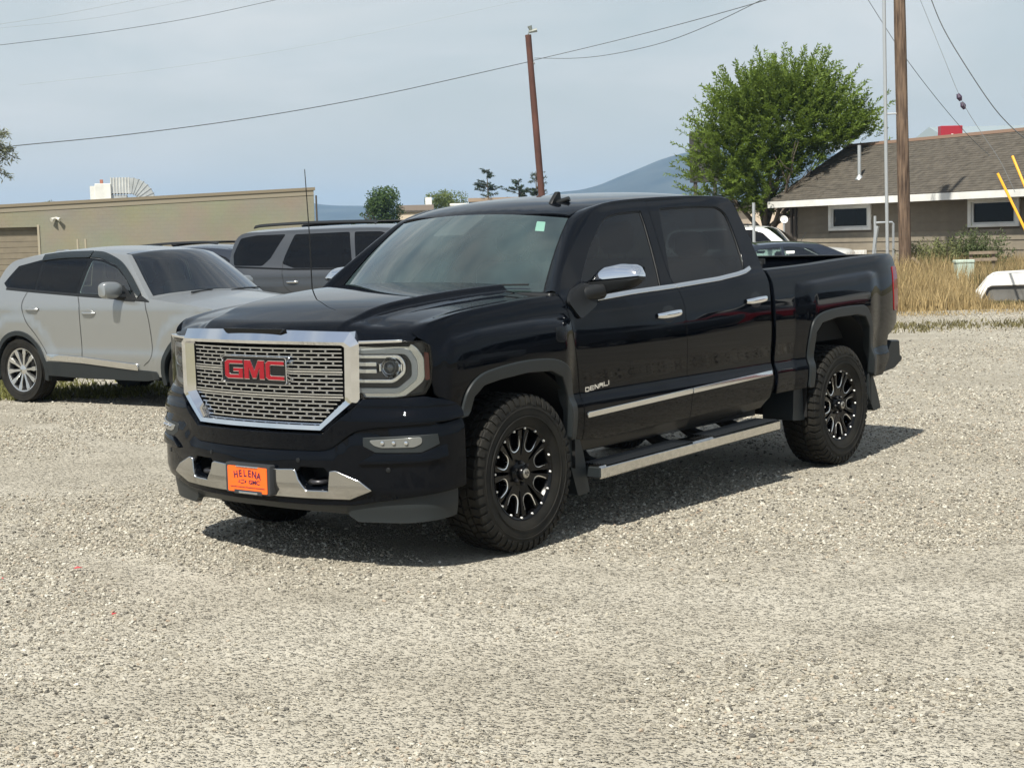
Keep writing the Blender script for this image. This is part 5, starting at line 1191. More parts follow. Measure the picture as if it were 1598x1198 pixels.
def ground_mat(name, cols, scales, bump):
    """layered gravel: broad dirt patches, fist-to-finger pebbles as cells, fines"""
    m = bpy.data.materials.new(name); m.use_nodes = True; t = m.node_tree; b = t.nodes['Principled BSDF']; N = t.nodes.new; Lk = t.links.new
    b.inputs['Roughness'].default_value = .95; b.inputs['Specular IOR Level'].default_value = .25
    c = N('ShaderNodeTexCoord')
    def noise(s, d=6, r=.6):
        n = N('ShaderNodeTexNoise'); n.inputs['Scale'].default_value = s; n.inputs['Detail'].default_value = d; n.inputs['Roughness'].default_value = r; Lk(c.outputs['Object'], n.inputs['Vector']); return n
    def rng(src, a, b_, lo=0., hi=1.):
        r = N('ShaderNodeMapRange'); r.inputs['From Min'].default_value = a; r.inputs['From Max'].default_value = b_; r.inputs['To Min'].default_value = lo; r.inputs['To Max'].default_value = hi; Lk(src, r.inputs['Value']); return r.outputs['Result']
    def mix(f, A, B, mode='MIX'):
        x = N('ShaderNodeMix'); x.data_type = 'RGBA'; x.blend_type = mode
        if isinstance(f, float): x.inputs['Factor'].default_value = f
        else: Lk(f, x.inputs['Factor'])
        for k, v in (('A', A), ('B', B)):
            if isinstance(v, tuple): x.inputs[k].default_value = (*v, 1)
            else: Lk(v, x.inputs[k])
        return x.outputs['Result']
    big = noise(.55, 6); mid = noise(1.7, 6); col = mix(rng(big.outputs['Fac'], .38, .62), cols[0], cols[1]); col = mix(rng(mid.outputs['Fac'], .45, .70, 0, .7), col, cols[2])
    hs = []
    for k, s in enumerate(scales):
        v = N('ShaderNodeTexVoronoi'); v.inputs['Scale'].default_value = s; v.inputs['Randomness'].default_value = 1; Lk(c.outputs['Object'], v.inputs['Vector'])
        sep = N('ShaderNodeSeparateColor'); Lk(v.outputs['Color'], sep.inputs['Color'])
        st = N('ShaderNodeValToRGB'); e = st.color_ramp.elements; e[0].position = 0; e[0].color = (.62, .61, .60, 1); e[1].position = 1; e[1].color = (1.5, 1.48, 1.42, 1)
        e2 = st.color_ramp.elements.new(.5); e2.color = (.98, .97, .95, 1); Lk(sep.outputs['Red'], st.inputs['Fac'])
        dm = rng(v.outputs['Distance'], .0, .55, 1, 0)
        pres = N('ShaderNodeMath'); pres.operation = 'GREATER_THAN'; pres.inputs[1].default_value = .35; Lk(sep.outputs['Green'], pres.inputs[0])
        mul = N('ShaderNodeMath'); mul.operation = 'MULTIPLY'; Lk(dm, mul.inputs[0]); Lk(pres.outputs[0], mul.inputs[1])
        f = rng(mul.outputs[0], .12, .35, 0, .8)
        col = mix(f, col, mix(1.0, col, st.outputs['Color'], 'MULTIPLY')); hs.append((mul.outputs[0], bump[k]))
    Lk(col, b.inputs['Base Color'])
    prev = None
    for h, d in hs+[(mid.outputs['Fac'], .02)]:
        q = N('ShaderNodeBump'); q.inputs['Strength'].default_value = .9; q.inputs['Distance'].default_value = d; Lk(h, q.inputs['Height'])
        if prev: Lk(prev, q.inputs['Normal'])
        prev = q.outputs['Normal']
    Lk(prev, b.inputs['Normal']); MATS[name] = m; return m
GRAV = ground_mat('gravel_dirt', ((.365, .335, .275), (.445, .415, .350), (.295, .270, .220)), (48., 110.), (.030, .014))
FIELD = mat('field_earth', (.20, .17, .11), .95, noise=(.15, .3, (.22, .20, .10)), bump=(8, .6, .05))
def sheet(name, pts, z, m, label, cat_):
    mb = MB(); mb.add([(p.x, p.y, z) for p in pts], [tuple(range(len(pts)))]); o = mb.out(name, m, fix=False); return structure(o, label, cat_)
mb = MB(); mb.add([(-4200, -4200, -.10), (4200, -4200, -.10), (4200, 4200, -.10), (-4200, 4200, -.10)], [(0, 1, 2, 3)])
structure(mb.out('ground', FIELD, fix=False), 'dry open ground stretching away behind the lot to the hills', 'ground')
# gravel lot: dense near mesh with slight unevenness, flat skirt beyond
def lot_h(x, y): return .010*vnoise(x, y, 3, 3, .9)*1.0-.004
# rows by distance so that the near part is fine
deps = np.concatenate([np.linspace(-14, 3.5, 18), np.geomspace(4.0, 40, 150), np.linspace(41, 62, 12)])
rows = []
for d in deps:
    hw = 22+.55*abs(d); n = 141
    u = np.linspace(-1, 1, n); la = np.sign(u)*(np.abs(u)**1.6)*hw
    p0 = site(0, d); x = p0.x+GR.x*la; y = p0.y+GR.y*la; z = lot_h(x, y)*np.clip((d+2)/6, 0, 1)
    rows.append(np.stack([x, y, z], 1))
mb = MB(); mb.grid(rows); lot = mb.out('gravel_lot', GRAV, smooth=180, fix=False)
for p in [0]: pass
structure(lot, 'pale gravel and dirt of the open parking lot', 'gravel lot')

# loose stones, one instance per point; shapes and tints come from attributes
def stones(name, P, size, val, m, kind='stuff'):
    me = bpy.data.meshes.new(name); me.vertices.add(len(P)); me.vertices.foreach_set('co', P.astype(np.float32).ravel())
    for nm, v in (('size', size), ('tint', val)):
        a = me.attributes.new(nm, 'FLOAT', 'POINT'); a.data.foreach_set('value', v.astype(np.float32))
    o = link(name, me, m, kind=kind)
    g = bpy.data.node_groups.new(name+'_nodes', 'GeometryNodeTree'); g.interface.new_socket('Geometry', in_out='INPUT', socket_type='NodeSocketGeometry'); g.interface.new_socket('Geometry', in_out='OUTPUT', socket_type='NodeSocketGeometry')
    N = g.nodes.new; Lk = g.links.new
    gi = N('NodeGroupInput'); go = N('NodeGroupOutput'); ins = N('GeometryNodeInstanceOnPoints'); ins.inputs['Pick Instance'].default_value = True
    j = N('GeometryNodeGeometryToInstance')
    for k in range(6):
        ico = N('GeometryNodeMeshIcoSphere'); ico.inputs['Subdivisions'].default_value = 1 if k % 2 else 2; ico.inputs['Radius'].default_value = .5
        sp = N('GeometryNodeSetPosition'); nz = N('ShaderNodeTexNoise'); nz.noise_dimensions = '4D'; nz.inputs['W'].default_value = k*7.3+1; nz.inputs['Scale'].default_value = 1.5; nz.inputs['Detail'].default_value = 1
        ps = N('GeometryNodeInputPosition'); Lk(ps.outputs[0], nz.inputs['Vector'])
        vm = N('ShaderNodeVectorMath'); vm.operation = 'SUBTRACT'; vm.inputs[1].default_value = (.5, .5, .5); Lk(nz.outputs['Color'], vm.inputs[0])
        sc = N('ShaderNodeVectorMath'); sc.operation = 'SCALE'; sc.inputs['Scale'].default_value = .9; Lk(vm.outputs[0], sc.inputs[0])
        Lk(ico.outputs['Mesh'], sp.inputs['Geometry']); Lk(sc.outputs[0], sp.inputs['Offset'])
        tr = N('GeometryNodeTransform'); tr.inputs['Scale'].default_value = (1, .72, .5); Lk(sp.outputs[0], tr.inputs['Geometry'])
        sm = N('GeometryNodeSetMaterial'); sm.inputs['Material'].default_value = m; Lk(tr.outputs[0], sm.inputs['Geometry'])
        Lk(sm.outputs[0], j.inputs[0])
    na = N('GeometryNodeInputNamedAttribute'); na.data_type = 'FLOAT'; na.inputs['Name'].default_value = 'size'
    rv = N('FunctionNodeRandomValue'); rv.data_type = 'FLOAT_VECTOR'; rv.inputs[0].default_value = (-.35, -.35, 0); rv.inputs[1].default_value = (.35, .35, 6.28)
    Lk(gi.outputs[0], ins.inputs['Points']); Lk(j.outputs[0], ins.inputs['Instance']); Lk(na.outputs[0], ins.inputs['Scale']); Lk(rv.outputs[0], ins.inputs['Rotation']); Lk(ins.outputs[0], go.inputs[0])
    md = o.modifiers.new('stones', 'NODES'); md.node_group = g
    return o
STONE = bpy.data.materials.new('stone'); STONE.use_nodes = True
_t2 = STONE.node_tree; _b = _t2.nodes['Principled BSDF']; _b.inputs['Roughness'].default_value = .85; _b.inputs['Specular IOR Level'].default_value = .3
_a = _t2.nodes.new('ShaderNodeAttribute'); _a.attribute_type = 'INSTANCER'; _a.attribute_name = 'tint'
_r = _t2.nodes.new('ShaderNodeValToRGB'); _e = _r.color_ramp.elements
_e[0].position = 0; _e[0].color = (.085, .080, .07, 1); _e[1].position = 1; _e[1].color = (.53, .51, .45, 1)
for p_, c_ in ((.14, (.17, .155, .13, 1)), (.34, (.28, .256, .205, 1)), (.66, (.385, .355, .29, 1)), (.71, (.31, .24, .18, 1)), (.76, (.42, .385, .315, 1))):
    q = _e.new(p_); q.color = c_
_t2.links.new(_a.outputs['Fac'], _r.inputs['Fac']); _t2.links.new(_r.outputs['Color'], _b.inputs['Base Color'])
TRACKS = [(3.2, 3.4, -.95, .55, .17), (2.4, 1.95, -.95, .55, .17), (1.2, 4.6, .3, 1., .2), (2.9, 4.3, .3, 1., .2), (-2.0, 3.1, -1, .12, .22), (-2.0, 4.75, -1, .12, .22), (3.0, -4.2, -.5, -1., .25), (1.5, -4.6, -.5, -1., .25)]
def scatter(n, d0, d1, wide, smin, smax, seed, thr=-.2, dmin=0):
    r = np.random.default_rng(seed); d = np.sqrt(r.uniform(d0**2, d1**2, n)); la = r.uniform(-1, 1, n)*(.322*wide*d+.8)
    p0 = np.array(site(0, 0)); x = p0[0]+GF.x*d+GR.x*la; y = p0[1]+GF.y*d+GR.y*la
    pat = vnoise(x*.8+y*.5, (y-x*.6)*.45, 11, 5, 1.0); trk = np.zeros(n)
    for (px, py, dx, dy, w_) in TRACKS:
        L_ = math.hypot(dx, dy); g_ = ((x-px)*dy-(y-py)*dx)/L_+.22*np.sin(((x-px)*dx+(y-py)*dy)/L_*.55+px); trk = np.maximum(trk, np.exp(-(g_/w_)**2))
    keep = r.uniform(-1, 1, n) < pat*1.7-.02-1.5*trk
    x, y = x[keep], y[keep]; k = len(x)
    s = smin*(smax/smin)**(r.uniform(0, 1, k)**2.3)
    z = lot_h(x, y)+s*.18
    return np.stack([x, y, z], 1), s, r.uniform(0, 1, k)
Ps, Ss, Ts = [], [], []
for a in ((240000, 4.2, 9.0, 1.25, .0045, .024, 1), (260000, 9.0, 16, 1.2, .007, .027, 2), (120000, 16, 30, 1.15, .012, .036, 3)):
    P_, S_, T_ = scatter(*a); Ps.append(P_); Ss.append(S_); Ts.append(T_)
so = stones('loose_gravel', np.concatenate(Ps), np.concatenate(Ss), np.concatenate(Ts), STONE)
tag(so, 'loose grey and buff stones scattered over the lot', 'gravel', kind='stuff')
# ================================================================== buildings
def frame_at(lat, dep, al, ad, z=0.):
    """local frame: +x along (al lat, ad dep), +y away from the viewer side, z up"""
    o = site(lat, dep, z); ax = (GR*al+GF*ad).normalized(); ay = Vector((-ax.y, ax.x, 0))
    return o, math.atan2(ax.y, ax.x)
BROWN = mat('brown_siding', (.165, .138, .102), .75, noise=(2.0, .14), bump=(60, .15, .003))
BROWN_LIT = mat('lit_brown_siding', (.215, .185, .142), .8, noise=(2.5, .16), bump=(60, .15, .003))  # lighter copy for the courses below the eave's painted-in shade
WHITE = mat('white_trim_paint', (.70, .69, .66), .55, noise=(3, .10))
ROOFM = mat('brown_shingle', (.073, .062, .048), .95, noise=(5, .30, (.100, .087, .069)), bump=(40, .6, .01))
PANE = mat('dark_window_pane', (.007, .009, .009), .06, spec=.18)
ho, hr = frame_at(8.14, 49.5, .48, -.876)
HS = thing('house', 'brown lap sided house with shingle roof and white framed windows behind dry grass', 'house', ho, hr)
LEN, DEP_, EZ, RZ = 17., 6.34, 2.52, 4.24; wy = .55
def bx(name, m, parent, *a, b=.0, smooth=None):
    mb = MB(); mb.box(*a, b); return mb.out(name, m, parent, smooth=smooth)
# walls: core, then lap boards one by one around the two windows
CORE = mat('sheathing_dark', (.10, .08, .06), .9)
W1, W2 = (2.10, 3.98), (7.80, 9.62); wz0, wz1 = 1.60, 2.36
mb = MB(); mb.box(.55, LEN, wy+.03, DEP_-.5, -.05, EZ-.04)
mb.prism([(wy+.03, EZ-.04), (DEP_-.5, EZ-.04), (DEP_/2, RZ-.12)], lambda u, v, w: (w, u, v), .56, .62); mb.out('wall', CORE, HS, smooth=None)
lap = .262; nB = 10; first = None
brd_me = {}
def board(x0, x1, z0, m):
    key = (round(x1-x0, 3), m.name)
    if key not in brd_me:
        L = x1-x0; mb = MB(); mb.add([(0, .0, 0), (L, .0, 0), (L, .024, lap+.015), (0, .024, lap+.015), (0, .03, 0), (L, .03, 0), (L, .03, lap+.015), (0, .03, lap+.015)], [(0, 1, 2, 3), (0, 4, 5, 1), (3, 2, 6, 7), (0, 3, 7, 4), (1, 5, 6, 2)])
        o = mb.out('siding_board', m, HS, smooth=None); brd_me[key] = o.data
    else:
        o = bpy.data.objects.new('siding_board', brd_me[key]); C.objects.link(o); o.parent = HS
    o.location = (x0, wy, z0)
for i in range(nB):
    z0 = -.05+i*lap; m_ = BROWN_LIT if i < 6 else BROWN  # darker brown on the top courses stands in for eave shade
    cuts = [.55, LEN]
    if z0+lap > wz0 and z0 < wz1: cuts = [.55, W1[0], W1[1], W2[0], W2[1], LEN]
    segs = [(cuts[k], cuts[k+1]) for k in range(0, len(cuts), 2)]
    for (xa, xb) in segs:
        j = xa
        while j < xb-.05:
            e = min(xb, j+3.66+(i % 3)*.01); board(j, e-.004, z0, m_); j = e
# left end wall boards
for i in range(nB):
    o = bx('siding_board', BROWN, HS, .52, .548, wy+.03, DEP_-.5, -.05+i*lap, -.05+(i+1)*lap-.01)
bx('corner_trim', mat('dark_trim', (.06, .05, .042), .7), HS, .50, .60, wy-.03, wy+.06, -.05, EZ-.06)
for (xa, xb) in (W1, W2):
    mb = MB()
    for a in ((xa-.0, xb+.0, wz1-.085, wz1), (xa, xb, wz0, wz0+.09), (xa, xa+.13, wz0+.09, wz1-.085), (xb-.13, xb, wz0+.09, wz1-.085)): mb.box(a[0], a[1], wy-.035, wy+.05, a[2], a[3], .008)
    WN = mb.out('window', WHITE, HS, smooth=None)
    mb = MB()
    for a in ((xa+.13, xb-.13, wz1-.125, wz1-.087), (xa+.13, xb-.13, wz0+.092, wz0+.13), (xa+.132, xa+.20, wz0+.13, wz1-.125), (xb-.20, xb-.132, wz0+.13, wz1-.125)): mb.box(a[0], a[1], wy-.008, wy+.045, a[2], a[3])
    mb.out('sash', mat('grey_white_sash', (.58, .58, .56), .5), WN, smooth=None)
    bx('pane', PANE, WN, xa+.19, xb-.19, wy+.022, wy+.028, wz0+.12, wz1-.115)
    bx('blind', mat('blind_grey', (.03, .035, .036), .8), WN, xa+.19, xb-.19, wy+.05, wy+.052, wz0+.12, wz1-.11)
# roof: two slopes of shingle courses stepped up the slope
import itertools
sl = math.atan2(RZ-EZ, DEP_/2); SLN = math.hypot(RZ-EZ, DEP_/2)+.05
mb = MB(); nC = 26
for side_ in (0, 1):
    for k in range(nC):
        t0, t1 = SLN*k/nC, SLN*(k+1)/nC
        def pt(x, t, h):
            y = t*math.cos(sl)-.02; z = EZ+.03+t*math.sin(sl)
            y, z = y-h*math.sin(sl), z+h*math.cos(sl)
            return (x, y if side_ == 0 else DEP_-y, z)
        xa, xb = -.05, LEN+.3
        mb.add([pt(xa, t0, .013), pt(xb, t0, .013), pt(xb, t1, .006), pt(xa, t1, .006), pt(xa, t0, -.03), pt(xb, t0, -.03)], [(0, 1, 2, 3), (4, 5, 1, 0), (0, 3, 4)])
    mb.add([pt(xa, 0, -.05), pt(xb, 0, -.05), pt(xb, SLN, -.05), pt(xa, SLN, -.05)], [(0, 1, 2, 3)])
mb.out('roof', ROOFM, HS, smooth=None, fix=False)
mb = MB(); mb.prism([(DEP_/2-.16, RZ-.02), (DEP_/2, RZ+.085), (DEP_/2+.16, RZ-.02), (DEP_/2, RZ+.06)], lambda u, v, w: (w, u, v), -.06, LEN+.3); mb.out('ridge_cap', mat('ridge_brown', (.15, .095, .065), .9), HS, smooth=None)
bx('fascia', WHITE, HS, -.08, LEN+.3, -.045, -.02, EZ-.17, EZ+.02)
bx('soffit', mat('soffit_brown', (.16, .13, .10), .8), HS, -.05, LEN+.3, -.018, wy+.02, EZ-.10, EZ-.08)
mb = MB()
for (ya, yb, za, zb) in ((-.04, DEP_/2, EZ-.13, RZ-.12), (DEP_+.04, DEP_/2, EZ-.13, RZ-.12)):
    mb.add([(x, y, z+h) for x in (-.09, -.055) for (y, z) in ((ya, za), (yb, zb)) for h in (0, .15)], [(0, 2, 3, 1), (4, 5, 7, 6), (0, 1, 5, 4), (2, 6, 7, 3), (1, 3, 7, 5), (0, 4, 6, 2)])
mb.out('bargeboard', WHITE, HS, smooth=None)
# vent pipe on the roof, wall box, wire stubs
vx, vy = 2.9, 1.05
mb = MB(); zz = EZ+.03+vy*math.tan(sl); mb.tube([(vx, vy, zz-.05), (vx, vy, zz+.98)], .055, 12); mb.tube([(vx, vy, zz-.03), (vx, vy, zz+.10)], [.14, .06], 12); mb.out('vent_pipe', mat('galvanised', (.55, .57, .58), .4, metal=.7), HS, smooth=50)
bx('wall_box', WHITE, HS, 3.15, 3.80, wy-.14, wy-.02, .72, 1.02, b=.01)
mb = MB(); mb.box(.40, .47, wy-.10, wy-.02, 0, EZ-.15); mb.out('downpipe', mat('dark_trim'), HS, smooth=None)

# ---- tan block building at the left
TAN = bpy.data.materials.new('tan_block'); TAN.use_nodes = True; _t = TAN.node_tree; _b = _t.nodes['Principled BSDF']; _b.inputs['Roughness'].default_value = .9
_c = _t.nodes.new('ShaderNodeTexCoord'); _mp = _t.nodes.new('ShaderNodeMapping'); _mp.inputs['Rotation'].default_value = (PI/2, 0, 0)
_br = _t.nodes.new('ShaderNodeTexBrick'); _br.inputs['Scale'].default_value = 1; _br.inputs['Brick Width'].default_value = .4; _br.inputs['Row Height'].default_value = .2; _br.inputs['Mortar Size'].default_value = .008
_br.inputs['Color1'].default_value = (.268, .250, .188, 1); _br.inputs['Color2'].default_value = (.262, .244, .184, 1); _br.inputs['Mortar'].default_value = (.244, .226, .170, 1)
_n = _t.nodes.new('ShaderNodeTexNoise'); _n.inputs['Scale'].default_value = .5; _n.inputs['Detail'].default_value = 5
_x = _t.nodes.new('ShaderNodeMix'); _x.data_type = 'RGBA'; _x.blend_type = 'MULTIPLY'; _x.inputs['Factor'].default_value = .35
_q = _t.nodes.new('ShaderNodeBump'); _q.inputs['Strength'].default_value = .4; _q.inputs['Distance'].default_value = .01
for a_, b_ in ((_c.outputs['Object'], _mp.inputs['Vector']), (_mp.outputs['Vector'], _br.inputs['Vector']), (_c.outputs['Object'], _n.inputs['Vector']), (_br.outputs['Color'], _x.inputs['A']), (_n.outputs['Color'], _x.inputs['B']), (_x.outputs['Result'], _b.inputs['Base Color']), (_br.outputs['Fac'], _q.inputs['Height']), (_q.outputs['Normal'], _b.inputs['Normal'])): _t.links.new(a_, b_)
_q.invert = True
bo_, br_ = frame_at(-10.5, 87, -1., -.17)     # local x runs to the left
BD = thing('block_building', 'long tan block building with sloping parapet and roller door at left', 'building', bo_, br_)
# local: x to the left along the wall, y toward... ; wall face on the viewer side is at y>0 for this frame
sy = -1 if (Vector((math.cos(br_), math.sin(br_), 0)).cross(Vector((0, 0, 1)))).dot(GF) > 0 else 1
def ytow(v): return v*(1 if (Vector((-math.sin(br_), math.cos(br_), 0)).dot(-GF) > 0) else -1)   # metres toward the viewer
par = lambda x: 4.48-x*.0345
D0, D1, DH = 14.6, 19.6, 2.86
mb = MB()
def wallseg(x0, x1, z0, ztop):
    ya, yb = ytow(0), ytow(-.3)
    P = [(x0, ya, z0), (x1, ya, z0), (x1, ya, ztop(x1)), (x0, ya, ztop(x0)), (x0, yb, z0), (x1, yb, z0), (x1, yb, ztop(x1)), (x0, yb, ztop(x0))]
    mb.add(P, [(0, 1, 2, 3), (4, 7, 6, 5), (0, 4, 5, 1), (3, 2, 6, 7), (0, 3, 7, 4), (1, 5, 6, 2)])
wallseg(0, D0, -.1, par); wallseg(D0, D1, DH, par); wallseg(D1, 34, -.1, par)
mb.out('wall', TAN, BD, smooth=None)
mb = MB(); mb.box(.02, .3, ytow(-.31), ytow(-20), -.1, 4.2); mb.box(33.7, 34, ytow(-.31), ytow(-20), -.1, 3.2); mb.box(.02, 34, ytow(-20), ytow(-20.3), -.1, 3.2); mb.out('side_wall', TAN, BD, smooth=None)
mb = MB(); mb.add([(.0, ytow(-.3), 4.15), (34, ytow(-.3), 3.05), (34, ytow(-20), 3.05), (.0, ytow(-20), 4.15)], [(0, 1, 2, 3)]); mb.out('roof', mat('roof_gravel', (.3, .28, .25), .9), BD, fix=False)
mb = MB(); P = [(x, ytow(y), par(x)+z) for x in (-.08, 34) for y, z in ((.07, .0), (.07, .16), (-.36, .16), (-.36, 0), (.03, -.10), (.03, .0))]
mb.add(P, [(0, 1, 7, 6), (1, 2, 8, 7), (2, 3, 9, 8), (3, 0, 6, 9), (0, 3, 2, 1), (6, 7, 8, 9)]); mb.out('parapet_cap', mat('cap_flashing', (.20, .165, .115), .5), BD)
mb = MB(); P = [(x, ytow(.02), par(x)+z) for x in (0, 34) for z in (-.30, -.02)]; mb.box(0, .01, ytow(0), ytow(.01), 0, .1)
mb = MB(); P = [(x, ytow(y), par(x)+z) for x in (0, 34) for y, z in ((.025, -.26), (.025, -.01), (.0, -.01), (.0, -.26))]
mb.add(P, [(0, 1, 5, 4), (1, 2, 6, 5), (2, 3, 7, 6), (3, 0, 4, 7)]); mb.out('parapet_band', mat('band_paint', (.24, .21, .158), .8), BD)
DOORM = mat('tan_roller_door', (.19, .16, .115), .7, noise=(3, .1))
mb = MB(); sw = ytow(-.28); hgt = (DH)/5; mb.box(D0, D1, ytow(-.30), ytow(-.36), -.1, DH); RD = mb.out('roller_door', DOORM, BD)
k = 0; z = 0.
while z < DH-.02:
    e = min(DH, z+.30); bx('door_panel', DOORM, RD, D0+.01, D1-.01, ytow(-.295), ytow(-.26), z+.008, e-.008, b=.010); z = e
mb = MB(); mb.box(D0-.12, D0-.002, ytow(-.02), ytow(.05), -.1, DH+.1, .01); mb.out('door_jamb', mat('tan_trim', (.34, .30, .225), .7), BD)
mb = MB(); mb.tube([(D0-1.0, ytow(.0), 3.30), (D0-1.0, ytow(.10), 3.30)], .07, 10)
for s in (-1, 1): mb.tube([(D0-1.0+s*.06, ytow(.10), 3.30), (D0-1.0+s*.22, ytow(.26), 3.20)], [.05, .11], 12)
mb.out('flood_light', mat('lamp_enamel', (.62, .60, .55), .4), BD)
mb = MB(); mb.tube([(-.12, ytow(.06), -.1), (-.12, ytow(.06), 4.2)], .05, 8); mb.out('downpipe', mat('dark_trim'), BD)
for xx in (12.4, 12.0):
    q_ = Matrix.Translation(bo_) @ Matrix.Rotation(br_, 4, 'Z') @ Vector((xx, ytow(1.6), 0)); sp_ = thing('bollard', 'tan steel bollard beside the roller door, '+('left one' if xx > 12.2 else 'right one'), 'bollard', q_); mb = MB(); mb.tube([(0, 0, -.1), (0, 0, 2.15)], .06, 8); mb.out('bollard_post', mat('tan_trim'), sp_)
# rooftop cooler with its ducts: box, ribbed elbow
M_b = Matrix.Translation(bo_) @ Matrix.Rotation(br_, 4, 'Z')
DUCT = mat('duct_sheet_metal', (.50, .52, .52), .42, metal=.5, noise=(2, .15))
ct = thing('rooftop_cooler', 'white rooftop cooler box with a curved ribbed duct on the tan building', 'rooftop unit', M_b @ Vector((10.6, ytow(-2.6), 4.02)), br_)
# local x to the left; box at the left end
COOL = mat('cooler_white', (.66, .66, .62), .5, noise=(2, .1))
bx('cooler_box', COOL, ct, .25, 1.10, -.7, .7, .0, 1.12, b=.02)
bx('louvre', mat('louvre_dark', (.05, .055, .05), .6), ct, 1.102, 1.30, -.6, .6, .05, .95)
for z in np.linspace(.12, .88, 7): bx('louvre_blade', COOL, ct, 1.25, 1.34, -.62, .62, z, z+.03)
for y_ in (-.62, .62): bx('louvre_side', COOL, ct, 1.1, 1.36, y_-.02, y_+.02, .02, 1.0)
bx('motor', mat('rust_red', (.30, .12, .08), .7), ct, .70, .86, -.1, .1, 1.12, 1.36, b=.01)
def duct(name, x_in, zc, wv, hw, straight, Rb, nseg, ribs):
    """square duct going right then bending down"""
    path = [(x_in-straight*i/6, zc, 0.) for i in range(7)]+[(x_in-straight-Rb*math.sin(a), zc-Rb+Rb*math.cos(a), a) for a in np.linspace(0, PI/2, nseg+1)[1:]]
    mb = MB(); V = []; F = []
    for i, (x, z, a) in enumerate(path):
        for q in (0, 1) if ribs and i < len(path)-1 else (0,):
            e = .0 if q == 0 else .0
            for (h, y) in ((hw, wv), (hw, -wv), (-hw, -wv), (-hw, wv)): V.append((x-math.sin(a)*h*1 if False else x-h*math.sin(a), y, z+h*math.cos(a)))
            break
    n = len(path)
    F = [(4*i+k, 4*i+(k+1) % 4, 4*i+4+(k+1) % 4, 4*i+4+k) for i in range(n-1) for k in range(4)]
    mb.add(V, F); D_ = mb.out(name, DUCT, ct, smooth=None)
    for i, (x, z, a) in enumerate(path):
        mb = MB(); V = []
        for dd in (-.018, .018):
            for g in (0, .03):
                for (h, y) in ((hw+g, wv+g), (hw+g, -wv-g), (-hw-g, -wv-g), (-hw-g, wv+g)):
                    px, pz = x-h*math.sin(a)-dd*math.cos(a), z+h*math.cos(a)-dd*math.sin(a); V.append((px, y, pz))
        F = [(4+k, 4+(k+1) % 4, 12+(k+1) % 4, 12+k) for k in range(4)]+[(k, (k+1) % 4, 4+(k+1) % 4, 4+k) for k in range(4)]+[(8+k, 12+k, 12+(k+1) % 4, 8+(k+1) % 4) for k in range(4)]
        mb.add(V, F); mb.out('duct_rib', COOL if i < 7 else DUCT, D_, smooth=None)
    return D_
duct('curved_duct', .25, 1.0, .55, .42, .95, .95, 8, True)
bx('lower_duct', DUCT, ct, -.55, .25, -.50, .50, .02, .50)
bx('rust_patch', mat('rust_red'), ct, -1.12, -.86, -.2, .2, 1.10, 1.14)
# ---- far houses, signs
def simple_block(name, label, cat_, lat, dep, w, d, h, m, al=1., ad=0., roofm=None, over=.15, z=0.):
    o, r = frame_at(lat, dep, al, ad, z); t = thing(name, label, cat_, o, r)
    bx('wall', m, t, 0, w, 0, d, -.2, h); bx('roof', roofm or ROOFM, t, -over, w+over, -over, d+over, h, h+.22, b=.03)
    return t
CREAM = mat('cream_stucco', (.52, .44, .34), .9, noise=(1, .1)); PEACH = mat('beige_stucco', (.55, .45, .36), .9, noise=(1, .08))
fb = simple_block('flat_roof_house', 'cream flat roofed building among the trees beyond the grey suv', 'building', -10.3, 150, 5.5, 8, 4.2, CREAM)
bx('parapet', mat('weathered_brown', (.20, .165, .14), .9), fb, -.1, 3.4, -.1, .2, 4.42, 4.9); bx('chimney', WHITE, fb, 2.6, 3.2, .5, 1.1, 4.42, 5.6)
fb2 = simple_block('white_gabled_house', 'small white building beside the cream one above the pickup roof', 'building', -4.95, 142, 2.0, 6, 4.55, WHITE, roofm=WHITE)
fb3 = simple_block('brown_roof_house', 'low brown roofed building below the conifers', 'building', -3.2, 140, 8.2, 8, 4.6, PEACH)
bx('roof_edge', mat('roof_tan', (.30, .23, .17), .9), fb3, -.2, 8.4, -.3, .3, 4.82, 5.15); bx('chimney', WHITE, fb3, 4.3, 4.8, .5, 1.0, 4.82, 5.6)
bg_ = simple_block('beige_shop', 'beige walled building with dark roof edge behind the white suv', 'building', 9.4, 62, 6.5, 8, 2.55, PEACH, roofm=mat('dark_roof_brown', (.07, .055, .045), .9))  # plain dark brown roof slab
bx('door', mat('dark_trim'), bg_, 1.3, 2.4, -.03, .0, -.1, 2.1)
# dark board behind the tree
o, r = frame_at(7.0, 61, 1, 0); sb = thing('dark_billboard', 'dark square board on posts standing behind the tall green tree', 'billboard', o, r)
bx('board', mat('board_black', (.035, .035, .033), .7), sb, 0, 1.15, 0, .25, 3.55, 5.45, b=.02)
for x in (.2, .95):
    mb = MB(); mb.tube([(x, .12, -.1), (x, .12, 3.6)], .07, 8); mb.out('post', mat('dark_trim'), sb)
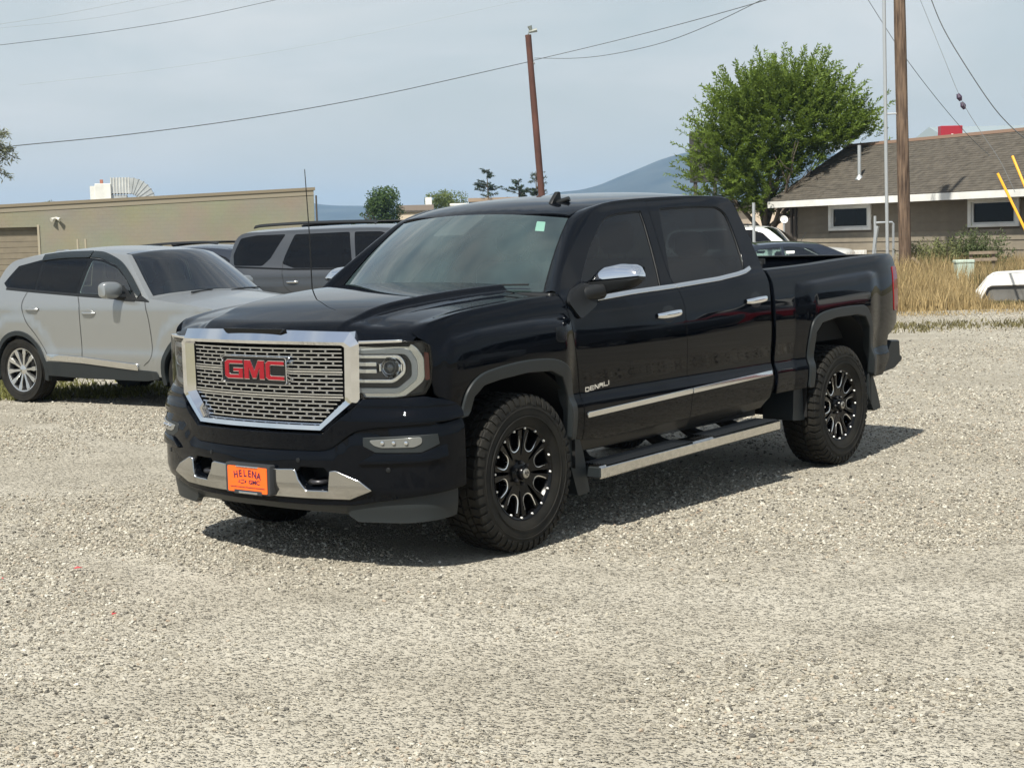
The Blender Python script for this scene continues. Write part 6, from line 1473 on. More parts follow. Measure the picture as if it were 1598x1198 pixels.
# red sign box and grey metal roof behind the house ridge
o, r = frame_at(21.7, 80, 1, .05); rs = thing('red_sign', 'red box sign with a pale mark showing above the house ridge', 'sign', o, r)
bx('sign_box', mat('sign_red', (.32, .02, .035), .4), rs, 0, 1.10, 0, .5, 5.3, 6.62, b=.02)
mb = MB(); mb.prism([(.52, 5.62), (.62, 5.62), (.62, 5.9), (.74, 5.9), (.74, 6.0), (.62, 6.0), (.62, 6.22), (.52, 6.22), (.52, 6.05), (.42, 6.05), (.42, 5.92), (.52, 5.92)], lambda u, v, w: (u, -w, v), -.05, .012); mb.out('sign_mark', WHITE, rs)
for x in (.25, .85):
    mb = MB(); mb.tube([(x, .25, -.1), (x, .25, 5.4)], .09, 8); mb.out('post', mat('dark_trim'), rs)
o, r = frame_at(22.9, 82, 1, .05); mr_ = thing('metal_roofed_shed', 'pale blue grey metal roofed building behind the house ridge', 'building', o, r)
bx('wall', mat('shed_grey', (.32, .34, .35), .7), mr_, .1, 12, .1, 9, -.1, 5.9)
mb = MB(); mb.add([(0, 0, 5.9), (12, 0, 5.9), (12, 5, 7.0), (.3, 5, 7.0), (12, 10, 5.9), (0, 10, 5.9)], [(0, 1, 2, 3), (3, 2, 4, 5), (0, 3, 5)]); mb.out('roof', mat('roof_steel', (.34, .40, .42), .45, metal=.3), mr_, fix=False)

# ---- mountains
def ridge(name, label, D, pts, depth, m, seed):
    lats = np.linspace(pts[0][0], pts[-1][0], 160); hs = pch(lats, [p[0] for p in pts], [p[1] for p in pts])
    rows = []
    for j, t in enumerate(np.linspace(0, 1, 26)):
        row = []
        for la, h in zip(lats, hs):
            y = D-depth*.75+depth*t; prof = math.sin(min(1, t/.75)*PI/2)**1.1 if t < .75 else math.cos((t-.75)/.25*PI/2)
            nz = float(vnoise(np.array([la]), np.array([y]), seed, 4, 9/depth)[0])
            hh = h*prof*(1+.30*nz*(1-prof*.93)) if t < 1 else -2
            p = site(la, y); row.append((p.x, p.y, hh-1))
        rows.append(row)
    mb = MB(); mb.grid(rows); return structure(mb.out(name, m, smooth=60, fix=False), label, 'mountain')
MTN = mat('forested_slope', (.014, .024, .022), .95, noise=(.012, .5, (.05, .055, .045)))
ridge('mountain', 'long blue mountain rising behind the pickup roof to the big tree', 3000, [(-30, 55), (60, 74), (95, 83), (130, 86), (167, 94), (210, 110), (251, 125), (290, 140), (330, 150), (400, 160), (520, 150), (760, 120), (1200, 90)], 900, MTN, 5)
ridge('mountain', 'low distant blue hills left of the trees', 3500, [(-1500, 60), (-1100, 84), (-800, 70), (-560, 92), (-435, 89), (-395, 83), (-350, 80), (-300, 79), (-250, 70), (-180, 68), (0, 72), (200, 60)], 900, MTN, 6)

# ---- trees
LEAF = []
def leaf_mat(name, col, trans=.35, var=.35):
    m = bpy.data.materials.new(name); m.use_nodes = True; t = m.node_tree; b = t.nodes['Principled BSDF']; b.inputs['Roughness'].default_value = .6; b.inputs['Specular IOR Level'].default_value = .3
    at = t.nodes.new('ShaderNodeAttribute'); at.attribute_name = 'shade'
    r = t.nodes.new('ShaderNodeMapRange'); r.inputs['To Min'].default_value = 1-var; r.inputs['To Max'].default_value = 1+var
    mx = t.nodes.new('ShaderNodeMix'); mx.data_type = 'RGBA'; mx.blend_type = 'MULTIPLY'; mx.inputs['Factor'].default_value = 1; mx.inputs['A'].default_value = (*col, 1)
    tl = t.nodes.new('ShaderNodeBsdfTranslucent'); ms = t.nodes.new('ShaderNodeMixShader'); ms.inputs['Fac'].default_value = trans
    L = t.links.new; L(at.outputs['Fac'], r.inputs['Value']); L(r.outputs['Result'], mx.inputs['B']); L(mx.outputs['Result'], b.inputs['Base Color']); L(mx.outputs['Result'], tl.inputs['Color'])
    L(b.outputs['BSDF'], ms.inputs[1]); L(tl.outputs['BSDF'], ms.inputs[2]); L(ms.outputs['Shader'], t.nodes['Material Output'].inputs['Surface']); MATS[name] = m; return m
def leaf_mesh(name, cen, dirs, nrm, ln, wd, m, parent, shade, kind='stuff'):
    """pointed, folded leaves: four triangles-worth of face each"""
    n = len(cen); dirs = dirs/np.linalg.norm(dirs, axis=1)[:, None]; sd = np.cross(dirs, nrm); sd /= np.linalg.norm(sd, axis=1)[:, None]+1e-9; up_ = np.cross(sd, dirs)
    ln = np.broadcast_to(ln, n)[:, None]; wd = np.broadcast_to(wd, n)[:, None]
    a = cen; b = cen+dirs*ln*.45+sd*wd+up_*wd*.35; c = cen+dirs*ln; d = cen+dirs*ln*.45-sd*wd+up_*wd*.35; e = cen+dirs*ln*.5-up_*wd*.1
    V = np.stack([a, b, c, d, e], 1).reshape(-1, 3); k = np.arange(n)*5
    F = np.concatenate([np.stack([k, k+1, k+4], 1), np.stack([k+1, k+2, k+4], 1), np.stack([k+2, k+3, k+4], 1), np.stack([k+3, k, k+4], 1)])
    me = bpy.data.meshes.new(name); me.vertices.add(len(V)); me.vertices.foreach_set('co', V.astype(np.float32).ravel())
    me.loops.add(len(F)*3); me.loops.foreach_set('vertex_index', F.astype(np.int32).ravel()); me.polygons.add(len(F)); me.polygons.foreach_set('loop_start', np.arange(0, len(F)*3, 3, dtype=np.int32)); me.polygons.foreach_set('loop_total', np.full(len(F), 3, dtype=np.int32))
    at = me.attributes.new('shade', 'FLOAT', 'POINT'); at.data.foreach_set('value', np.repeat(shade, 5).astype(np.float32)); me.update(); me.validate()
    return link(name, me, m, parent, kind)
BARK = mat('bark', (.10, .08, .06), .9, noise=(8, .3), bump=(20, .8, .02))
def shoots(rng, starts, dirs, lens, step, droop):
    """curved twigs: points, tangents and position along each"""
    P, D, U = [], [], []
    for s, d, L in zip(starts, dirs, lens):
        n = max(3, int(L/step)); p = np.array(s, float); d = np.array(d, float); d /= np.linalg.norm(d)
        bend = rng.normal(0, .03, 3)
        for k in range(n):
            d = d+bend*step*4+np.array([0, 0, -droop])*step; d /= np.linalg.norm(d); p = p+d*step
            P.append(p.copy()); D.append(d.copy()); U.append(k/n)
    return np.array(P), np.array(D), np.array(U)
def big_tree():
    rng = np.random.default_rng(21); o = site(8.02, 50.3); t = thing('leafy_tree', 'tall bright green tree with feathery upright shoots beside the brown house', 'tree', o, math.atan2(GR.y, GR.x))
    # local x = right, y = away, z up
    cx, cz = 1.0, 4.75; mb = MB(); tips = []
    mb.tube([(0, 0, -.1), (.02, 0, .8), (.10, .03, 1.7)], [.20, .16, .14], 10)
    limbs = []
    for i in range(11):
        a = rng.uniform(0, 2*PI); e = rng.uniform(.35, 1.4); L = rng.uniform(1.6, 3.0)
        p0 = np.array([.08, .02, rng.uniform(1.2, 1.8)]); d = np.array([math.cos(a)*math.cos(e)*1.0+.28, math.sin(a)*math.cos(e)*.8, math.sin(e)]); pts = [p0]
        for k in range(6): d = d+np.array([rng.normal(0, .08), rng.normal(0, .08), .06]); d /= np.linalg.norm(d); pts.append(pts[-1]+d*L/6)
        mb.tube(pts, list(np.linspace(.085, .025, 7)), 7); limbs.append(pts)
        for k in range(2, 7):
            for _ in range(3):
                dd = np.array(pts[min(k, 6)]-pts[k-1]); dd = dd/np.linalg.norm(dd)+rng.normal(0, .6, 3); dd[2] = abs(dd[2])*.7+.1; dd /= np.linalg.norm(dd); q = pts[k]+dd*rng.uniform(.5, 1.2); mb.tube([pts[k], (pts[k]+q)/2+rng.normal(0, .05, 3), q], [.022, .015, .008], 5)
    mb.out('trunk', BARK, t, smooth=60)
    S, Dn, L = [], [], []
    blobs = [(.6, 0, 5.2, 2.1, 1.7, 1.9), (-.9, 0, 4.6, 1.75, 1.6, 1.5), (2.1, -.1, 5.0, 1.65, 1.5, 1.7), (.3, 0, 3.5, 2.2, 1.7, 1.2), (1.4, .2, 6.1, 1.35, 1.3, 1.3), (-.3, .1, 5.9, 1.3, 1.2, 1.1), (-1.5, 0, 3.5, 1.2, 1.2, .9), (2.7, 0, 4.3, 1.1, 1.1, .9), (-.9, -.2, 2.9, 1.1, 1.0, .7), (.3, -.2, 2.75, 1.0, 1.0, .6), (-.1, 0, 4.3, 1.9, 1.5, 1.3)]
    for (bx_, by, bz, rx, ry, rz) in blobs:
        for _ in range(int(62*rx*rz)):
            v = rng.normal(0, 1, 3); v /= np.linalg.norm(v); rr = rng.uniform(.25, .85)**.6
            s = np.array([bx_+v[0]*rx*rr*.70, by+v[1]*ry*rr*.72, bz+v[2]*rz*rr*.70-.35])
            d = v*np.array([1.1, 1.0, .6])+np.array([0, 0, .75])+rng.normal(0, .25, 3); S.append(s); Dn.append(d); L.append(rng.uniform(.45, 1.05))
    for _ in range(260):   # long leader shoots breaking the outline
        a = rng.uniform(-.2, PI+.2); s = np.array([.85+math.cos(a)*rng.uniform(.7, 2.0), rng.uniform(-1., 1.), 4.35+max(-.35, math.sin(a))*rng.uniform(.9, 1.6)]); d = np.array([math.cos(a)*.75, rng.normal(0, .3), .7*math.sin(a)+.6]); S.append(s); Dn.append(d); L.append(rng.uniform(.8, 1.75))
    P, D, U = shoots(rng, S, Dn, L, .035, .12)
    keep = ~((P[:, 2] < 2.2+.15*rng.normal(size=len(P))))
    # leave the roof clear
    hx = Vector((math.cos(hr), math.sin(hr), 0)); hy = Vector((-hx.y, hx.x, 0)); W = np.stack([o.x+P[:, 0]*GR.x-P[:, 1]*(-GF.x), o.y+P[:, 0]*GR.y+P[:, 1]*GF.y], 1)
    ex, ey = W[:, 0]-ho.x, W[:, 1]-ho.y; la = ex*hx.x+ey*hx.y; lb = ex*hy.x+ey*hy.y
    rz_ = np.where(lb < DEP_/2, EZ+lb*math.tan(sl), EZ+(DEP_-lb)*math.tan(sl)); keep &= ~((la > -.25) & (lb > -.4) & (lb < DEP_+.3) & (P[:, 2] < rz_+.25+.25*np.clip(la, 0, 3)))
    P, D, U = P[keep], D[keep], U[keep]; n = len(P)
    cen, dr, nr, sh = [], [], [], []
    for sgn in (-1, 1):
        sd_ = np.cross(D, rng.normal(0, 1, (n, 3))+np.array([0, 0, 2.0])); sd_ /= np.linalg.norm(sd_, axis=1)[:, None]+1e-9
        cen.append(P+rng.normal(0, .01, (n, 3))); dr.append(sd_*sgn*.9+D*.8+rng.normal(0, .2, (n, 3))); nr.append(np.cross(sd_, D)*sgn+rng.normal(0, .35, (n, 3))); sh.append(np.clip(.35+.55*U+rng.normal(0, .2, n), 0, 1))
    cen, dr, nr, sh = map(np.concatenate, (cen, dr, nr, sh))
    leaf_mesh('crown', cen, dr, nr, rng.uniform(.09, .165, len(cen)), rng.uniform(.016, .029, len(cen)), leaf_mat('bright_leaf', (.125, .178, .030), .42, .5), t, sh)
    return t, n
bt, _n_ = big_tree()
def round_tree(name, label, lat, dep, h, w, n, m, seed, base=.25, lobes=9, group=None, lsz=.2):
    rng = np.random.default_rng(seed); t = thing(name, label, 'tree', site(lat, dep), 0, group); mb = MB(); mb.tube([(0, 0, -.1), (.05, 0, h*.35), (0, .05, h*.6)], [h*.03, h*.022, h*.012], 8)
    for i in range(6):
        a = rng.uniform(0, 2*PI); mb.tube([(0, 0, h*.3), (math.cos(a)*w*.15, math.sin(a)*w*.15, h*.5), (math.cos(a)*w*.32, math.sin(a)*w*.32, h*rng.uniform(.6, .8))], [h*.014, h*.009, h*.004], 6)
    mb.out('trunk', BARK, t, smooth=60); cen, nr, sh = [], [], []
    for i in range(lobes):
        a = rng.uniform(0, 2*PI); r = rng.uniform(0, .34)*w if i else 0; z = h*rng.uniform(base+.18, .86); c = np.array([math.cos(a)*r, math.sin(a)*r, z]); rad = w*rng.uniform(.15, .27)
        k = int(n/lobes); v = rng.normal(0, 1, (k, 3)); v /= np.linalg.norm(v, axis=1)[:, None]; rr = rng.uniform(.2, 1.1, k)**.5; q = c+v*rr[:, None]*rad*np.array([1, 1, .85]); cen.append(q); nr.append(v+rng.normal(0, .6, (k, 3))); sh.append(np.clip(rng.normal(.5, .2, k)+rng.normal(0, .16), 0, 1))
    cen, nr, sh = np.concatenate(cen), np.concatenate(nr), np.concatenate(sh); kp = (cen[:, 2] < h) & (cen[:, 2] > h*base); cen, nr, sh = cen[kp], nr[kp], sh[kp]
    leaf_mesh('crown', cen, rng.normal(0, 1, cen.shape), nr, rng.uniform(.7, 1.5, len(cen))*lsz, rng.uniform(.25, .5, len(cen))*lsz, m, t, sh); return t
G1 = leaf_mat('mid_leaf', (.065, .110, .030), .35, .5); G2 = leaf_mat('light_leaf', (.125, .160, .045), .4, .45); G3 = leaf_mat('dusty_leaf', (.12, .13, .06), .3, .4)
round_tree('broadleaf_tree', 'dark green rounded tree right of the low blue hills', -10.2, 128, 6.1, 4.6, 9000, G1, 31, .12, 14, None, .17)
round_tree('broadleaf_tree', 'lighter green tree behind the cream flat roofed building', -6.3, 160, 7.0, 5.0, 6500, G2, 32, .2, 13, None, .17)
round_tree('broadleaf_tree', 'small green bush at the corner of the cream building', -12.1, 126, 3.6, 2.6, 1800, G1, 33, .05, 7, None, .22)
round_tree('broadleaf_tree', 'small yellowish tree just right of the lighter tree', -3.6, 158, 5.9, 2.6, 1500, G3, 34, .3, 6, None, .22)
round_tree('broadleaf_tree', 'dry olive bush above the parapet at the far left edge', -37.2, 110, 5.9, 6.0, 3600, G3, 35, .1, 10, None, .26)
round_tree('broadleaf_tree', 'small tree top over the parapet left of the rooftop cooler', -34.2, 118, 5.6, 2.4, 1300, G3, 36, .3, 6, None, .2)
round_tree('broadleaf_tree', 'tiny tree top over the parapet beside the cooler box', -30.6, 118, 5.35, 1.6, 800, G3, 37, .3, 5, None, .2)
def conifer(label, lat, dep, h, w, seed, lean=0., gap=.55):
    rng = np.random.default_rng(seed); t = thing('conifer', label, 'tree', site(lat, dep)); mb = MB(); mb.tube([(0, 0, -.1), (lean*.4, 0, h*.5), (lean, 0, h)], [.16, .10, .02], 7)
    cen, dr, nr = [], [], []
    for _ in range(64):
        z = h*(.24+.75*rng.uniform(0, 1)**.85); f = 1-z/h; L = w*.62*(f+.03)**.5*rng.uniform(.35, 1.2)+.10; a = rng.uniform(0, 2*PI); b0 = np.array([lean*z/h, 0, z]); d = np.array([math.cos(a), math.sin(a), rng.uniform(-.15, .45)]); pts = [b0]
        for j in range(5): d = d+np.array([rng.normal(0, .06), rng.normal(0, .06), rng.uniform(-.10, .12)]); pts.append(pts[-1]+d*L/5)
        mb.tube(pts, list(np.linspace(.030, .006, 6)), 5, False)
        for j in range(int(L*75)):
            u = rng.uniform(.2, 1)*5; i = min(4, int(u)); p = pts[i]+(pts[i+1]-pts[i])*(u-i); cen.append(p+rng.normal(0, .05, 3)*np.array([1, 1, .55])); dr.append(d+rng.normal(0, .8, 3)+np.array([0, 0, .15])); nr.append(rng.normal(0, 1, 3))
    mb.out('trunk', BARK, t, smooth=60); n = len(cen)
    leaf_mesh('crown', np.array(cen), np.array(dr), np.array(nr), rng.uniform(.14, .26, n), rng.uniform(.022, .04, n), MATS.get('needle') or leaf_mat('needle', (.035, .055, .026), .15, .5), t, rng.uniform(0, 1, n)); return t
conifer('sparse dark conifer, the taller one left of the leaning pole', -1.55, 140, 7.5, 3.6, 41, .25)
conifer('spreading conifer between the taller conifer and the leaning pole', 1.0, 140, 6.75, 3.6, 42, -.1, .5)
conifer('conifer half hidden behind the leaning brown pole', 2.6, 139, 7.3, 2.6, 43, .1)
# conifer branch reaching in at the far left: a pine standing just outside the frame
def pine_left():
    rng = np.random.default_rng(51); D = 40; o = site(-14.15, D); t = thing('pine_tree', 'pale grey green pine reaching in at the left edge of the view', 'tree', o, math.atan2(GR.y, GR.x)); mb = MB(); mb.tube([(0, 0, -.1), (0, 0, 3), (.1, 0, 5.6)], [.22, .17, .05], 9)
    cen, dr = [], []
    for i in range(60):
        z = rng.uniform(3.7, 5.3); a = rng.uniform(0, 2*PI); L = rng.uniform(1.2, 1.85); d = np.array([math.cos(a), math.sin(a), rng.uniform(-.35, .3)]); pts = [np.array([.05, 0, z])]
        for j in range(6): d = d+np.array([0, 0, rng.normal(-.02, .09)]); pts.append(pts[-1]+d*L/6)
        mb.tube(pts, list(np.linspace(.05, .010, 7)), 5, False)
        bare = z < 4.1
        for j in range(30 if bare else 210):
            u = rng.uniform(.3, 1)*6; k = min(5, int(u)); p = pts[k]+(pts[k+1]-pts[k])*(u-k); cen.append(p+rng.normal(0, .05, 3)); dr.append(d*.5+rng.normal(0, .8, 3)+np.array([0, 0, -.1]))
    mb.out('trunk', BARK, t, smooth=60); n = len(cen)
    leaf_mesh('crown', np.array(cen), np.array(dr), rng.normal(0, 1, (n, 3)), rng.uniform(.10, .2, n), rng.uniform(.010, .018, n), leaf_mat('pale_needle', (.22, .24, .16), .3, .4), t, rng.uniform(0, 1, n))
pine_left()

# ---- poles and wires
WOOD = mat('weathered_pole', (.060, .032, .019), .85, noise=(5, .5, (.20, .135, .09), (4, 4, .35)), bump=(9, .7, .012))
REDW = mat('reddish_pole', (.085, .034, .024), .85, noise=(1.5, .3), bump=(10, .6, .01))
def pole(name, label, cat_, lat, dep, h, r0, r1, m, lean=(0, 0)):
    o = site(lat, dep); t = thing(name, label, cat_, o); rng = np.random.default_rng(int(lat*100) % 999)
    top = GR*lean[0]+GF*lean[1]; mb = MB(); n = 12; mb.tube([Vector((top.x*k/n, top.y*k/n, -.15+(h+.15)*k/n)) for k in range(n+1)], [r0+(r1-r0)*k/n+rng.normal(0, .002) for k in range(n+1)], 18); mb.out('shaft', m, t, smooth=60); return t
P1 = pole('utility_pole', 'thick weathered wooden utility pole rising out of the dry grass', 'utility pole', 9.47, 38, 10.5, .150, .130, WOOD, (-.20, 0))
bx('crossarm', WOOD, P1, -1.2, 1.2, -.06, .06, 9.3, 9.42)
P2 = pole('utility_pole', 'leaning reddish wooden pole with a small lamp on its top', 'utility pole', 1.50, 60, 9.12, .135, .115, REDW, (-.56, 0))
tp = Vector((-.56*GR.x, -.56*GR.y, 9.1))
mb = MB(); mb.tube([tp, tp+Vector((0, 0, .18))+GR*.05, tp+Vector((0, 0, .20))+GR*.16], .025, 6); mb.box(-.0, .01, 0, .01, 9.1, 9.11); mb.tube([tp+Vector((0, 0, .34))+GR*.06, tp+Vector((0, 0, .16))+GR*.12], [.09, .05], 8); mb.tube([tp+GR*.05+Vector((0, 0, .13)), tp+GR*.33+Vector((0, 0, .19))], [.05, .075], 8)
mb.out('area_lamp', mat('lamp_grey', (.20, .22, .20), .5), P2)
mb = MB(); mb.tube([tp+Vector((0, 0, -1.02)), tp+Vector((0, 0, -1.02))+GR*.22], .05, 8); mb.out('insulator', mat('insulator_grey', (.30, .31, .31), .4), P2)
P3 = thing('conduit_mast', 'thin grey metal conduit mast clamped beside the thick wooden pole', 'mast', site(9.04, 38)); off_ = -GR*.10
mb = MB(); mb.tube([(0, 0, -.1), off_*.5+Vector((0, 0, 5)), off_+Vector((0, 0, 10.2))], .042, 10); mb.out('pipe', mat('galvanised'), P3)
mb = MB(); mb.tube([off_*.3+Vector((0, 0, 4.33)), off_*.3+GR*.36+Vector((0, 0, 4.33))], .022, 6); mb.out('clamp', mat('galvanised'), P3)
P4 = thing('service_riser', 'bent grey service pipe and meter riser against the house wall', 'pipe', site(9.08, 39.5))
mb = MB(); mb.tube([(0, 0, -.1), Vector((0, 0, 1.95))], .035, 8); a = Vector((0, 0, 1.78)); mb.tube([a+GR*.02, a+GR*.42, a+GR*.45+Vector((0, 0, -.03)), a+GR*.45+Vector((0, 0, -1.9))], .03, 8); mb.tube([GR*.05+Vector((0, 0, 1.7)), GR*.02+Vector((0, 0, 1.5)), -GR*.05+Vector((0, 0, .95))], [.06, .055, .035], 8); mb.tube([-GR*.02+Vector((0, 0, 1.0)), -GR*.02+Vector((0, 0, .85))], .06, 10); mb.out('riser_pipe', mat('galvanised'), P4)
fp = thing('fence_post', 'single grey metal post in front of the tree left of the house', 'post', site(6.16, 40)); mb = MB(); mb.tube([(0, 0, -.1), (0, 0, 2.36)], .04, 8); mb.out('post_tube', mat('galvanised'), fp)
dsh = thing('satellite_dish', 'small white satellite dish at the left corner of the house', 'dish', site(8.35, 48.3)); mb = MB(); dd = Matrix.Translation((0, 0, 1.98)) @ Vector((0, 1, 0)).rotation_difference((-GF+Vector((0, 0, .3))).normalized()).to_matrix().to_4x4(); mb.lathe([(.0005, -.03), (.06, -.02), (.115, .01), (.12, .016), (.06, -.01), (.0005, -.018)], 20, dd); mb.out('reflector', WHITE, dsh)
mb = MB(); mb.tube([(0, 0, -.1), (0, 0, 1.95)], .03, 8); mb.out('stand', mat('galvanised'), dsh)
WIRE = mat('wire_dark', (.09, .10, .105), .6)
def sky_at(x, y, D):
    """a point D metres ahead on the sight line through photo pixel (x, y)"""
    v = fw+r2*((x-799)/2481.11)-u2*((y-599)/2481.11); k = v.dot(GF); return Vector(CAM)+v*(D/k)
def wire(label, pts, r, sag=0., n=10, m=None):
    P = [sky_at(*p) for p in pts]
    if len(P) == 2: Q = [P[0]+(P[1]-P[0])*i/n-Vector((0, 0, sag*4*(i/n)*(1-i/n))) for i in range(n+1)]
    else: Q = [Vector(q) for q in cat([tuple(p) for p in P], 6)]
    mb = MB(); mb.tube(Q, r*.72, 6); return tag(mb.out('overhead_wire', m or WIRE, smooth=60), label, 'wire')
wire('dark service wire sagging from the left pine to the leaning pole', [(20, 228, 42), (200, 210, 46), (400, 183, 50), (600, 147, 54.5), (824, 97, 60)], .019)
wire('upper wire from the leaning pole up out of the picture', [(830, 95, 60), (960, 64, 55), (1080, 33, 50), (1190, 2, 46), (1260, -20, 43)], .016)
wire('slack lower wire from the leaning pole curving up to the right', [(834, 91, 60), (900, 91, 57), (960, 84, 55), (1037, 66, 52), (1110, 38, 49), (1183, 3, 46), (1215, -14, 45)], .015)
wire('pale high wire at top left, uppermost of three', [(-20, 41, 70), (100, 22, 72), (240, -6, 74)], .014, m=mat('wire_pale', (.33, .37, .40), .6))
wire('pale high wire at top left, middle of three', [(-20, 46, 72), (150, 28, 75), (330, -6, 78)], .010, m=mat('wire_pale'))
wire('high wire at top left, lowest and longest of three', [(-20, 73, 60), (150, 52, 63), (300, 28, 66), (440, -2, 69)], .016)
wire('very faint long wire crossing the sky above the left half', [(30, 133, 110), (250, 108, 112), (500, 68, 115), (820, 0, 118)], .014, m=mat('wire_pale'))
wire('straight wire slanting down from behind the thick pole to the house', [(1345, -15, 40), (1420, 100, 41), (1505, 205, 43.5), (1570, 265, 44)], .010)
wire('thin guy wire with two dark insulators running down to a yellow guard', [(1432, -10, 34), (1468, 78, 33), (1500, 155, 32), (1530, 205, 31.5), (1560, 250, 31), (1584, 300, 30.6)], .007)
wire('wavy dark cable at upper right dropping past the house roof', [(1448, -14, 36), (1470, 40, 36), (1500, 92, 36), (1545, 160, 36), (1575, 195, 36), (1606, 222, 36)], .016)
for k, (x, y) in enumerate(((1497, 152), (1503, 165))):
    q = sky_at(x, y, 32); mb = MB(); mb.tube([q+Vector((0, 0, .07))-GR*.03, q, q-Vector((0, 0, .07))+GR*.03], [.03, .06, .03], 8); tag(mb.out('wire_insulator', mat('insulator_purple', (.05, .03, .06), .35)), ['upper dark insulator on the guy wire', 'lower dark insulator on the guy wire'][k], 'insulator')
YEL = mat('yellow_guard', (.75, .36, .02), .45)
for k, (a, b, l) in enumerate((((1580, 244, 31), (1628, 360, 30), 'right yellow plastic guy wire guard near the picture edge'), ((1557, 271, 31), (1630, 420, 30), 'left yellow plastic guy wire guard slanting over the window'))):
    p, q = sky_at(*a), sky_at(*b); d = (q-p); L = (p.z+.1)/max(.01, (p.z-q.z)); q = p+d*L; mb = MB(); mb.tube([p, q], .026, 8); tag(mb.out('guy_guard', YEL), l, 'guy guard')

# ---- things lying in the dry grass
ub = thing('utility_box', 'pale green utility pedestal box standing in the dry grass', 'utility box', site(10.12, 36), math.atan2(GR.y, GR.x)); UG = mat('pale_green_box', (.42, .50, .43), .5, noise=(4, .08))
bx('box_body', UG, ub, 0, .40, 0, .32, -.05, .80, b=.012); bx('box_lid', UG, ub, -.012, .412, -.012, .332, .802, .885, b=.02)
cp = thing('truck_canopy', 'white fibreglass truck canopy resting on the ground at the right edge', 'truck canopy', site(9.33, 32.6), math.atan2(GR.y, GR.x)-.285)
FG_ = mat('white_fibreglass', (.78, .78, .76), .35, noise=(1.5, .06))
ol_ = [(0, 0), (.18, 0), (.46, .40), (.55, .47), (2.3, .52), (2.3, .70), (.70, .66), (.58, .60), (.50, .55)]
def canopy_prof(u): pass
mb = MB()
for yy in (0, 1.55):
    mb.prism(fil([(-.03, -.03), (.235, -.03), (.45, .385), (.52, .425), (2.4, .455), (2.4, .72), (.66, .66), (.56, .64), (.44, .56)], .03), lambda u, v, w: (u, yy+w, v), -.03, .03, .01)
mb.grid([[(.44+.02*0, y, .56), (.56, y, .645), (.66, y, .665), (1.4, y, .695+.02*math.sin(PI*y/1.55)), (2.4, y, .722+.02*math.sin(PI*y/1.55))] for y in np.linspace(-.02, 1.57, 9)])
mb.grid([[(-.03+.47*t, y, -.03+.59*t) for t in (0, .5, 1)] for y in (-.02, .5, 1.0, 1.57)])
mb.out('shell', FG_, cp, smooth=40)
mb = MB(); mb.add([(.24, .01, .0), (.46, .01, .40), (2.4, .01, .46), (2.4, .01, .0)], [(0, 1, 2, 3)]); mb.out('side_window', mat('dusty_plexiglass', (.14, .135, .125), .22, noise=(3, .3)), cp)
mb = MB(); mb.prism([(.235, -.02), (.445, .385), (.51, .42), (2.4, .450), (2.4, .425), (.52, .398), (.465, .37), (.275, -.02)], lambda u, v, w: (u, -w, v), .0, .035); mb.out('window_rail', mat('dark_trim'), cp)
for (lat, dep, L, r_, tz, lab) in ((10.55, 35.2, 1.2, -.5, .28, 'grey weathered plank leaning beside the green utility box'), (9.9, 37.5, 1.1, .75, .55, 'thin grey board propped slantwise left of the utility box')):
    o = tag(bx('plank', mat('grey_plank', (.24, .19, .14), .9, noise=(6, .3)), None, -L/2, L/2, -.09, .09, -.03, .03), lab, 'plank'); p_ = site(lat, dep, tz); o.location = p_; o.rotation_euler = (0, r_, math.atan2(GR.y, GR.x))
fr_ = thing('wooden_frame', 'low weathered timber frame in the weeds right of the utility box', 'frame', site(10.75, 37.2), math.atan2(GR.y, GR.x))
for z in (.82, .98): bx('rail', mat('grey_plank'), fr_, 0, .65, 0, .05, z, z+.07)
for x in (.02, .55): bx('upright', mat('grey_plank'), fr_, x, x+.07, .05, .10, -.05, 1.0)

# ---- dry grass, weeds, shrubs
def blades(name, label, P, h, w, lean, m, kind='stuff', cat_='grass', seed=1):
    rng = np.random.default_rng(seed); n = len(P); a = rng.uniform(0, 2*PI, n); dx = np.stack([np.cos(a), np.sin(a), np.zeros(n)], 1); b = rng.uniform(0, 2*PI, n); ld = np.stack([np.cos(b), np.sin(b), np.zeros(n)], 1)*(lean*h*rng.uniform(.2, 1, n))[:, None]
    up_ = np.zeros((n, 3)); up_[:, 2] = h; w_ = (w*np.ones(n))[:, None]
    V = np.stack([P-dx*w_, P+dx*w_, P+up_*.55+ld*.35+dx*w_*.8, P+up_*.55+ld*.35-dx*w_*.8, P+up_+ld], 1).reshape(-1, 3); k = np.arange(n)*5
    F = np.concatenate([np.stack([k, k+1, k+2], 1), np.stack([k, k+2, k+3], 1), np.stack([k+3, k+2, k+4], 1)])
    me = bpy.data.meshes.new(name); me.vertices.add(len(V)); me.vertices.foreach_set('co', V.astype(np.float32).ravel()); me.loops.add(len(F)*3); me.loops.foreach_set('vertex_index', F.astype(np.int32).ravel()); me.polygons.add(len(F)); me.polygons.foreach_set('loop_start', np.arange(0, len(F)*3, 3, dtype=np.int32)); me.polygons.foreach_set('loop_total', np.full(len(F), 3, dtype=np.int32))
    at = me.attributes.new('shade', 'FLOAT', 'POINT'); at.data.foreach_set('value', np.repeat(rng.uniform(0, 1, n), 5).astype(np.float32)); me.update(); me.validate()
    return tag(link(name, me, m, kind=kind), label, cat_)
def spread(n, lat0, lat1, d0, d1, seed, f=.8, thr=-.3):
    r = np.random.default_rng(seed); la = r.uniform(lat0, lat1, n); de = r.uniform(d0, d1, n); k = vnoise(la, de, seed+5, 4, f) > thr+r.normal(0, .25, n); la, de = la[k], de[k]
    p0 = np.array(site(0, 0)); return np.stack([p0[0]+GR.x*la+GF.x*de, p0[1]+GR.y*la+GF.y*de, np.zeros(len(la))-.01], 1), la, de
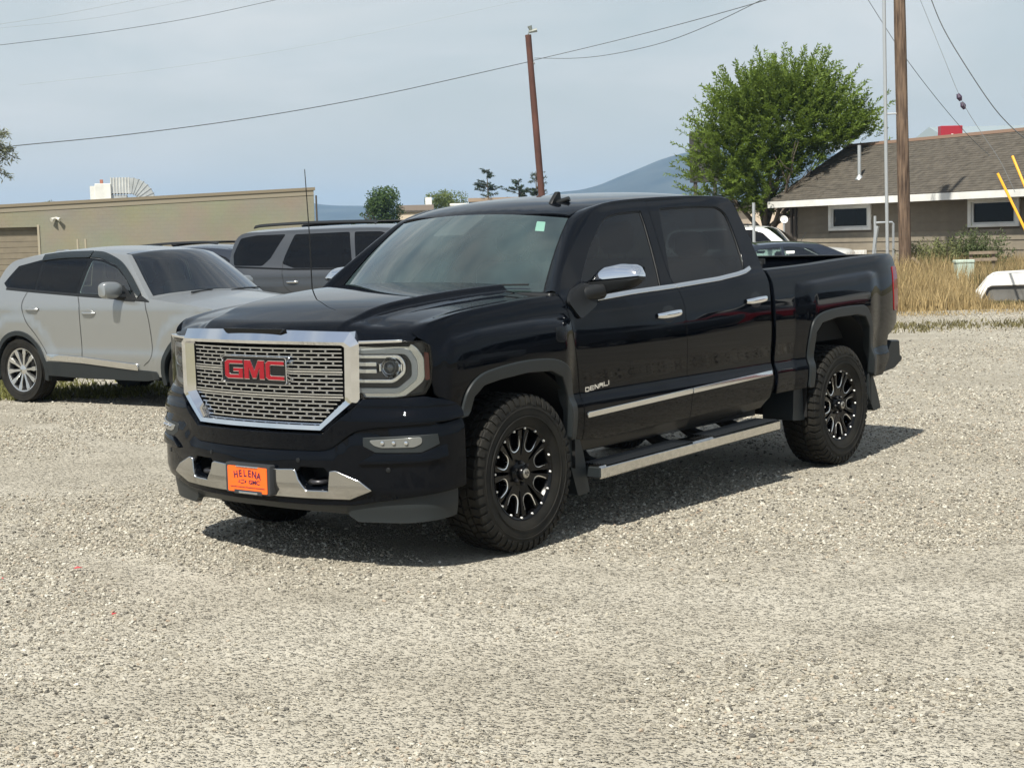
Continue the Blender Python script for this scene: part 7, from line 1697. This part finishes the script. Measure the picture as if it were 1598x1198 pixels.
STRAW = leaf_mat('dry_straw', (.37, .28, .14), .25, .45); STRAW2 = leaf_mat('greenish_weed', (.17, .15, .07), .25, .45)
P_, la, de = spread(52000, 6.3, 15.5, 31.2, 41.5, 61, .9, -.55); hh = np.clip(.32+.50*sstep(de, 31.2, 35)+.25*vnoise(la, de, 77, 3, 1.4), .12, 1.05)*np.random.default_rng(4).uniform(.55, 1.15, len(P_))
can = (la > 9.3) & (de < 34.6); hh = np.where(can & (la > 9.5), hh*.35, hh)
blades('dry_grass', 'tall dry straw coloured grass in front of the brown house', P_, hh, .010, .45, STRAW, seed=5)
P_, la, de = spread(9000, 7.0, 14.5, 34, 40.5, 71, 1.5, .25); P3_, la3, de3 = spread(7000, 6.3, 15.5, 29.4, 31.9, 63, 1.5, .1); blades('grass_fringe', 'thin short dry grass straggling out onto the dirt', P3_, np.random.default_rng(14).uniform(.04, .22, len(P3_))*np.clip((de3-29.2)/2.5, .2, 1), .009, .7, STRAW, seed=15)
P_, la, de = P_, la, de; blades('weeds', 'darker stalky weeds among the dry grass', P_, np.random.default_rng(8).uniform(.4, .95, len(P_)), .009, .35, STRAW2, seed=6)
P_, la, de = spread(8000, 3.2, 15, 24.9, 27.6, 81, 1.1, .15); blades('low_weeds', 'low dry weeds in a strip across the gravel at right', P_, np.random.default_rng(9).uniform(.03, .10, len(P_)), .012, .9, STRAW2, seed=7)
P_, la, de = spread(4200, 9.4, 11.0, 31.9, 32.5, 83, 1.6, -.5); blades('low_weeds', 'green tuft at the foot of the white canopy', P_, np.random.default_rng(10).uniform(.05, .16, len(P_)), .012, .9, STRAW2, seed=8)
P_, la, de = spread(42000, -12, -.5, 17.6, 21.8, 91, 1.2, -.25); blades('short_grass', 'short yellow green grass under the cars at left', P_, np.random.default_rng(11).uniform(.03, .09, len(P_)), .010, .9, leaf_mat('short_green', (.17, .17, .055), .25, .45), seed=9)
for (lat, dep, w, h, sd_, lab) in ((10.3, 38.6, 1.1, 1.45, 95, 'hazy green rabbitbrush shrub left of the timber frame'), (11.35, 38.8, 1.0, 1.65, 96, 'darker green shrub right of the timber frame against the wall')):
    rng = np.random.default_rng(sd_); t = thing('shrub', lab, 'shrub', site(lat, dep)); S = [np.array([rng.normal(0, .08), rng.normal(0, .08), 0.]) for _ in range(230)]; Dn = [np.array([rng.normal(0, .38), rng.normal(0, .38), 1.]) for _ in S]; P, D, U = shoots(rng, S, Dn, [h*rng.uniform(.65, 1.) for _ in S], .03, -.0)
    mb = MB()
    for s, d in list(zip(S, Dn))[:24]: mb.tube([s, s+d/np.linalg.norm(d)*h*.45, s+d/np.linalg.norm(d)*h*.8+np.array([0, 0, .05])], [.012, .008, .004], 5, False)
    mb.out('stems', BARK, t); k = U > .3; P, D = P[k], D[k]; n = len(P)
    leaf_mesh('foliage', P+rng.normal(0, .03, (n, 3)), D*.6+rng.normal(0, .6, (n, 3)), rng.normal(0, 1, (n, 3)), rng.uniform(.06, .12, n), rng.uniform(.009, .016, n), leaf_mat('sage_leaf'+str(sd_), (.16, .17, .07) if sd_ == 95 else (.09, .115, .045), .25, .4), t, rng.uniform(0, 1, n))
# bits of red litter on the gravel
for k, (x, y, l) in enumerate(((122, 890, 'small faded red scrap on the gravel left of the pickup'), (178, 962, 'tiny bright red scrap on the gravel nearest the viewer'), (4, 906, 'red scrap at the very left edge of the gravel'))):
    v = fw+r2*((x-799)/2481.11)-u2*((y-599)/2481.11); p = Vector(CAM)+v*(-CAM[2]/v.z); mb = MB(); mb.add([(-.05, -.012, 0), (.03, -.02, .012), (.055, .01, .004), (-.02, .018, .016), (-.05, -.012, .006), (.03, -.02, .018), (.055, .01, .01), (-.02, .018, .022)], [(0, 3, 2, 1), (4, 5, 6, 7), (0, 1, 5, 4), (1, 2, 6, 5), (2, 3, 7, 6), (3, 0, 4, 7)])
    o = mb.out('litter_scrap', mat('litter_red', (.50, .06, .07), .6)); o.location = (p.x, p.y, .012); o.scale = (.42-.08*k,)*3; o.rotation_euler = (0, 0, 2.2+k); tag(o, l, 'litter')
# ================================================================== air: one box of thin haze round camera and scene
hz = bpy.data.materials.new('haze_air'); hz.use_nodes = True; t = hz.node_tree; t.nodes.clear(); o_ = t.nodes.new('ShaderNodeOutputMaterial'); v_ = t.nodes.new('ShaderNodeVolumePrincipled')
v_.inputs['Color'].default_value = (.42, .67, 1.0, 1); v_.inputs['Density'].default_value = .00020; v_.inputs['Anisotropy'].default_value = 0
t.links.new(v_.outputs['Volume'], o_.inputs['Volume'])
mb = MB(); mb.box(-4300, 4300, -4300, 4300, -2.0, 175.); hb = mb.out('haze', hz, smooth=None); hb['kind'] = 'stuff'; hb['label'] = 'thin bluish haze in the air over the whole place'; hb['category'] = 'haze'
